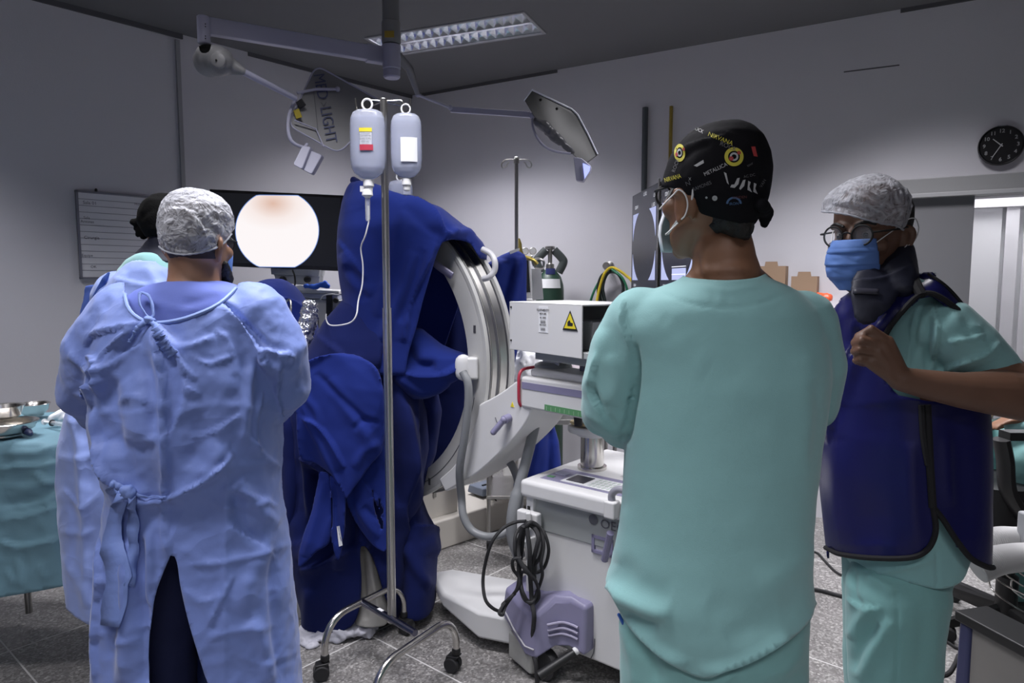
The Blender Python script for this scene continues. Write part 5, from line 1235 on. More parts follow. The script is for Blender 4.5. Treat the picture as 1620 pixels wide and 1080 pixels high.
# the gown
mb = MB()
mb.loft([(452, 205, 382, YB, .085), (460, 196, 398, YB, .10), (474, 180, 412, YB, .12), (495, 160, 428, YB, .135), (530, 148, 440, YB, .15), (580, 140, 448, YB, .16), (640, 138, 450, YB, .165), (700, 146, 448, YB, .165), (745, 158, 446, YB, .155), (775, 166, 447, YB, .15), (810, 160, 452, YB, .155), (870, 152, 459, YB, .165), (950, 147, 467, YB, .175), (1020, 144, 473, YB, .18), (1080, 143, 478, YB, .185), (1160, 143, 483, YB, .19), (1240, 143, 488, YB, .19)], 56, 2.25)
mb.caps([W(205, 498, YB), W(152, 560, YB+.0), W(135, 622, YB+.03), W(160, 648, YB+.14)], [.088, .082, .066, .06], 22); mb.caps([W(135, 622, YB+.03), WL], [.068, .05], 18)
mb.caps([W(400, 500, YB), W(440, 560, YB), W(449, 612, YB+.03), W(430, 640, YB+.15)], [.088, .080, .068, .06], 22); mb.caps([W(449, 612, YB+.03), WR], [.068, .05], 18)
gf = [('R', [(300, 560), (330, 575), (372, 560)], .006, 3), ('s', [(285, 575), (300, 610), (318, 622)], .006, 6), ('R', [(180, 640), (215, 625), (250, 640)], .005, 4), ('s', [(300, 690), (340, 680), (385, 650)], .006, 8), ('R', [(330, 790), (370, 805), (430, 790)], .005, 4), ('s', [(395, 690), (420, 720), (445, 740)], .006, 7), ('s', [(360, 830), (395, 850), (440, 880)], .006, 7), ('R', [(290, 930), (320, 950), (350, 940)], .004, 4),
      ('s', [(415, 620), (405, 670), (410, 720)], .006, 7), ('R', [(340, 520), (365, 545), (375, 590)], .004, 4), ('s', [(170, 585), (200, 560), (225, 545)], .007, 7), ('R', [(190, 690), (220, 700), (255, 690)], .004, 4), ('s', [(370, 910), (350, 950), (330, 990)], .006, 7), ('R', [(380, 1040), (420, 1050), (470, 1030)], .004, 4),  # pleats radiating from the neck tie, yoke creases, waist gathers, hanging folds
 ('s', [(236, 512), (205, 530), (170, 560), (150, 600), (145, 640)], .011, 18), ('s', [(232, 512), (190, 520), (155, 528), (135, 545)], .009, 12), ('r', [(215, 520), (175, 570), (160, 620)], .010, 8),
 ('s', [(240, 515), (252, 560), (262, 620), (262, 690), (266, 740), (262, 790)], .018, 16), ('r', [(246, 512), (270, 545), (290, 575), (310, 600)], .010, 6), ('s', [(250, 512), (275, 540), (300, 545), (340, 530)], .006, 12),
 ('s', [(352, 480), (385, 520), (412, 555), (430, 590)], .011, 9), ('v', [(355, 478), (388, 512), (420, 548)], .008, 4), ('s', [(412, 548), (440, 558), (468, 562)], .012, 8), ('r', [(400, 560), (392, 620), (388, 660), (385, 700)], .008, 7),
 ('R', [(300, 505), (355, 490), (410, 560)], .003, 5), ('s', [(445, 570), (440, 620), (446, 668)], .012, 8), ('R', [(385, 545), (420, 575), (475, 585)], .005, 7),
 ('s', [(140, 560), (165, 575), (160, 640)], .012, 10), ('r', [(110, 560), (150, 585), (180, 580)], .007, 6), ('s', [(120, 625), (150, 610), (170, 600)], .008, 7),
 ('r', [(168, 700), (185, 740), (205, 775), (235, 785)], .016, 14), ('s', [(150, 650), (165, 710), (195, 765)], .016, 14), ('r', [(265, 785), (330, 745), (350, 700)], .010, 16), ('s', [(200, 775), (235, 790), (290, 775), (350, 735), (365, 715)], .013, 12),
 ('s', [(262, 700), (290, 640), (292, 600)], .007, 12), ('r', [(290, 620), (330, 600), (375, 610)], .004, 18), ('s', [(265, 785), (262, 830), (270, 880)], .010, 10),
 ('R', [(362, 720), (358, 800), (356, 900), (354, 1000), (356, 1080)], .004, 5), ('R', [(275, 745), (330, 742), (400, 735), (450, 728)], .0025, 5), ('R', [(290, 893), (350, 890), (400, 878), (465, 858)], .005, 5), ('R', [(325, 1010), (365, 998), (440, 990)], .005, 5),
 ('r', [(375, 760), (405, 800), (440, 830)], .008, 10), ('v', [(372, 770), (385, 830), (420, 860)], .008, 10), ('s', [(350, 770), (380, 775), (440, 800)], .007, 9), ('r', [(420, 870), (390, 930), (380, 970)], .008, 16), ('v', [(435, 860), (432, 920), (436, 1000), (445, 1080)], .009, 9),
 ('r', [(400, 980), (420, 1030), (425, 1080)], .008, 12), ('s', [(155, 850), (158, 920), (152, 1000), (150, 1080)], .010, 10), ('v', [(178, 850), (176, 930), (168, 1080)], .010, 12), ('r', [(198, 860), (200, 960), (196, 1080)], .012, 12), ('v', [(222, 850), (226, 960), (228, 1080)], .012, 9),
 ('r', [(240, 830), (235, 900), (232, 960)], .010, 8), ('R', [(150, 1000), (190, 1012), (228, 1010)], .004, 5), ('R', [(150, 640), (200, 655), (262, 640)], .003, 6), ('R', [(270, 660), (340, 640), (440, 650)], .003, 6), ('v', [(300, 650), (320, 690), (300, 740)], .005, 20), ('r', [(200, 600), (225, 640), (220, 700)], .010, 24),
 ('v', [(175, 600), (180, 660), (190, 720)], .010, 14), ('v', [(232, 560), (245, 620), (248, 690)], .008, 10)]
slit = curve2([(272, 873), (258, 905), (246, 940), (238, 985), (235, 1030), (236, 1090), (240, 1260)], 30)+curve2([(352, 1260), (336, 1110), (322, 1062), (300, 990), (286, 930), (280, 890), (272, 873)], 30)
neck = [(195, 380), (197, 462), (200, 478), (208, 494), (222, 505), (240, 510), (262, 510), (290, 505), (320, 495), (345, 482), (362, 468), (376, 452), (390, 380)]
cap_l = [(60, 560), (60, 700)]
o, bg = clothe('gown', mb, .0072, m_gown, pb, gf, [dict(amp=.0030, scale=9, seed=1, ridged=True), dict(amp=.002, scale=22, seed=4, ridged=True)], 5,
      [(slit, dict(which='front', snap=9)), (neck, dict(which='front', snap=9)), (neck, dict(which='back', snap=9))], thick=.002, famp=1.5)
nb = surf(o.data)
sm = [(198, 466), (202, 484), (212, 498), (230, 509), (246, 511), (268, 509), (295, 503), (322, 493), (346, 481), (364, 466), (374, 456)]
seam('neck_binding', bg, sm, .0045, mat('binding_blue', (.24, .34, .66), .6), o, off=.001, Y=YB)
def ribbon(name, bvh, line, w, m, parent, off=.006, n=24, Y=1.7, wave=.0, free=0):
    ln = curve2(line, n) if len(line) > 2 else [line[0], line[1]]; R = [[], []]; N_ = len(ln)
    for i, (x, y) in enumerate(ln):
        a = ln[max(0, i-1)]; b = ln[min(N_-1, i+1)]; dx_, dy_ = b[0]-a[0], b[1]-a[1]; L_ = math.hypot(dx_, dy_) or 1
        ww = w(i/(N_-1)) if callable(w) else w
        for s, r in ((-1, R[0]), (1, R[1])):
            r.append(onsurf(bvh, x-dy_/L_*ww*s, y+dx_/L_*ww*s, off+wave*math.sin(i*.7+s), Y))
    mb = MB(); mb.rings(R, closed=False, cap=False); q = mk(name, mb, m, parent, smooth=True); shell(q, .0015); return q
mtie = mat('tie_blue', (.17, .25, .57), .65, bump=.2, scale=100)
ribbon('neck_tie', bg, [(240, 508), (230, 495), (224, 480), (226, 468), (236, 470), (244, 480), (246, 498), (241, 508)], 2.2, mtie, o, .010, Y=YB)
ribbon('neck_tie', bg, [(238, 508), (222, 515), (212, 528), (205, 540)], 4, mtie, o, .008, Y=YB); ribbon('neck_tie', bg, [(241, 510), (250, 525), (262, 545), (275, 562)], lambda t: 3+3*t, mtie, o, .010, Y=YB)
mb = MB(); mb.ball(onsurf(bg, 239, 508, .008, YB), (.016, .012, .010), 12, 8); me = remesh(mb, .003, 1); wrinkle(me, .003, 60); finish(me, 'tie_knot', mtie, o)
mb = MB(); mb.ball(onsurf(bg, 203, 778, .006, YB), (.020, .014, .018), 12, 8); me = remesh(mb, .004, 1); wrinkle(me, .005, 45); finish(me, 'tie_knot', mtie, o)
ribbon('waist_tie', bg, [(202, 775), (190, 768), (180, 762), (178, 772), (196, 782)], 5, mtie, o, .008, Y=YB)
ribbon('waist_tie', bg, [(200, 780), (190, 820), (184, 860), (190, 900), (186, 940), (180, 988)], lambda t: 8+9*math.sin(t*2.4), mtie, o, .012, Y=YB, wave=.004)
ribbon('waist_tie', bg, [(205, 780), (214, 810), (216, 850), (208, 890), (204, 925)], lambda t: 5+8*t*(1.2-t), mtie, o, .009, Y=YB, wave=.004)
ribbon('waist_tie', bg, [(205, 776), (225, 784), (250, 786), (262, 786)], 3, mtie, o, .006, Y=YB)

# ================================================================ person with the black cap beyond (left)
YA_ = 2.28
pa = thing('person', Vector((W(200, 600, YA_).x, YA_, 0)), 'person in black cloth cap and pale blue gown partly hidden behind the hairnet wearer', 'person')
F = Frame(264, 362, YA_, 232, tilt=4, k=.86)
mb = MB(); head(mb, F)
ax_ = W(205, 900, YA_).x
N0 = W(262, 405, YA_); SL = W(185, 470, YA_+.05); SR = W(300, 470, YA_+.0); EL = W(160, 590, YA_+.15); ER = W(320, 590, YA_+.1); WL = W(230, 610, YA_+.35); WR = W(330, 600, YA_+.35)
hips = [Vector((ax_-.09, YA_, .92)), Vector((ax_+.10, YA_, .92))]; knees = [Vector((ax_-.09, YA_+.02, .50)), Vector((ax_+.12, YA_+.02, .50))]; ankles = [Vector((ax_-.03, YA_+.05, .08)), Vector((ax_+.15, YA_+.0, .08))]
frame_limbs(mb, N0, SL, SR, EL, ER, WL, WR, hips, knees, ankles, .6); hand(mb, WL, (.6, .8, -.1), (.4, -.2, -.8), 1, .5); hand(mb, WR, (.3, 1, -.1), (-.4, -.2, -.8), -1, .5)
me = remesh(mb, .007, 3); finish(me, 'body', m_skin1, pa)
glasses(F, pa, m_ink)
mb = MB(); mb.caps([F(0, -.112, -.03), F(0, -.112, -.085)], [.036, .03], 16); mk('mask', mb, m_maskb, pa, smooth=True)
mb = MB(); mb.loft([(307, 252, 274, YA_, .03), (310, 240, 288, YA_, .06), (320, 225, 300, YA_, .09), (336, 217, 309, YA_, .10), (352, 215, 312, YA_, .102), (366, 222, 312, YA_, .098), (376, 230, 300, YA_, .08)], 36, 2.1)
mcap = mat('black_cap', (.005, .005, .005), .9, bump=.3, scale=200, spec=.1)
clothe('cloth_cap', mb, .006, mcap, pa, [('v', [(220, 350), (235, 335), (250, 330)], .003, 4)], [dict(amp=.002, scale=20, ridged=True)], 3, thick=0)
mb = MB(); mb.caps([W(222, 350, YA_), W(212, 352, YA_-.01)], [.014, .012], 10); mb.caps([W(222, 354, YA_), W(214, 362, YA_)], [.012, .007], 10); mb.caps([W(224, 358, YA_), W(218, 371, YA_)], [.014, .009], 10); mb.caps([W(226, 358, YA_), W(228, 374, YA_)], [.016, .012], 10)
me = remesh(mb, .004, 2); wrinkle(me, .003, 50); finish(me, 'cap_knot', mcap, pa)
mb = MB(); mb.loft([(366, 234, 300, YA_, .07), (378, 236, 298, YA_, .075), (392, 224, 300, YA_, .08), (404, 212, 304, YA_, .09), (416, 205, 310, YA_, .10)], 36, 2.2)
clothe('thyroid_collar', mb, .006, m_collar, pa, [('s', [(235, 378), (225, 395), (215, 408)], .004, 5)], [dict(amp=.002, scale=16)], 3, thick=0)
mb = MB(); mb.loft([(400, 226, 286, YA_, .09), (404, 212, 292, YA_, .105), (412, 198, 300, YA_, .115), (424, 187, 308, YA_, .12), (440, 178, 315, YA_, .13), (470, 170, 315, YA_, .13)], 36, 2.2)
clothe('scrub_top', mb, .008, m_teal, pa, [('v', [(188, 425), (205, 415), (225, 408)], .004, 5)], [dict(amp=.002, scale=16)], 3, thick=0)
mb = MB(); mb.loft([(409, 222, 290, YA_, .10), (414, 206, 298, YA_, .12), (425, 190, 308, YA_, .135), (445, 172, 318, YA_, .15), (470, 158, 322, YA_, .16), (520, 148, 325, YA_, .165), (580, 135, 325, YA_, .17), (640, 104, 322, YA_, .18), (700, 90, 320, YA_, .185), (760, 87, 320, YA_, .185), (800, 90, 320, YA_, .18), (850, 95, 322, YA_, .18), (910, 101, 322, YA_, .18), (960, 107, 322, YA_, .18), (990, 114, 322, YA_, .18)], 48, 2.2)
mb.caps([W(190, 470, YA_+.05), W(160, 590, YA_+.15), W(228, 610, YA_+.34)], [.09, .075, .05], 18)
gfa = [('s', [(200, 430), (180, 470), (165, 520)], .012, 12), ('r', [(230, 420), (250, 450), (262, 480)], .006, 8), ('s', [(182, 440), (230, 450), (262, 445)], .008, 10), ('v', [(170, 480), (190, 500), (220, 495)], .008, 8), ('r', [(110, 650), (125, 700), (128, 760), (135, 820)], .010, 7), ('R', [(90, 720), (120, 725), (160, 715)], .007, 6),
       ('R', [(95, 840), (130, 845), (150, 835)], .008, 6), ('r', [(130, 660), (134, 760), (136, 860), (138, 960)], .009, 6), ('v', [(110, 780), (118, 840), (112, 900)], .008, 8), ('s', [(100, 770), (130, 800), (160, 775)], .008, 8), ('r', [(100, 880), (130, 930), (140, 960)], .008, 9), ('R', [(105, 665), (130, 668), (160, 660)], .006, 5)]
cutb = [(60, 945), (104, 962), (118, 975), (143, 990), (200, 1000), (400, 1000), (400, 1100), (60, 1100)]
o, ba = clothe('gown', mb, .0085, m_gown2, pa, gfa, [dict(amp=.004, scale=8, seed=6, ridged=True)], 4, [(cutb, dict(which='all', snap=8)), ([(195, 380), (200, 408), (225, 412), (262, 414), (292, 412), (300, 380)], dict(which='front', snap=6))])
mb = MB()
for h, k_, a in zip(hips, knees, ankles): mb.caps([h, k_, a+Vector((0, 0, .03))], [.11, .085, .075], 18)
clothe('trousers', mb, .012, m_teal2, pa, (), [dict(amp=.005, scale=9)], 3)
for a in ankles: mb = MB(); shoe(mb, a, .6); mk('shoe_cover', mb, mat('shoe_cover_blue', (.03, .05, .35), .6), pa, smooth=True)
# dark blue back flap of the gown at the far side
mb = MB(); mb.prism([W(134, 452, YA_+.12), W(152, 449, YA_+.08), W(168, 470, YA_+.02), W(160, 500, YA_), W(130, 540, YA_+.05), (W(121, 520, YA_+.12))], (0, .02, 0)); me = remesh(mb, .006, 2); wrinkle(me, .004, 10); finish(me, 'back_flap', mat('flap_blue', (.04, .09, .36), .7), pa)
mb = MB(); mb.caps([W(152, 470, YA_-.02), W(166, 440, YA_-.03)], [.012, .008], 10); mb.caps([W(166, 442, YA_-.03), W(172, 432, YA_-.03)], [.010, .005], 8); finish(remesh(mb, .004, 2), 'neck_tie', mat('flap_blue', (.04, .09, .36), .7), pa)

# ================================================================ person in teal scrubs with the patterned cap (centre right, from behind)
YC = 1.2
pc_ = thing('person', Vector((W(1140, 600, YC).x, YC, 0)), 'person seen from behind in teal scrubs and black band-logo cap, arms folded', 'person')
F = Frame(1133, 303, YC, 150, k=.93)
mb = MB(); head(mb, F)
cx_ = W(1135, 900, YC).x
N0 = W(1145, 445, YC); SL = W(1028, 522, YC); SR = W(1256, 522, YC); EL = W(972, 640, YC+.05); ER = W(1270, 640, YC+.08); WL = W(1120, 660, YC+.24); WR = W(1120, 640, YC+.24)
hips = [Vector((cx_-.075, YC, .92)), Vector((cx_+.065, YC, .92))]; knees = [Vector((cx_-.09, YC, .50)), Vector((cx_+.08, YC, .50))]; ankles = [Vector((cx_-.11, YC, .08)), Vector((cx_+.11, YC, .08))]
frame_limbs(mb, N0, SL, SR, EL, ER, WL, WR, hips, knees, ankles, -.2)
mb.caps([W(1140, 360, YC+.015), W(1144, 400, YC+.012), W(1148, 440, YC)], [.049, .052, .062], 22); mb.caps([W(1140, 425, YC+.01), W(1095, 472, YC+.01)], [.04, .035], 14); mb.caps([W(1148, 425, YC+.01), W(1210, 472, YC+.01)], [.04, .035], 14)
mb.caps(spline3([W(1067, 306, 1.150), W(1072, 300, 1.146), W(1081, 306, 1.145), W(1086, 321, 1.148), W(1082, 338, 1.152), W(1074, 350, 1.156)], 3), .0058, 10); mb.caps([W(1076, 312, 1.160), W(1077, 330, 1.160), W(1074, 344, 1.163)], [.010, .011, .007], 10)
hand(mb, WL, (1, .2, 0), (0, -1, 0), 1, .4); hand(mb, WR, (-1, .2, 0), (0, -1, 0), -1, .4)
me = remesh(mb, .0048, 3); folds(me, [('v', [(1102, 400), (1106, 430), (1110, 445)], .004, 5), ('r', [(1112, 360), (1118, 400), (1112, 440)], .004, 9), ('v', [(1090, 438), (1140, 436), (1190, 434)], .0015, 3)])
finish(me, 'body', m_skin1, pc_)
face_details(F, pc_, m_hair)
glasses(F, pc_, m_ink, rx=.024, rz=.019)
# white mask and ear loops
mb = MB(); R = []
for k in range(7):
    z = -.012-k*.016; w = .030+.024*math.sin(min(1, k/4.5)*PI*.5); f = -.116-.010*math.sin(k/6*PI); 
    R.append([F(w*math.sin(t)*1.05, f+.055*(1-math.cos(t)), z+.0022*(k % 2)) for t in [(-1.25+2.5*j/14) for j in range(15)]])
mb.rings(R, closed=False, cap=False); o = mk('mask', mb, m_maskw, pc_, smooth=True); shell(o, .002)
mb = MB(); mb.tube(spline3([F(-.054, -.076, -.020), F(-.066, -.030, .0), F(-.082, .012, .026), F(-.090, .030, .026), F(-.093, .036, .0), F(-.088, .026, -.028), F(-.078, .004, -.040), F(-.060, -.06, -.075)], 6), .0016, 6)
if True:
    s_ = 1
    P = [F(-q[0] if False else q[0], q[1], q[2]) for q in ()]
def loop(F_, s, parent, m_=m_elastic, r=.0018):
    mb = MB(); mb.tube(spline3([F_(s*.052, -.082, -.018), F_(s*.072, -.035, .010), F_(s*.082, .006, .030), F_(s*.090, .028, .030), F_(s*.094, .036, .006), F_(s*.088, .028, -.020), F_(s*.080, .014, -.030)], 6), r, 8)
    mb.tube(spline3([F_(s*.080, .010, -.028), F_(s*.072, -.02, -.050), F_(s*.056, -.066, -.076)], 5), r, 8); mk('mask_loop', mb, m_, parent, smooth=True)
mb = MB(); mb.tube(spline3([W(1043, 331, 1.11), W(1055, 318, 1.12), W(1066, 307, 1.135)], 4), .0013, 8); mb.tube(spline3([W(1066, 307, 1.140), W(1074, 300, 1.138), W(1084, 308, 1.136), W(1088, 324, 1.140), W(1084, 340, 1.144), W(1078, 347, 1.150)], 5), .0013, 8); mk('mask_loop', mb, m_elastic, pc_, smooth=True)
mb = MB(); mb.tube(spline3([W(1072, 353, 1.15), W(1063, 362, 1.14), W(1053, 371, 1.12)], 4), .0013, 8); mk('mask_loop', mb, m_elastic, pc_, smooth=True)
loop(F, 1, pc_)
# nape hair
mb = MB(); mb.loft([(300, 1098, 1205, YC-.01, .080), (330, 1100, 1203, YC-.01, .080), (345, 1105, 1199, YC, .086), (358, 1108, 1194, YC-.002, .082), (370, 1118, 1190, YC, .078), (380, 1132, 1186, YC+.002, .072)], 36, 2.1)
clothe('hair', mb, .0045, m_hair, pc_, [('r', [(1105, 330), (1100, 345), (1112, 360)], .004, 6), ('s', [(1120, 350), (1135, 365), (1140, 380)], .004, 5), ('v', [(1160, 350), (1165, 370)], .003, 4)], [dict(amp=.0035, scale=48, seed=3)], 2, thick=0)
# the cap
mb = MB(); mb.loft([(199, 1122, 1166, YC, .035), (202, 1104, 1180, YC, .06), (209, 1088, 1195, YC, .08), (224, 1071, 1210, YC, .097), (246, 1058, 1220, YC, .106), (270, 1050, 1224, YC, .108), (292, 1046, 1222, YC, .107), (312, 1058, 1219, YC, .103), (330, 1076, 1213, YC, .097), (345, 1094, 1203, YC, .092), (360, 1110, 1194, YC, .084)], 44, 2.15)
capc = curve2([(1030, 285), (1046, 294), (1072, 300), (1088, 312), (1098, 326), (1106, 336), (1125, 343), (1150, 349), (1172, 354), (1190, 362), (1198, 352), (1208, 342), (1214, 338), (1240, 330)], 52)
m_cap = mat('patterned_cap_black', (.006, .006, .008), .85, bump=.3, scale=260, bdist=.001, spec=.15)
co_, bc_ = clothe('patterned_cap', mb, .0042, m_cap, pc_, [('s', [(1075, 238), (1092, 228), (1120, 220), (1150, 214)], .004, 6), ('v', [(1082, 250), (1100, 236), (1125, 228)], .003, 5), ('r', [(1050, 290), (1085, 304), (1100, 325)], .003, 5), ('s', [(1140, 205), (1185, 225), (1215, 260)], .0025, 10), ('v', [(1190, 320), (1205, 300), (1212, 270)], .004, 8), ('r', [(1195, 340), (1205, 330), (1216, 325)], .004, 6)],
     [dict(amp=.0015, scale=20)], 3, [(capc+[(1240, 460), (1000, 460)], dict(which='all', snap=5))])
mb = MB(); mb.caps([W(1203, 322, YC-.09), W(1212, 338, YC-.05), W(1210, 352, YC-.04)], [.012, .014, .008], 10); me = remesh(mb, .004, 2); wrinkle(me, .003, 40); finish(me, 'cap_tie', m_cap, pc_)
m_lw = mat('logo_white', (.42, .43, .44), .7); m_ly = mat('logo_yellow', (.55, .50, .05), .7); m_lg = mat('logo_grey', (.12, .12, .13), .7); m_lr = mat('logo_red', (.40, .04, .04), .7); m_lb = mat('logo_blue', (.06, .13, .26), .7)
D = lambda *a, **k: decal_text('logo_lettering', a[0], bc_, *a[1:], co_, **k)
D('NIRVANA', 1140, 220, 9.5, 22, m_ly, sx=1.0); D('NIRVANA', 1065, 282, 10, -16, m_ly, sx=.62); D('ROCK', 1152, 232, 10, 22, m_lg); D('ROCK', 1070, 262, 8, -70, m_lg)
D('METALLICA', 1132, 268, 8.5, -25, m_lw, sx=.9); 
for q in ([(1098, 262), (1113, 253), (1114, 258), (1103, 264)], [(1145, 272), (1149, 274), (1153, 292), (1150, 289)], [(1157, 292), (1167, 291), (1162, 297), (1155, 296)]): decal_poly('logo_stroke', q, bc_, m_lw, co_)
for x, y in ((1166, 288), (1175, 291), (1183, 294), (1192, 297)): decal_poly('logo_stroke', [(x, y-6), (x+4, y-7), (x+2, y+3), (x-4, y+9), (x-6, y+7)] if x < 1180 else [(x, y-8), (x+4, y-6), (x+1, y+3), (x+6, y+10), (x-1, y+6)], bc_, m_lw, co_)
for cx, cy, asp, r in ((1161, 248, 1.0, 15), (1076, 242, .62, 14)):
    decal_ring('logo_ring', bc_, cx, cy, r*.62, r, m_ly, co_, asp=asp); decal_ring('logo_ring', bc_, cx, cy, r*.25, r*.45, m_lw, co_, asp=asp, off=.0013); decal_ring('logo_rose', bc_, cx-r*.3, cy+r*.2, .5, r*.24, m_lr, co_, asp=asp, off=.002, n=10); decal_ring('logo_rose', bc_, cx+r*.5, cy-r*.4, .5, r*.2, m_lr, co_, asp=asp, off=.002, n=10)
D('RAMONES', 1111, 294, 8, -22, m_lg, bold=.0, sx=.85); D('N', 1089, 290, 10, -20, m_lg); D('X', 1092, 283, 6, 0, m_lw)
decal_ring('logo_disc', bc_, 1131, 313, .5, 4.2, m_lw, co_, n=14); decal_ring('logo_disc', bc_, 1118, 312, .3, 1.8, m_lw, co_, n=10); decal_ring('logo_arc', bc_, 1161, 322, 8, 11, m_lb, co_, a0=PI, a1=2*PI, asp=1.1); D('IRON', 1161, 322, 6, -4, m_lb); D('MAIDEN', 1170, 312, 6, -4, mat('logo_maroon', (.09, .025, .025), .7))
decal_poly('logo_flash', [(1188, 232), (1194, 232), (1196, 240), (1198, 248), (1192, 247), (1190, 240)], bc_, m_lr, co_); D('AC DC', 1185, 278, 6, -12, m_lg); D('ROCK', 1105, 206, 8, 25, m_lw, sx=.8); D('tour', 1186, 260, 6, -30, m_lg); D('x', 1073, 221, 6, 50, m_lr); D('VAN', 1206, 290, 7, -60, m_lg)
seam('cap_label', bc_, [(1178, 355), (1185, 357)], .0018, m_ly, co_, n=4, Y=YC)
# scrub top
mb = MB()
mb.loft([(426, 1092, 1204, YC, .066), (434, 1084, 1212, YC, .070), (441, 1076, 1222, YC, .076), (447, 1062, 1238, YC, .084), (458, 1030, 1262, YC, .095), (472, 1000, 1280, YC, .105), (492, 975, 1297, YC, .115), (520, 968, 1308, YC, .12), (560, 985, 1315, YC, .125), (600, 992, 1318, YC, .13), (650, 990, 1312, YC, .13), (700, 988, 1302, YC, .13), (760, 986, 1294, YC, .13), (830, 982, 1288, YC, .132), (880, 972, 1286, YC, .135), (905, 964, 1287, YC, .138), (925, 957, 1289, YC, .14), (945, 964, 1292, YC, .14), (965, 975, 1290, YC, .14), (1000, 990, 1284, YC, .135), (1040, 1000, 1276, YC, .13), (1090, 1005, 1270, YC, .125)], 60, 2.2)
mb.caps([W(1012, 508, YC), W(985, 560, YC+.01), W(966, 618, YC+.02), W(958, 652, YC+.05)], [.062, .060, .052, .046], 22); mb.caps([W(962, 640, YC+.02), W(985, 672, YC+.08), W(1010, 668, YC+.14)], [.048, .046, .045], 18)
mb.caps([W(1270, 510, YC), W(1290, 580, YC+.02), W(1284, 640, YC+.06)], [.058, .054, .05], 18)
tf = [('s', [(988, 472), (985, 510), (998, 545), (1002, 590), (990, 640), (986, 690)], .012, 10), ('v', [(1003, 545), (1004, 600), (994, 660), (988, 700)], .016, 7), ('r', [(952, 520), (945, 570), (930, 620)], .006, 12), ('s', [(950, 560), (940, 600), (935, 620), (950, 655)], .010, 7), ('v', [(934, 608), (944, 632), (958, 655), (972, 672)], .010, 5),
      ('r', [(965, 560), (975, 600), (965, 640)], .008, 14), ('R', [(925, 655), (945, 665), (975, 690)], .004, 5), ('v', [(1000, 500), (1040, 495), (1060, 510)], .003, 14), ('r', [(1070, 530), (1085, 560), (1120, 580)], .003, 24), ('v', [(1290, 600), (1296, 660), (1288, 740)], .006, 14), ('r', [(1275, 560), (1280, 660), (1270, 760)], .004, 20),
      ('r', [(957, 928), (985, 945), (1020, 960), (1060, 972)], .014, 12), ('v', [(975, 900), (1010, 925), (1060, 945)], .006, 22), ('v', [(980, 966), (1010, 985), (1040, 995)], .010, 9), ('r', [(985, 985), (1010, 1005), (1045, 1030), (1085, 1052)], .012, 9), ('r', [(1110, 1062), (1160, 1055), (1200, 1038), (1250, 1005)], .010, 9), ('v', [(1150, 1010), (1210, 990), (1270, 950)], .006, 22), ('r', [(985, 800), (982, 850), (975, 890)], .006, 14), ('r', [(1200, 930), (1250, 900), (1285, 860)], .005, 22), ('v', [(1120, 960), (1180, 970), (1230, 960)], .004, 26),
      ('v', [(1046, 462), (1085, 478), (1120, 484), (1150, 486), (1185, 483), (1225, 472), (1256, 458)], .0022, 2.2), ('v', [(1150, 452), (1151, 468), (1151, 486)], .0018, 2), ('r', [(1095, 450), (1150, 460), (1205, 450)], .002, 4), ('v', [(1128, 452), (1130, 470), (1126, 483)], .0015, 3)]
hem = curve2([(930, 920), (957, 930), (975, 958), (990, 985), (1015, 1015), (1050, 1045), (1095, 1068), (1122, 1073), (1145, 1064), (1185, 1050), (1230, 1026), (1265, 1000), (1284, 978), (1292, 955), (1310, 940)], 56)+[(1340, 1200), (900, 1200)]
nk = curve2([(1062, 400), (1074, 426), (1083, 437), (1110, 441), (1150, 443), (1190, 440), (1208, 434), (1222, 424), (1240, 400)], 30)
cuff = [(915, 655), (925, 662), (945, 690), (961, 701), (976, 694), (992, 688), (992, 760), (915, 760)]
o, bt = clothe('scrub_top', mb, .0062, m_teal, pc_, tf, [dict(amp=.0022, scale=5, seed=9), dict(amp=.0010, scale=16, seed=2)], 6,
      [(hem, dict(which='all', snap=9)), (nk, dict(which='all', snap=9))])
# trousers
mb = MB(); mb.loft([(930, 985, 1276, YC, .115), (990, 980, 1274, YC, .118), (1060, 984, 1268, YC, .118), (1120, 992, 1262, YC, .11)], 40, 2.2)
for h, k_, a in zip(hips, knees, ankles): mb.caps([h, k_, a+Vector((0, 0, .04))], [.098, .090, .080], 20)
clothe('trousers', mb, .009, m_teal2, pc_, [('v', [(1000, 1000), (1030, 1040), (1040, 1080)], .008, 10), ('r', [(985, 990), (1000, 1040), (1005, 1090)], .006, 8), ('s', [(1160, 1060), (1150, 1080), (1140, 1100)], .01, 8), ('r', [(1200, 1070), (1240, 1060), (1268, 1030)], .005, 10)], [dict(amp=.004, scale=7)], 4)
mb = MB(); mb.caps([W(979, 972, YC-.02), W(986, 986, YC-.02)], .003, 8); mk('pen', mb, mat('pen_blue', (.03, .12, .5), .4), pc_, smooth=True)
for a in ankles: mb = MB(); shoe(mb, a, -.2); mk('shoe', mb, m_rubber, pc_, smooth=True)

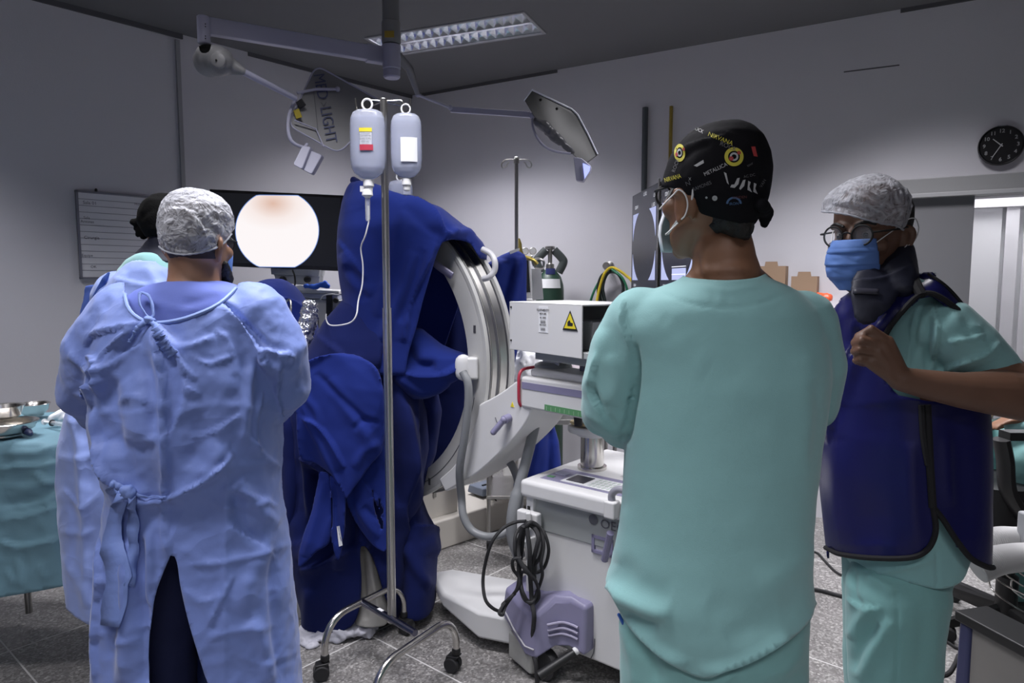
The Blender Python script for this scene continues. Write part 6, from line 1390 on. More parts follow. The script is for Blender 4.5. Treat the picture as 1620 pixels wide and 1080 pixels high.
# ================================================================ person in the lead apron (right)
YD = 1.65
pd = thing('person', Vector((W(1430, 700, YD).x, YD, 0)), 'person in blue lead apron over teal scrubs with blue mask and round glasses', 'person')
F = Frame(1376, 371, YD, 52, tilt=4)
mb = MB(); head(mb, F)
dx0 = W(1425, 900, YD).x
N0 = W(1398, 440, YD+.02); SL = W(1462, 500, YD-.06); SR = W(1395, 500, YD+.12); YH = 1.42
EL = W(1650, 634, YH+.02); WL = W(1424, 599, YH); ER = W(1400, 640, YD+.25); WR = W(1330, 660, YD+.2)
hips = [Vector((dx0-.0, YD-.05, .92)), Vector((dx0+.04, YD+.12, .92))]; knees = [Vector((dx0-.0, YD-.05, .50)), Vector((dx0+.05, YD+.14, .50))]; ankles = [Vector((dx0+.0, YD-.05, .08)), Vector((dx0+.06, YD+.14, .08))]
frame_limbs(mb, N0, SL, SR, EL, ER, WL, WR, hips, knees, ankles, -1.4)
mb.caps([EL, W(1585, 622, YH+.01), W(1520, 617, YH), W(1460, 607, YH), WL], [.052, .050, .038, .030, .0255], 20)
mb.caps([W(1490, 530, YD-.12), W(1570, 590, YD-.17), EL], [.05, .048, .05], 18)
# left hand closed on the apron edge: back of hand, knuckles, four bent fingers, thumb behind
fing = [[(1404, 540, 0), (1376, 519, -.004), (1358, 531, .010), (1364, 542, .030)], [(1395, 546, -.004), (1360, 538, -.006), (1352, 541, .012), (1368, 548, .030)], [(1388, 558, -.004), (1357, 552, -.004), (1351, 555, .012), (1366, 562, .028)], [(1377, 573, 0), (1358, 567, .0), (1353, 570, .014), (1368, 576, .026)]]
for i, f_ in enumerate(fing):
    P = [W(x, y, YH+o_) for x, y, o_ in f_]; r = (.0100, .0105, .0100, .0088)[i]
    mb.caps([WL+(P[0]-WL)*.05, WL*.45+P[0]*.55, P[0]], [.022, .0175, .0135], 12); mb.caps(P, [r*1.15, r*1.02, r*.95, r*.82], 12)
mb.caps([WL, W(1408, 575, YH+.02), W(1392, 552, YH+.036), W(1370, 540, YH+.040)], [.018, .015, .012, .009], 12)
hand(mb, WR, (-1, 0, -.2), (0, -1, 0), 1, .4)
me = remesh(mb, .0040, 2); folds(me, [('v', [(1353, 546), (1375, 547), (1392, 550)], .003, 2.5), ('v', [(1353, 561), (1372, 564), (1384, 566)], .003, 2.5), ('r', [(1385, 545), (1400, 570), (1412, 595)], .0015, 4), ('v', [(1413, 592), (1420, 600), (1424, 612)], .0015, 3)])
finish(me, 'body', m_skin3, pd)
face_details(F, pd, m_hair)
glasses(F, pd, m_ink, rx=.0225, rz=.0225, y=-.112)
# blue pleated mask
mb = MB(); R = []
for k in range(61):
    t_ = k/60; z = -.010-t_*.114; w = (.047+.012*math.sin(t_*PI))*(1-.45*max(0, t_-.8)/.2*.8)
    pl = .0045*(((t_*4.0) % 1.0)-.5) if .18 < t_ < .9 else 0
    f = -.117-.012*math.sin(min(1, t_*1.25)*PI)**.6+.020*max(0, t_-.75)-pl
    row = []
    for j in range(41):
        a = -1.3+2.6*j/40; x = w*math.copysign(abs(math.sin(a))**.85, math.sin(a))*1.06; p = F(x, f+.058*(1-math.cos(a)), z)
        nn = mnoise.noise(Vector((x*38, z*60, 3)))*.0022+abs(mnoise.noise(Vector((x*22+z*30, z*14, 7))))*.003; row.append(p+(p-F(0, .03, z)).normalized()*nn)
    R.append(row)
mb.rings(R, closed=False, cap=False); o = mk('mask', mb, m_maskb, pd, smooth=True, angle=0); shell(o, .002)
for s in (-1, 1): loop(F, s, pd, r=.0013)
# hairnet
rows = [(277, 1362, 1392, YD, .03), (281, 1346, 1404, YD, .05), (289, 1330, 1417, YD, .072), (300, 1313, 1430, YD, .09), (314, 1301, 1440, YD, .10), (330, 1299, 1441, YD, .102), (345, 1304, 1439, YD, .10), (360, 1320, 1434, YD, .092), (372, 1345, 1428, YD, .08), (382, 1370, 1420, YD, .06)]
low = curve2([(1280, 325), (1300, 334), (1318, 336), (1345, 340), (1375, 348), (1400, 354), (1415, 356), (1424, 360), (1432, 368), (1434, 376), (1445, 372)], 44)
fl = []
for k in range(13):
    a = math.radians(178+k*9.5); x0, y0 = 1424+6*math.cos(a), 352+6*math.sin(a); L_ = 118-k*3
    fl.append((('s', 'R')[k % 2], [(x0+10*math.cos(a), y0+8*math.sin(a)), (x0+L_*.5*math.cos(a+.10), y0+L_*.42*math.sin(a+.10)), (x0+L_*math.cos(a+.05*(k % 3)), y0+L_*.66*math.sin(a+.05*(k % 3)))], .0042, 4.5))
fl += [('s', [(1420, 350), (1400, 320), (1360, 300), (1330, 305)], .004, 9), ('s', [(1418, 352), (1390, 325), (1350, 315)], .004, 7), ('s', [(1424, 350), (1415, 310), (1390, 290)], .004, 9), ('r', [(1305, 335), (1350, 338), (1400, 352)], .0035, 4), ('v', [(1310, 325), (1350, 328), (1400, 343)], .003, 4), ('s', [(1422, 345), (1425, 320), (1420, 300)], .003, 6), ('R', [(1335, 320), (1352, 312), (1372, 318)], .003, 4)]
net_cap(rows, low+[(1450, 460), (1270, 460)], F, pd, YD, fl, 8, puck=.0022)
for k in range(0): pass
mb = MB(); R = []
for z, w, f, b in HEADROWS:
    if -.05 <= z <= .11: R.append([F((w+.003)*math.cos(t), (-.012+b)/2+(b+.003+.012)/2*math.sin(t), z) for t in [2*PI*q/30 for q in range(30)]])
mb.rings(R); mk('hair', mb, m_hair, pd, smooth=True, angle=0)
# navy thyroid collar
mb = MB()
mb.loft([(381, 1402, 1442, YD+.02, .05), (393, 1376, 1447, YD+.01, .07), (410, 1352, 1451, YD+.0, .09), (428, 1334, 1454, YD-.01, .11), (444, 1326, 1455, YD-.015, .125), (456, 1332, 1452, YD-.02, .13), (468, 1350, 1440, YD-.02, .12)], 36, 2.1)
mb.caps([W(1384, 454, YD-.125), W(1376, 477, YD-.150), W(1370, 496, YD-.158)], [.052, .044, .028], 18, flat=.26, up=(1, 0, 0))
o, bcl = clothe('thyroid_collar', mb, .005, m_collar, pd, [('s', [(1350, 432), (1390, 425), (1430, 400)], .005, 8), ('s', [(1345, 445), (1395, 440), (1440, 420)], .006, 8), ('v', [(1370, 400), (1395, 415), (1400, 430)], .004, 6), ('r', [(1430, 395), (1440, 415), (1448, 440)], .004, 5)], [dict(amp=.0015, scale=14)], 3, thick=0)
ribbon('collar_tape', bcl, [(1350, 461), (1372, 462), (1389, 463)], 4.5, mat('tape_dark', (.03, .03, .045), .5), o, .003, n=8, Y=YD-.1)
# scrub top with short sleeve
mb = MB()
mb.loft([(438, 1385, 1450, YD, .10), (446, 1370, 1470, YD, .125), (462, 1352, 1482, YD+.01, .13), (490, 1336, 1500, YD+.01, .14), (540, 1330, 1520, YD+.01, .145), (640, 1318, 1545, YD, .16), (740, 1312, 1548, YD, .16), (840, 1320, 1540, YD, .16), (880, 1327, 1538, YD, .16), (905, 1340, 1532, YD, .16), (935, 1350, 1515, YD, .15)], 48, 2.2)
mb.caps([W(1466, 512, YD-.10), W(1496, 520, YD-.13), W(1535, 553, YD-.15), W(1572, 585, YD-.16), W(1600, 615, YD-.17)], [.060, .068, .064, .055, .045], 24)
hemD = curve2([(1300, 878), (1340, 892), (1390, 908), (1440, 922), (1480, 931), (1505, 928), (1525, 915), (1540, 880), (1560, 860)], 40)+[(1570, 1050), (1280, 1050)]
slv = [(1462, 588), (1476, 592), (1500, 597), (1532, 606), (1570, 598), (1612, 583), (1620, 575), (1680, 575), (1680, 720), (1440, 720)]
df = [('s', [(1458, 475), (1446, 510), (1440, 560), (1436, 590)], .005, 6), ('v', [(1462, 478), (1450, 515), (1445, 580)], .003, 2.5), ('s', [(1475, 480), (1485, 520), (1478, 560), (1474, 590)], .010, 9), ('v', [(1468, 500), (1466, 545), (1470, 585)], .010, 6), ('s', [(1500, 538), (1530, 535), (1556, 528)], .012, 9), ('s', [(1480, 590), (1515, 575), (1555, 560), (1580, 540)], .012, 9), ('R', [(1545, 520), (1540, 515), (1552, 522)], .005, 5),
      ('r', [(1490, 480), (1510, 500), (1520, 520)], .005, 8), ('v', [(1480, 597), (1530, 588), (1590, 565)], .002, 2), ('r', [(1330, 905), (1400, 895), (1470, 880)], .006, 10), ('s', [(1385, 905), (1430, 895), (1480, 880)], .008, 7), ('v', [(1482, 870), (1483, 900), (1484, 928)], .004, 3), ('R', [(1440, 918), (1490, 915), (1525, 905)], .002, 3)]
o, bd_s = clothe('scrub_top', mb, .0058, m_teal, pd, df, [dict(amp=.0025, scale=8, seed=5)], 4, [(hemD, dict(which='all', snap=8)), (slv, dict(which='all', snap=8, depth=(0, YD-.02)))])
mb = MB(); mb.loft([(431, 1440, 1462, YD+.02, .05), (435, 1432, 1472, YD+.02, .06), (450, 1420, 1476, YD+.02, .07)], 20, 2.1); finish(remesh(mb, .006, 3), 'scrub_collar', m_teal, pd)
# apron
mb = MB()
mb.loft([(432, 1405, 1470, YD, .11), (440, 1385, 1484, YD, .135), (455, 1352, 1500, YD, .155), (475, 1328, 1520, YD, .168), (500, 1313, 1540, YD, .178), (540, 1310, 1556, YD, .184), (600, 1303, 1566, YD, .188), (680, 1291, 1570, YD, .19), (740, 1292, 1571, YD, .19), (800, 1297, 1571, YD, .19), (870, 1305, 1571, YD, .188), (910, 1308, 1571, YD, .186)], 56, 2.35)
Q = [(1296, 505), (1312, 494), (1335, 468), (1352, 452), (1400, 436), (1440, 427), (1482, 438), (1530, 492), (1560, 530), (1545, 533), (1510, 491), (1475, 467), (1455, 470), (1430, 492), (1405, 522), (1396, 545), (1396, 600), (1420, 625), (1470, 635), (1580, 640), (1574, 899), (1562, 897), (1535, 884), (1512, 855), (1492, 822), (1476, 800), (1481, 838), (1474, 860), (1460, 876), (1435, 883), (1380, 883), (1330, 877), (1306, 869), (1298, 800), (1288, 700), (1288, 640), (1298, 560)]
apf = [('r', [(1335, 470), (1322, 520), (1318, 580)], .010, 8), ('s', [(1355, 500), (1345, 560), (1325, 640), (1310, 700)], .012, 14), ('s', [(1350, 545), (1330, 600), (1320, 680)], .012, 14), ('r', [(1395, 510), (1370, 545), (1350, 580), (1330, 640)], .012, 10), ('v', [(1360, 520), (1345, 560)], .010, 8), ('r', [(1420, 480), (1400, 505), (1385, 530)], .006, 8), ('v', [(1380, 640), (1385, 760), (1382, 860)], .010, 40), ('v', [(1520, 660), (1525, 760), (1530, 850)], .008, 20), ('r', [(1498, 690), (1500, 760), (1505, 800)], .005, 10), ('r', [(1440, 700), (1445, 800), (1455, 870)], .006, 14), ('r', [(1320, 700), (1325, 800), (1330, 870)], .008, 20)]
ao_, bap = clothe('lead_apron', mb, .0065, m_apron, pd, apf, [dict(amp=.0025, scale=3.5, seed=3)], 6, [(Q, dict(which='front', keep=True, snap=9)), ([(1300, 380), (1300, 500), (1420, 432), (1475, 430), (1475, 380)], dict(which='back', snap=9)), ([(1280, 866), (1280, 1000), (1600, 1000), (1600, 866)], dict(which='back', snap=9))], thick=.005)
pip = lambda ln, r=.0065, nm='piping', off=.001: seam(nm, bap, ln, r, m_piping, ao_, off=off, n=30, Y=YD-.1)
pip([(1307, 866), (1330, 876), (1380, 882), (1435, 882), (1460, 874), (1474, 858), (1480, 835), (1476, 802)]); pip([(1476, 802), (1492, 822), (1512, 853), (1535, 882), (1560, 896), (1570, 897)])
pip([(1475, 802), (1471, 740), (1468, 680), (1466, 640)], .0085, 'closure_strip'); pip([(1468, 735), (1461, 690), (1458, 640)], .0075, 'closure_strip')
pip([(1396, 560), (1396, 545), (1405, 522), (1430, 492), (1452, 471), (1475, 467), (1510, 491), (1545, 532)], .0062, off=.007); pip([(1441, 430), (1448, 448), (1458, 470)], .011, 'shoulder_strap', off=.006); pip([(1470, 434), (1500, 457), (1530, 492), (1556, 528)], .004)
# trousers
mb = MB(); mb.loft([(860, 1330, 1530, YD+.02, .15), (905, 1330, 1505, YD+.02, .15), (945, 1333, 1495, YD+.02, .14)], 36, 2.2)
mb.caps([W(1420, 930, YD-.05), W(1416, 1000, YD-.05), W(1414, 1080, YD-.05), W(1420, 1300, YD-.05)], [.115, .108, .100, .085], 26); mb.caps([W(1405, 930, YD+.12), W(1395, 1000, YD+.14), W(1400, 1300, YD+.14)], [.115, .10, .085], 20)
clothe('trousers', mb, .0065, m_teal2, pd, [('s', [(1340, 945), (1360, 958), (1395, 962)], .008, 7), ('r', [(1380, 960), (1358, 985), (1346, 1010)], .010, 9), ('v', [(1420, 935), (1419, 1000), (1418, 1090)], .004, 2), ('r', [(1410, 980), (1380, 1030), (1360, 1075)], .010, 12), ('v', [(1390, 985), (1360, 1030), (1352, 1060)], .010, 10), ('v', [(1350, 900), (1352, 940), (1365, 960)], .006, 5), ('r', [(1370, 910), (1400, 925), (1415, 940)], .006, 9), ('v', [(1455, 950), (1460, 1010), (1450, 1080)], .006, 14)], [dict(amp=.004, scale=7, seed=3)], 4)
for a in ankles: mb = MB(); shoe(mb, a, -1.4); mk('shoe', mb, m_rubber, pd, smooth=True)
# ================================================================ blue drapes
def drape(name, lofts, voxel, m, label, fold, cuts=(), wr=(), smooth=5, chains=(), thick=.003, famp=1., n=2.3, parent=None):
    mb = MB()
    for rows in lofts: mb.loft(rows, 52, n)
    for P, r in chains: mb.caps(P, r, 20)
    o, bv = clothe(name, mb, voxel, m, parent, fold, wr or [dict(amp=.006, scale=4, seed=len(fold))], smooth, cuts, thick, famp)
    if label: tag(o, label, 'drape')
    return o, bv
# drape thrown over the top of the arc
o1, bv1 = drape('surgical_drape', [[(286, 558, 568, 3.02, .03), (291, 553, 586, 3.02, .08), (299, 549, 606, 3.02, .14), (311, 544, 645, 3.02, .19), (326, 540, 688, 3.0, .24), (345, 537, 716, 3.0, .27), (365, 534, 741, 2.98, .28), (385, 533, 757, 2.98, .28), (405, 534, 769, 2.98, .28), (430, 535, 770, 2.98, .28), (470, 540, 765, 2.98, .28), (520, 545, 760, 2.98, .28), (580, 545, 750, 2.98, .28)]],
    .0095, m_drape, 'dark blue drape thrown over the top of the big x-ray arc',
    [('r', [(560, 295), (600, 310), (650, 330), (690, 350), (720, 370)], .03, 16), ('s', [(640, 320), (680, 345), (700, 370), (712, 378)], .03, 14), ('v', [(565, 330), (590, 400), (600, 450)], .012, 20), ('r', [(640, 340), (625, 400), (610, 450), (600, 500)], .018, 10), ('r', [(655, 400), (640, 450), (620, 500), (605, 540)], .022, 10), ('v', [(668, 395), (655, 450), (635, 510)], .02, 8),
     ('s', [(690, 385), (672, 430), (650, 480), (640, 540)], .03, 12), ('r', [(545, 400), (560, 440), (585, 470)], .02, 10), ('v', [(550, 420), (570, 450), (580, 475)], .02, 8), ('s', [(535, 380), (560, 410), (580, 440)], .012, 8), ('r', [(700, 375), (735, 372), (760, 392), (778, 408)], .028, 8), ('r', [(680, 330), (720, 345), (750, 372)], .012, 10), ('v', [(640, 335), (680, 365), (700, 378)], .012, 6)],
    [(curve2([(700, 383), (692, 400), (684, 425), (676, 452), (668, 480), (658, 520), (646, 560), (640, 600)], 40)+[(640, 700), (900, 700), (900, 425), (783, 425)]+curve2([(782, 408), (772, 411), (760, 408), (752, 396), (745, 386), (733, 381), (715, 379), (700, 383)], 30), dict(which='front', snap=10)), ([(640, 700), (900, 700), (900, 440), (740, 440), (700, 560)], dict(which='back', snap=10))], smooth=6)
mb = MB(); mb.caps([W(562, 288, 2.98), W(574, 296, 2.95)], [.022, .02], 12); me = remesh(mb, .006, 1); wrinkle(me, .008, 24); finish(me, 'drape_knot', m_drape_shaded, o1)
# inner drape behind the arc, shade of the cavity put into its colour
o2, bv2 = drape('surgical_drape', [[(400, 640, 735, 3.42, .04), (440, 640, 750, 3.42, .06), (500, 635, 765, 3.42, .07), (560, 632, 760, 3.42, .08), (620, 630, 750, 3.42, .08), (700, 640, 742, 3.42, .08), (760, 640, 720, 3.42, .06)]], .012, m_drape_shaded, 'shaded blue drape hanging inside the x-ray arc',
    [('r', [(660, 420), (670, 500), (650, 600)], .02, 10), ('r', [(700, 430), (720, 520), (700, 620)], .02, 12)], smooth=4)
# drape slung under the intensifier
o3, bv3 = drape('surgical_drape', [[(520, 640, 668, 2.86, .06), (545, 622, 700, 2.86, .10), (562, 612, 742, 2.86, .13), (578, 610, 745, 2.86, .14), (596, 612, 732, 2.86, .13), (612, 622, 705, 2.86, .11), (628, 640, 680, 2.86, .06)]], .009, m_drape, 'blue drape fold slung low across the inside of the x-ray arc',
    [('s', [(615, 560), (650, 590), (700, 590), (742, 565)], .03, 12), ('r', [(625, 590), (665, 618), (710, 605)], .02, 9), ('v', [(640, 545), (660, 575), (690, 580)], .03, 10)], smooth=5)
# large drape of the operating table, shade between its flaps painted into the colour
big = [[(464, 556, 590, 2.96, .06), (472, 545, 612, 2.95, .12), (486, 530, 622, 2.94, .17), (505, 512, 630, 2.94, .20), (530, 496, 640, 2.93, .22), (560, 480, 650, 2.92, .23), (600, 462, 664, 2.92, .235), (650, 455, 676, 2.92, .235), (710, 452, 680, 2.92, .225), (770, 452, 668, 2.92, .215), (820, 452, 655, 2.91, .205), (870, 456, 650, 2.90, .20), (920, 466, 648, 2.90, .19), (960, 476, 640, 2.90, .18), (1000, 482, 620, 2.88, .17), (1030, 486, 610, 2.88, .16)]]
bf = [('s', [(548, 470), (590, 470), (600, 520), (598, 580)], .03, 14), ('v', [(605, 470), (608, 560), (606, 640)], .04, 7), ('r', [(590, 480), (598, 540), (600, 620), (602, 700)], .02, 10), ('s', [(500, 530), (540, 560), (570, 600), (605, 660)], .018, 16), ('v', [(505, 565), (545, 600), (580, 640)], .012, 6), ('s', [(470, 600), (500, 640), (530, 700), (545, 760)], .02, 12),
      ('s', [(474, 668), (505, 680), (525, 710), (540, 740), (548, 770)], .05, 16), ('s', [(475, 722), (500, 728), (525, 745), (540, 765)], .05, 12), ('v', [(500, 740), (490, 800), (478, 860)], .06, 12), ('r', [(520, 760), (505, 820), (480, 890)], .03, 12), ('r', [(545, 720), (545, 800), (540, 870), (535, 900)], .05, 9), ('v', [(555, 720), (560, 800), (556, 880)], .03, 7),
      ('s', [(545, 700), (570, 780), (600, 850), (625, 880)], .035, 14), ('v', [(560, 800), (590, 850), (610, 900)], .02, 10), ('s', [(475, 900), (510, 890), (545, 870), (580, 860)], .03, 12), ('r', [(490, 930), (488, 970), (486, 1000)], .02, 10), ('v', [(590, 860), (585, 920), (580, 980)], .04, 8),
      ('r', [(630, 600), (640, 680), (655, 760), (665, 830)], .03, 12), ('v', [(615, 600), (622, 700), (630, 800)], .04, 8), ('s', [(660, 620), (655, 700), (640, 800), (650, 860)], .02, 12), ('r', [(640, 640), (650, 720), (648, 800)], .02, 7), ('v', [(470, 600), (462, 680), (462, 780), (468, 860)], .05, 12), ('r', [(560, 560), (575, 620), (580, 700), (590, 780)], .012, 14)]
bcut = curve2([(470, 1015), (484, 1002), (500, 1004), (530, 1001), (556, 990), (568, 965), (572, 920), (570, 880), (572, 862), (583, 870), (598, 905), (610, 945), (630, 985), (650, 1000)], 56)+[(700, 1100), (420, 1100)]
o4, bv4 = drape('surgical_drape', big, .0095, m_drape_shaded, 'large dark blue drape falling in folds from the operating table to the floor', bf, [(bcut, dict(which='front', snap=10))], smooth=5, famp=1.0)
def flap(pix, dY, fold, m=m_drape, t=.018, seed=1, nm='drape_flap'):
    """hanging flap lying over the big drape"""
    pts = curve2(pix+[pix[0]], 60); P = [onsurf(bv4, x, y, .0, 2.72) for x, y in pts]
    ym = min(p.y for p in P)-dY; slab = MB(); slab.prism([W(x, y, ym+.02*math.sin(x*.05+y*.02)) for x, y in pts], (0, t, 0))
    me = remesh(slab, .0062, 3); wrinkle(me, .005, 6, 3, seed=seed); folds(me, fold)
    return finish(me, nm, m, o4)
flap([(463, 606), (480, 575), (520, 560), (570, 565), (602, 600), (606, 700), (580, 745), (552, 786), (545, 790), (535, 768), (520, 748), (498, 732), (474, 724), (468, 660)], .004,
     [('s', [(478, 660), (505, 675), (528, 705), (545, 740)], .022, 12), ('v', [(500, 590), (540, 630), (590, 680)], .012, 6), ('r', [(520, 600), (560, 660), (600, 720)], .010, 10), ('r', [(480, 625), (500, 650), (505, 675)], .008, 6), ('v', [(560, 680), (575, 665), (600, 670)], .008, 5), ('r', [(560, 740), (575, 715), (600, 700)], .008, 7)], seed=3)
flap([(548, 700), (600, 680), (612, 760), (614, 860), (600, 872), (575, 845), (556, 812), (546, 780)], .014, [('s', [(555, 720), (575, 760), (605, 800)], .012, 8), ('v', [(575, 800), (590, 815), (608, 820)], .01, 6), ('r', [(560, 790), (575, 820), (600, 850)], .008, 6)], seed=5)
fl3 = flap([(520, 752), (545, 765), (545, 830), (540, 872), (533, 886), (524, 860), (522, 800)], .004, [('v', [(530, 770), (530, 820), (532, 860)], .008, 5)], seed=6)
flap([(505, 745), (522, 760), (522, 850), (500, 872), (472, 898), (476, 860), (492, 810)], .0, [('r', [(512, 760), (500, 820), (482, 880)], .010, 7)], seed=8)
bf3 = surf(fl3.data); mb = MB(); P = [onsurf(bf3, x, y, .003, 2.7) for x, y in ((533, 832), (538, 831), (541, 862), (536, 864))]; mb.add(P, [(0, 1, 2, 3)]); mk('laundry_tag', mb, m_paper, o4)
# right foot of the drape puddled on the floor beside the machine leg
o5, bv5 = drape('surgical_drape', [[(600, 640, 690, 2.98, .05), (650, 642, 700, 2.98, .09), (720, 640, 690, 2.98, .11), (790, 636, 668, 2.98, .13), (825, 636, 680, 2.97, .15), (845, 634, 690, 2.97, .16), (880, 634, 693, 2.97, .17), (920, 634, 692, 2.96, .17), (955, 630, 690, 2.96, .17)]], .010, m_drape_shaded, 'blue drape corner bunched on the floor behind the infusion stand pole',
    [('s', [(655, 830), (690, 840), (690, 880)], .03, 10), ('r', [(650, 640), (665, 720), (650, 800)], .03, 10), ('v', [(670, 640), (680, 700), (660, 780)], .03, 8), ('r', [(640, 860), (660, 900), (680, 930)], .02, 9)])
# patient's bent knee under a drape, left of it
o6, bv6 = drape('surgical_drape', [[(442, 424, 446, 3.2, .04), (446, 410, 456, 3.2, .08), (454, 397, 468, 3.2, .12), (466, 388, 478, 3.2, .15), (482, 380, 488, 3.2, .17), (505, 376, 500, 3.2, .18), (540, 376, 512, 3.2, .18), (600, 376, 520, 3.2, .18)]], .009, m_drape, 'blue drape domed over the bent knee of the patient below the monitor',
    [('s', [(395, 470), (425, 472), (455, 474), (480, 490)], .02, 9), ('v', [(410, 450), (402, 475), (398, 500)], .012, 6), ('r', [(430, 446), (428, 465), (440, 500)], .008, 6), ('v', [(455, 475), (462, 500), (465, 530)], .012, 5), ('r', [(475, 478), (480, 510)], .008, 4)])
o7, bv7 = drape('surgical_drape', [[(560, 440, 470, 2.98, .05), (590, 436, 480, 2.98, .10), (660, 440, 490, 2.98, .14), (760, 444, 500, 2.98, .15), (860, 448, 500, 2.98, .15), (900, 452, 500, 2.98, .12)]], .012, m_drape_shaded, 'dark blue drape panel hanging just right of the blue gown', [('r', [(455, 640), (465, 740), (460, 860)], .02, 10), ('v', [(475, 640), (480, 760), (470, 860)], .03, 8)])
# curtain-like piece right of the arc
o8, bv8 = drape('surgical_drape', [[(396, 808, 821, 3.86, .015), (403, 794, 832, 3.86, .03), (418, 770, 834, 3.86, .05), (450, 760, 834, 3.86, .06), (480, 760, 833, 3.86, .06), (510, 765, 829, 3.86, .06), (545, 780, 820, 3.86, .05), (590, 790, 812, 3.86, .04)]], .009, m_drape, 'blue drape clipped up beside the slim stand, right of the x-ray arc',
    [('r', [(825, 405), (815, 460), (800, 530)], .02, 7), ('v', [(812, 410), (800, 460), (785, 520)], .02, 6), ('r', [(795, 410), (785, 450), (775, 500)], .02, 8)])
mb = MB(); mb.prism([W(x, y, 3.78) for x, y in ((806, 397), (822, 392), (822, 396), (807, 402))], (0, .01, 0)); mk('clip', mb, m_paper, o8)
o9, bv9 = drape('surgical_drape', [[(650, 858, 866, 3.5, .02), (670, 850, 876, 3.5, .04), (700, 836, 884, 3.5, .06), (740, 820, 888, 3.5, .07), (765, 812, 888, 3.5, .07), (780, 812, 888, 3.5, .07)]], .010, m_drape, 'blue drape end hanging behind the slanted grey tube of the x-ray machine', [('r', [(865, 660), (855, 700), (840, 760)], .02, 7), ('v', [(872, 680), (868, 760)], .02, 6)])

# foil-wrapped camera head and the rods beside the knee
fo = MB(); fo.caps([W(490, 487, 2.98), W(488, 505, 2.96), W(481, 535, 2.93), W(474, 570, 2.90)], [.036, .036, .034, .030], 18)
me = remesh(fo, .005, 1); wrinkle(me, .008, 32, 3, ridged=True); wrinkle(me, .005, 70, 3, ridged=True)
m_foil = mat('clear_wrap', (.55, .56, .62), .12, metal=.75)
o = finish(me, 'scope_cover', m_foil, None); tag(o, 'crinkled silvery plastic sleeve over the camera cable beside the knee', 'cover')
sr = MB(); sr.tube(spline3([W(453, 477, 3.0), W(457, 474, 2.99), W(460, 480, 2.98), W(459, 505, 2.96), W(456, 545, 2.93)], 6), .005, 8)
o = mk('surgical_retractor', sr, m_steel, smooth=True); tag(o, 'thin hooked steel instrument standing against the draped knee', 'instrument')
# patient's table underneath
tbl = thing('operating_table', Vector((-.35, 3.5, 0)), 'cream steel operating table base on the floor below the x-ray arc', 'operating table')
zb1 = .17
a = WF(664, 882); b = WF(850, 818); dirb = (b-a).normalized(); nb_ = Vector((-dirb.y, dirb.x, 0))
m = MB(); m.prism([a, b, b+nb_*.42, a+nb_*.42], (0, 0, zb1)); mk('base_plate', m, m_dev2, tbl, bevel=.012)
t0 = a+nb_*.06+dirb*.02
m = MB(); m.prism([t0+Vector((0, 0, zb1-.002)), t0+dirb*.30+Vector((0, 0, zb1-.002)), t0+dirb*.30+nb_*.3+Vector((0, 0, zb1-.002)), t0+nb_*.3+Vector((0, 0, zb1-.002))], (0, 0, .40)); mk('column_cover', m, m_dev2, tbl, bevel=.006)
m = MB(); m.prism([t0+nb_*.03+dirb*.03+Vector((0, 0, zb1+.39)), t0+nb_*.03+dirb*.27+Vector((0, 0, zb1+.39)), t0+nb_*.27+dirb*.27+Vector((0, 0, zb1+.39)), t0+nb_*.27+dirb*.03+Vector((0, 0, zb1+.39))], (0, 0, .25)); mk('lift_column', m, mat('dark_steel', (.05, .05, .05), .4, metal=.5), tbl)
q = t0+dirb*.12-nb_*.002; m = MB(); m.prism([q+Vector((0, 0, zb1+.12)), q+dirb*.02+Vector((0, 0, zb1+.12)), q+dirb*.02+Vector((0, 0, zb1+.19)), q+Vector((0, 0, zb1+.19))], -nb_*.003); mk('grip_slot', m, mat('slot_grey', (.25, .24, .22), .6), tbl)
m = MB(); m.box((-.95, 3.45, .80), (.9, .50, .10), Matrix.Rotation(.1, 3, 'Z')); mk('table_top', m, m_black, tbl, bevel=.01)
pp = WF(770, 778, zb1+.01); pd_ = thing('foot_pedal', pp, 'blue-grey foot pedal resting on the operating table base', 'pedal')
R2 = Matrix((dirb, nb_, Vector((0, 0, 1)))).transposed()
m = MB(); m.box(pp+Vector((0, 0, .03)), (.20, .15, .05), R2, .9); mk('pedal_housing', m, mat('pedal_blue', (.16, .19, .25), .5), pd_, bevel=.01)
m = MB(); m.box(pp+Vector((0, 0, .058))-nb_*.02, (.11, .012, .006), R2); mk('pedal_slot', m, m_ink, pd_)
m = MB(); m.tube(spline3([pp+Vector((0, 0, .02)), pp+dirb*-.06-nb_*.16+Vector((0, 0, -.02)), WF(775, 815, .08), WF(782, 838, .01)], 8), .005, 8); mk('pedal_cable', m, m_ink, pd_, smooth=True)
# rear linens
mb = MB(); mb.caps([W(808, 590, 3.95), W(835, 575, 3.95), W(858, 600, 3.95)], [.10, .13, .09], 20); mb.caps([W(805, 620, 3.92), W(850, 625, 3.92)], [.10, .10], 16)
me = remesh(mb, .011, 3); wrinkle(me, .025, 7, 3, ridged=True, seed=2); wrinkle(me, .01, 22, 3, ridged=True); o = finish(me, 'linen_bundle', m_paper, None); tag(o, 'crumpled white linen bundle on the back trolley behind the x-ray arc', 'linen')
mb = MB(); mb.caps([W(905, 590, 3.7), W(945, 572, 3.7), W(985, 590, 3.7)], [.08, .09, .08], 16); me = remesh(mb, .011, 3); wrinkle(me, .02, 8, 3, ridged=True, seed=5); o = finish(me, 'linen_bundle', mat('pinkish_linen', (.66, .58, .62), .8), None); tag(o, 'white and pink plastic-wrapped linen behind the x-ray machine post', 'linen')
bt_ = thing('back_trolley', Vector((.1, 4.0, 0)), 'low steel trolley carrying white linen near the far wall', 'trolley')
z1 = W(830, 640, 3.95).z-.05
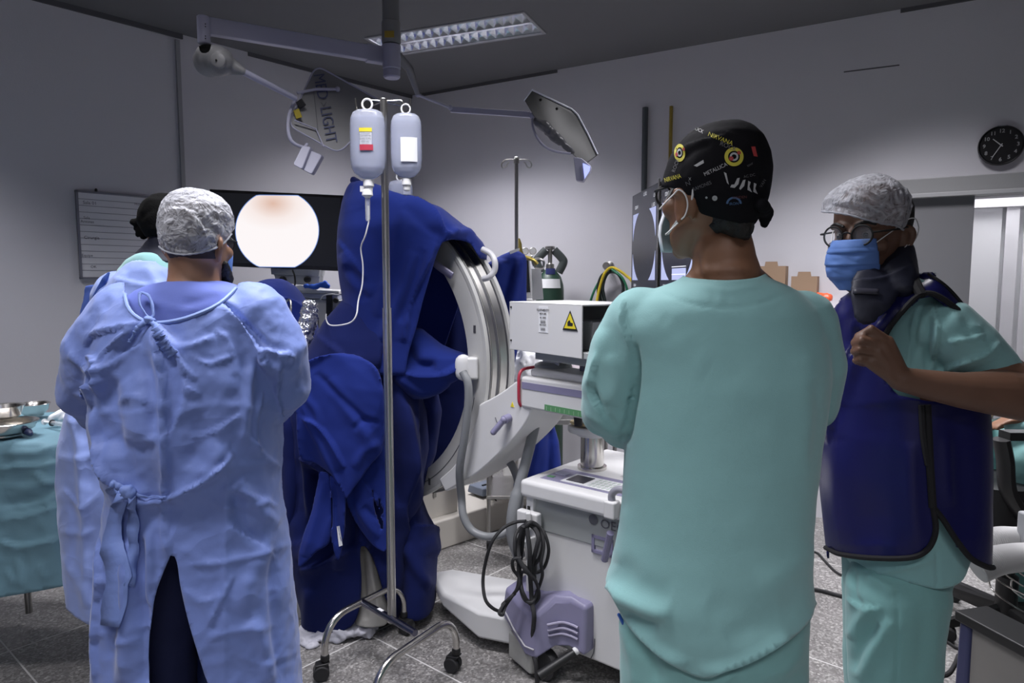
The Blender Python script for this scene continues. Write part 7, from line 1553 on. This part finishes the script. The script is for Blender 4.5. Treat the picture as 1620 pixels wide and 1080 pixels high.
m = MB(); m.box((.22, 3.9, z1), (.75, .42, .03)); mk('tray_top', m, m_steel, bt_, bevel=.004)
for sx in (-1, 1):
    for sy in (-1, 1):
        m = MB(); m.tube([(.22+sx*.35, 3.9+sy*.18, z1), (.22+sx*.35, 3.9+sy*.18, .07)], .012, 12); l_ = mk('leg', m, m_steel, bt_, smooth=True)
        m = MB(); m.lathe((.22+sx*.35, 3.9+sy*.18, .035), [(.005, -.012), (.034, -.012), (.034, .012), (.005, .012)], 16, axis=(1, 0, 0)); mk('wheel', m, m_rubber, bt_, smooth=True)
m = MB(); m.box((.22, 3.9, .30), (.72, .40, .02)); mk('lower_shelf', m, m_steel, bt_, bevel=.004)
mb = MB(); mb.caps([W(842, 580, 3.6), W(850, 560, 3.6), W(856, 565, 3.6)], [.03, .035, .03], 12); mb.caps([W(836, 600, 3.6), W(856, 598, 3.6)], [.03, .025], 12)
# crumpled white plastic on the floor beneath the drape
mb = MB(); mb.caps([WF(500, 1005, .02), WF(540, 998, .03), WF(575, 985, .045), WF(598, 972, .04)], [.03, .045, .065, .045], 16); mb.caps([WF(478, 1000, .015), WF(492, 1018, .01)], [.03, .028], 12); mb.caps([WF(560, 990, .02), WF(595, 965, .05)], [.05, .04], 14)
me = remesh(mb, .008, 2); wrinkle(me, .022, 9, 3, ridged=True, seed=4); wrinkle(me, .008, 30, 3, ridged=True)
c_ = coords(me); c_[:, 2] = np.maximum(c_[:, 2]*.8, .002); setco(me, c_); o = finish(me, 'plastic_wrap', mat('pale_plastic', (.50, .50, .56), .5), None); tag(o, 'crumpled white plastic sheet on the floor under the blue drape', 'plastic sheet')
o10, _ = drape('paper_sheet', [[(852, 566, 586, 2.80, .01), (880, 563, 592, 2.80, .02), (920, 566, 602, 2.79, .03), (955, 566, 612, 2.78, .04), (985, 560, 615, 2.77, .05)]], .007, mat('paper_beige', (.34, .33, .31), .8), None, [('r', [(580, 860), (590, 920), (600, 970)], .012, 4), ('v', [(572, 870), (576, 930), (580, 980)], .012, 4)], thick=0)
tag(o10, 'long pale paper sheet hanging out between the drape folds behind the stand', 'paper')
bk = WF(479, 985); kb = thing('waste_bin', bk, 'white plastic bin partly hidden between gown and drape', 'bin')
m = MB(); m.lathe(bk+Vector((-.03, .12, 0)), [(.085, 0), (.09, .01), (.105, .24), (.11, .25), (.10, .25), (.085, .02)], 28); mk('bin_body', m, m_dev, kb, smooth=True); m = MB(); m.lathe(bk+Vector((-.03, .12, .0)), [(.113, .235), (.113, .255), (.104, .255)], 28); mk('bin_rim', m, m_dev, kb, smooth=True)

# ================================================================ instrument table on the left
TZ = .925; x1_ = -1.62; 
it = thing('instrument_table', Vector((-2.1, 2.7, 0)), 'instrument table under a wrinkled teal sterile drape at the left edge', 'instrument table')
mb = MB()
def rr_box(x0, x1, y0, y1, z, r=.06, n=6):
    P = []
    for cx, cy, a0 in ((x1-r, y1-r, 0), (x0+r, y1-r, 90), (x0+r, y0+r, 180), (x1-r, y0+r, 270)):
        for k in range(n+1): a = math.radians(a0+90*k/n); P.append(Vector((cx+r*math.cos(a), cy+r*math.sin(a), z)))
    return P
R = [rr_box(-2.9, x1_, 2.40, 2.98, TZ)]
for t in (.985, .95, .8, .6, .4, .2, 0): R.append(rr_box(-2.93-(1-t)*.03, x1_+.02+(1-t)*.05, 2.385-(1-t)*.06, 3.0, TZ*t+(.30)*(1-t), .07))
mb.rings(R[::-1])
tf_ = [('s', [(0, 740), (40, 735), (100, 730)], .018, 10), ('s', [(0, 820), (50, 812), (100, 795)], .018, 12), ('v', [(0, 800), (50, 790), (100, 770)], .012, 8), ('s', [(0, 855), (40, 862), (100, 848)], .02, 10), ('R', [(55, 745), (75, 762), (98, 765)], .012, 5), ('s', [(0, 712), (50, 715), (95, 700)], .010, 8), ('R', [(0, 765), (40, 770), (90, 760)], .008, 6), ('r', [(70, 800), (85, 785), (95, 770)], .01, 5), ('R', [(10, 900), (25, 925)], .01, 5), ('R', [(60, 890), (75, 920)], .01, 5), ('r', [(30, 880), (35, 930)], .008, 6)]
o, bit = clothe('sterile_drape', mb, .012, m_table, it, tf_, [dict(amp=.008, scale=4, seed=4), dict(amp=.004, scale=10, seed=7, ridged=True)], 5, [([(-900, 948), (0, 945), (60, 935), (110, 925), (400, 900), (400, 1500), (-900, 1500)], dict(which='all', snap=10))])
for sx in (-2.8, -2.12):
    for sy in (2.5, 2.88):
        m = MB(); m.tube([(sx, sy, .05), (sx, sy, TZ-.05)], .014, 12); mk('leg', m, m_steel, it, smooth=True)
TT = TZ+.012
def steel_bowl(px, py, r, h, label, k=1.0):
    p = WF(px, py, TT); o_ = MB(); o_.lathe(p, [(r*.55, .002), (r*.60, 0), (r*.62, .006), (r*.9, h*.5), (r, h*.95), (r*1.05, h), (r*1.02, h+.002), (r*.94, h*.93), (r*.84, h*.5), (r*.55, .012), (.001, .010)], 40); q = mk('steel_bowl', o_, m_chrome, smooth=True); return tag(q, label, 'bowl')
steel_bowl(12, 688, .095, .05, 'wide steel bowl nearest the left edge of the instrument table')
p = WF(10, 684, TT); m = MB(); m.lathe(p+Vector((0, 0, .055)), [(.035, 0), (.05, .01), (.062, .045), (.066, .047), (.058, .044), (.045, .012), (.001, .008)], 36); tag(mk('steel_bowl', m, m_chrome, smooth=True), 'smaller flared steel cup standing in the wide bowl', 'bowl')
steel_bowl(54, 657, .058, .05, 'round steel bowl at the back of the instrument table')
mb = MB(); mb.caps([WF(85, 662, TT+.02), WF(112, 652, TT+.03), WF(125, 655, TT+.03)], [.018, .03, .03], 14); me = remesh(mb, .006, 2); wrinkle(me, .012, 16, 3, ridged=True); c_ = coords(me); c_[:, 2] = np.maximum(c_[:, 2], TT+.001); setco(me, c_); tag(finish(me, 'gauze', m_paper, None), 'folded white gauze by the gown on the instrument table', 'gauze')
sy_ = thing('syringe', WF(90, 668, TT), 'clear plastic syringe lying beside the gauze', 'syringe')
a = WF(70, 667, TT+.012); b = WF(112, 673, TT+.012); m = MB(); m.tube([a*.72+b*.28, b], .009, 12); mk('barrel', m, m_clearp, sy_, smooth=True); m = MB(); m.tube([a, a*.72+b*.28], .005, 8); m.lathe(a, [(.012, 0), (.012, .003)], 12, axis=(b-a)); mk('plunger', m, m_elastic, sy_, smooth=True); m = MB(); m.lathe(a*.70+b*.30, [(.013, 0), (.013, .003)], 12, axis=(b-a)); mk('flange', m, m_ink, sy_)
mb = MB(); mb.caps([WF(38, 682, TT+.012), WF(45, 683, TT+.016), WF(48, 686, TT+.01)], [.010, .014, .010], 12); tag(finish(remesh(mb, .004, 1), 'stopper', mat('stopper_blue', (.02, .03, .08), .4), None), 'small dark rubber stopper in front of the syringe', 'stopper')

# ================================================================ things at the right edge
# office chair with a seated teal figure mostly beyond the frame edge
cx0, cy0 = 2.06, 2.74
ch = thing('office_chair', Vector((cx0, cy0, 0)), 'black office chair with padded seat and star base, right of the lead apron', 'chair')
m = MB(); m.rings([rr_box(1.775, 2.50, 2.48, 3.0, z, .09) for z in (.56, .58, .70, .72)]); mk('seat', m, m_black, ch, smooth=True, angle=50)
m = MB(); m.rings([rr_box(2.70, 2.77, 2.50, 2.98, z, .03) for z in (.80, .84, 1.20, 1.25)]); mk('backrest', m, m_black, ch, smooth=True, angle=50)
m = MB(); m.tube([(2.40, 2.74, .60), (2.72, 2.74, .62), (2.735, 2.74, .90)], .02, 10); mk('back_bracket', m, m_black, ch, smooth=True)
for y_ in (2.47, 3.01):
    m = MB(); m.tube(spline3([(1.92, y_, .60), (1.84, y_, .72), (1.82, y_, .84), (1.80, y_, .92)], 6), [.024]*19, 10, flat=1.6); m.box((1.98, y_, .935), (.34, .06, .03)); mk('armrest', m, m_black, ch, smooth=True, angle=40)
m = MB(); m.lathe((cx0, cy0, 0), [(.04, .09), (.04, .28), (.025, .29), (.025, .57)], 16); mk('gas_column', m, m_black, ch, smooth=True)
ends = [WF(1492, 928, .09), WF(1500, 985, .075)]
for e in (ends[0], ends[1], Vector((cx0+.05, cy0-.42, .08)), Vector((cx0+.36, cy0+.10, .08)), Vector((cx0+.02, cy0+.36, .08))):
    m = MB(); m.tube([(cx0, cy0, .13), e], [.040, .024], 8, flat=.6); l_ = mk('foot', m, m_black, ch, smooth=True)
    n_ = Vector((.5, .85, 0)).normalized()
    for s_ in (-1, 1):
        m = MB(); m.lathe(Vector((e.x, e.y, .032))+n_*s_*.018, [(.003, -.012), (.027, -.012), (.032, -.005), (.032, .005), (.027, .012), (.003, .012)], 18, axis=n_); mk('wheel', m, m_rubber, l_, smooth=True)
# seated person, back towards the lens, only a sliver in the frame
pe = thing('person', Vector((2.15, 2.74, 0)), 'seated person in teal scrubs, only an elbow and lap showing at right edge', 'person')
mb = MB(); FE = Frame(0, 0, 1, 90); FE.o = Vector((2.47, 2.74, 1.43)); head(mb, FE)
hips = [Vector((2.42, 2.65, .86)), Vector((2.42, 2.83, .86))]; kn = [Vector((2.02, 2.62, .80)), Vector((2.02, 2.86, .80))]; an2 = [Vector((2.22, 2.64, .10)), Vector((2.22, 2.84, .10))]
frame_limbs(mb, Vector((2.47, 2.74, 1.28)), Vector((2.47, 2.56, 1.20)), Vector((2.47, 2.92, 1.20)), Vector((2.34, 2.50, .98)), Vector((2.34, 2.98, .98)), Vector((2.02, 2.62, .97)), Vector((2.02, 2.86, .97)), hips, kn, an2, -1.5)
hand(mb, Vector((2.02, 2.62, .97)), (-1, .3, -.2), (0, 0, -1), 1, .4); hand(mb, Vector((2.02, 2.86, .97)), (-1, -.3, -.2), (0, 0, -1), -1, .4)
finish(remesh(mb, .008, 3), 'body', m_skin1, pe)
mb = MB(); mb.caps([Vector((2.47, 2.60, 1.20)), Vector((2.47, 2.88, 1.20))], [.115, .115], 20); mb.caps([Vector((2.47, 2.74, 1.16)), Vector((2.47, 2.74, .88))], [.17, .19], 24)
for q, r in ((2.56, 2.50), (2.92, 2.98)): mb.caps([Vector((2.47, q, 1.2)), Vector((2.38, r, 1.02)), Vector((2.22, (r+2.74)/2, .99))], [.09, .085, .075], 16)
mb.caps([Vector((2.3, 2.74, 1.0)), Vector((2.0, 2.64, .93))], [.12, .06], 16)
clothe('scrub_top', mb, .010, m_teal, pe, (), [dict(amp=.010, scale=8, seed=2)], 4, thick=0)
mb = MB()
for h, k_, a in zip(hips, kn, an2): mb.caps([h, k_], [.125, .10], 18); mb.caps([k_, a], [.09, .07], 18)
clothe('trousers', mb, .011, m_teal2, pe, (), [dict(amp=.008, scale=8, seed=5)], 3, thick=0)
mb = MB(); R = [[FE((w+.008)*math.cos(2*PI*q/28), (f+b)/2+((b-f)/2+.008)*math.sin(2*PI*q/28), z+.003) for q in range(28)] for z, w, f, b in HEADROWS if z > .02]; mb.rings(R); mk('scrub_cap', mb, m_teal2, pe, smooth=True)
for a in an2: mb = MB(); shoe(mb, a, -1.5); mk('shoe', mb, m_rubber, pe, smooth=True)
# corrugated breathing hoses
m_cor2 = mat('corrugated_white', (.50, .50, .50), .45)
def corrugated(P, r, label):
    Q_ = spline3(P, 30); m = MB(); m.tube(Q_, [r*(1+.09*(k % 2)) for k in range(len(Q_))], 22); o_ = mk('corrugated_hose', m, m_cor2, smooth=True, angle=25); return tag(o_, label, 'hose')
corrugated([W(1545, 862, 2.0), W(1580, 852, 2.0), W(1612, 852, 2.02), W(1650, 850, 2.05)], .033, 'upper white corrugated hose crossing right of the lead apron')
corrugated([W(1545, 900, 1.92), W(1575, 887, 1.92), W(1605, 882, 1.93), W(1650, 880, 1.95)], .038, 'lower white corrugated hose crossing right of the lead apron')
tr = thing('supply_trolley', Vector((W(1640, 1000, 2.2).x, 2.25, 0)), 'grey trolley side with navy corner post at bottom right', 'trolley')
A = W(1521, 972, 2.25); B = W(1640, 1005, 2.00)
d_ = (B-A); d_.z = 0; ln_ = d_.length; d_.normalize(); nn_ = Vector((-d_.y, d_.x, 0)); zt1 = A.z
def tp(t, n, z): return Vector((A.x, A.y, z))+d_*t+nn_*n
m = MB(); m.prism([tp(.04, 0, .09), tp(.75, 0, .09), tp(.75, 0, zt1-.02), tp(.04, 0, zt1-.02)], nn_*.12); mk('side_panel', m, mat('trolley_grey', (.21, .20, .19), .5), tr, bevel=.004)
m = MB(); m.prism([tp(-.005, -.01, .09), tp(.045, -.012, .09), tp(.045, -.012, zt1-.015), tp(.0, -.01, zt1-.015)], nn_*.05); mk('corner_post', m, mat('post_navy', (.03, .035, .10), .45), tr, bevel=.012)
m = MB(); m.prism([tp(-.01, -.02, zt1-.02), tp(.78, -.02, zt1-.02), tp(.78, -.02, zt1+.015), tp(-.01, -.02, zt1+.015)], nn_*.14); mk('top_frame', m, m_black, tr, bevel=.006)
for t in (.05, .7):
    for n in (.03, .09): m = MB(); m.lathe(tp(t, n, .04), [(.004, -.012), (.038, -.012), (.038, .012), (.004, .012)], 18, axis=nn_); mk('wheel', m, m_rubber, tr, smooth=True)
wbk = thing('wire_basket', tp(.25, .15, zt1+.015), 'chrome wire basket loops on the trolley below the corrugated hoses', 'basket')
for (pts) in ([(1565, 900), (1566, 925), (1580, 942), (1620, 968), (1660, 985)], [(1569, 910), (1580, 902), (1600, 915), (1625, 930), (1660, 940)], [(1600, 918), (1602, 932), (1625, 948), (1660, 955)], [(1612, 905), (1640, 925), (1670, 935)], [(1568, 909), (1590, 925), (1630, 945)]):
    m = MB(); m.tube(spline3([W(x, y, 1.95+.03*(i % 2)) for i, (x, y) in enumerate(pts)], 6), .0025, 8); mk('wire', m, m_chrome, wbk, smooth=True)
m = MB(); m.tube([W(1640, 985, 1.95), tp(.35, .15, zt1+.015)], .008, 8); mk('basket_post', m, m_chrome, wbk, smooth=True)
m = MB(); m.box(W(1632, 840, 1.97), (.05, .06, .11)); tag(mk('grey_adapter', m, mat('adapter_grey', (.40, .41, .43), .5), bevel=.008), 'small grey plastic adapter clipped at the end of the corrugated hoses', 'adapter')
# floor cables
def fcable(pix, r, label, m_=m_rubber):
    m = MB(); P = [WF(x, y, r+.001) for x, y in pix]; m.tube(spline3(P, 8), r, 8); return tag(mk('floor_cable', m, m_, smooth=True), label, 'cable')
fcable([(1240, 868), (1270, 870), (1292, 874), (1306, 888), (1325, 906), (1350, 915)], .006, 'thin black cable on the floor between the two teal figures, farther one')
fcable([(1240, 925), (1275, 930), (1300, 934), (1330, 942), (1370, 948)], .009, 'thick black cable on the floor between the two teal figures, nearer one')
fcable([(1440, 1000), (1480, 1007), (1500, 1016), (1515, 1025), (1540, 1030)], .006, 'black cable on the floor beside the chair caster at right')
fcable([(1470, 1064), (1485, 1068), (1500, 1064), (1510, 1050), (1516, 1036)], .007, 'black cable curving round the navy corner post of the trolley')
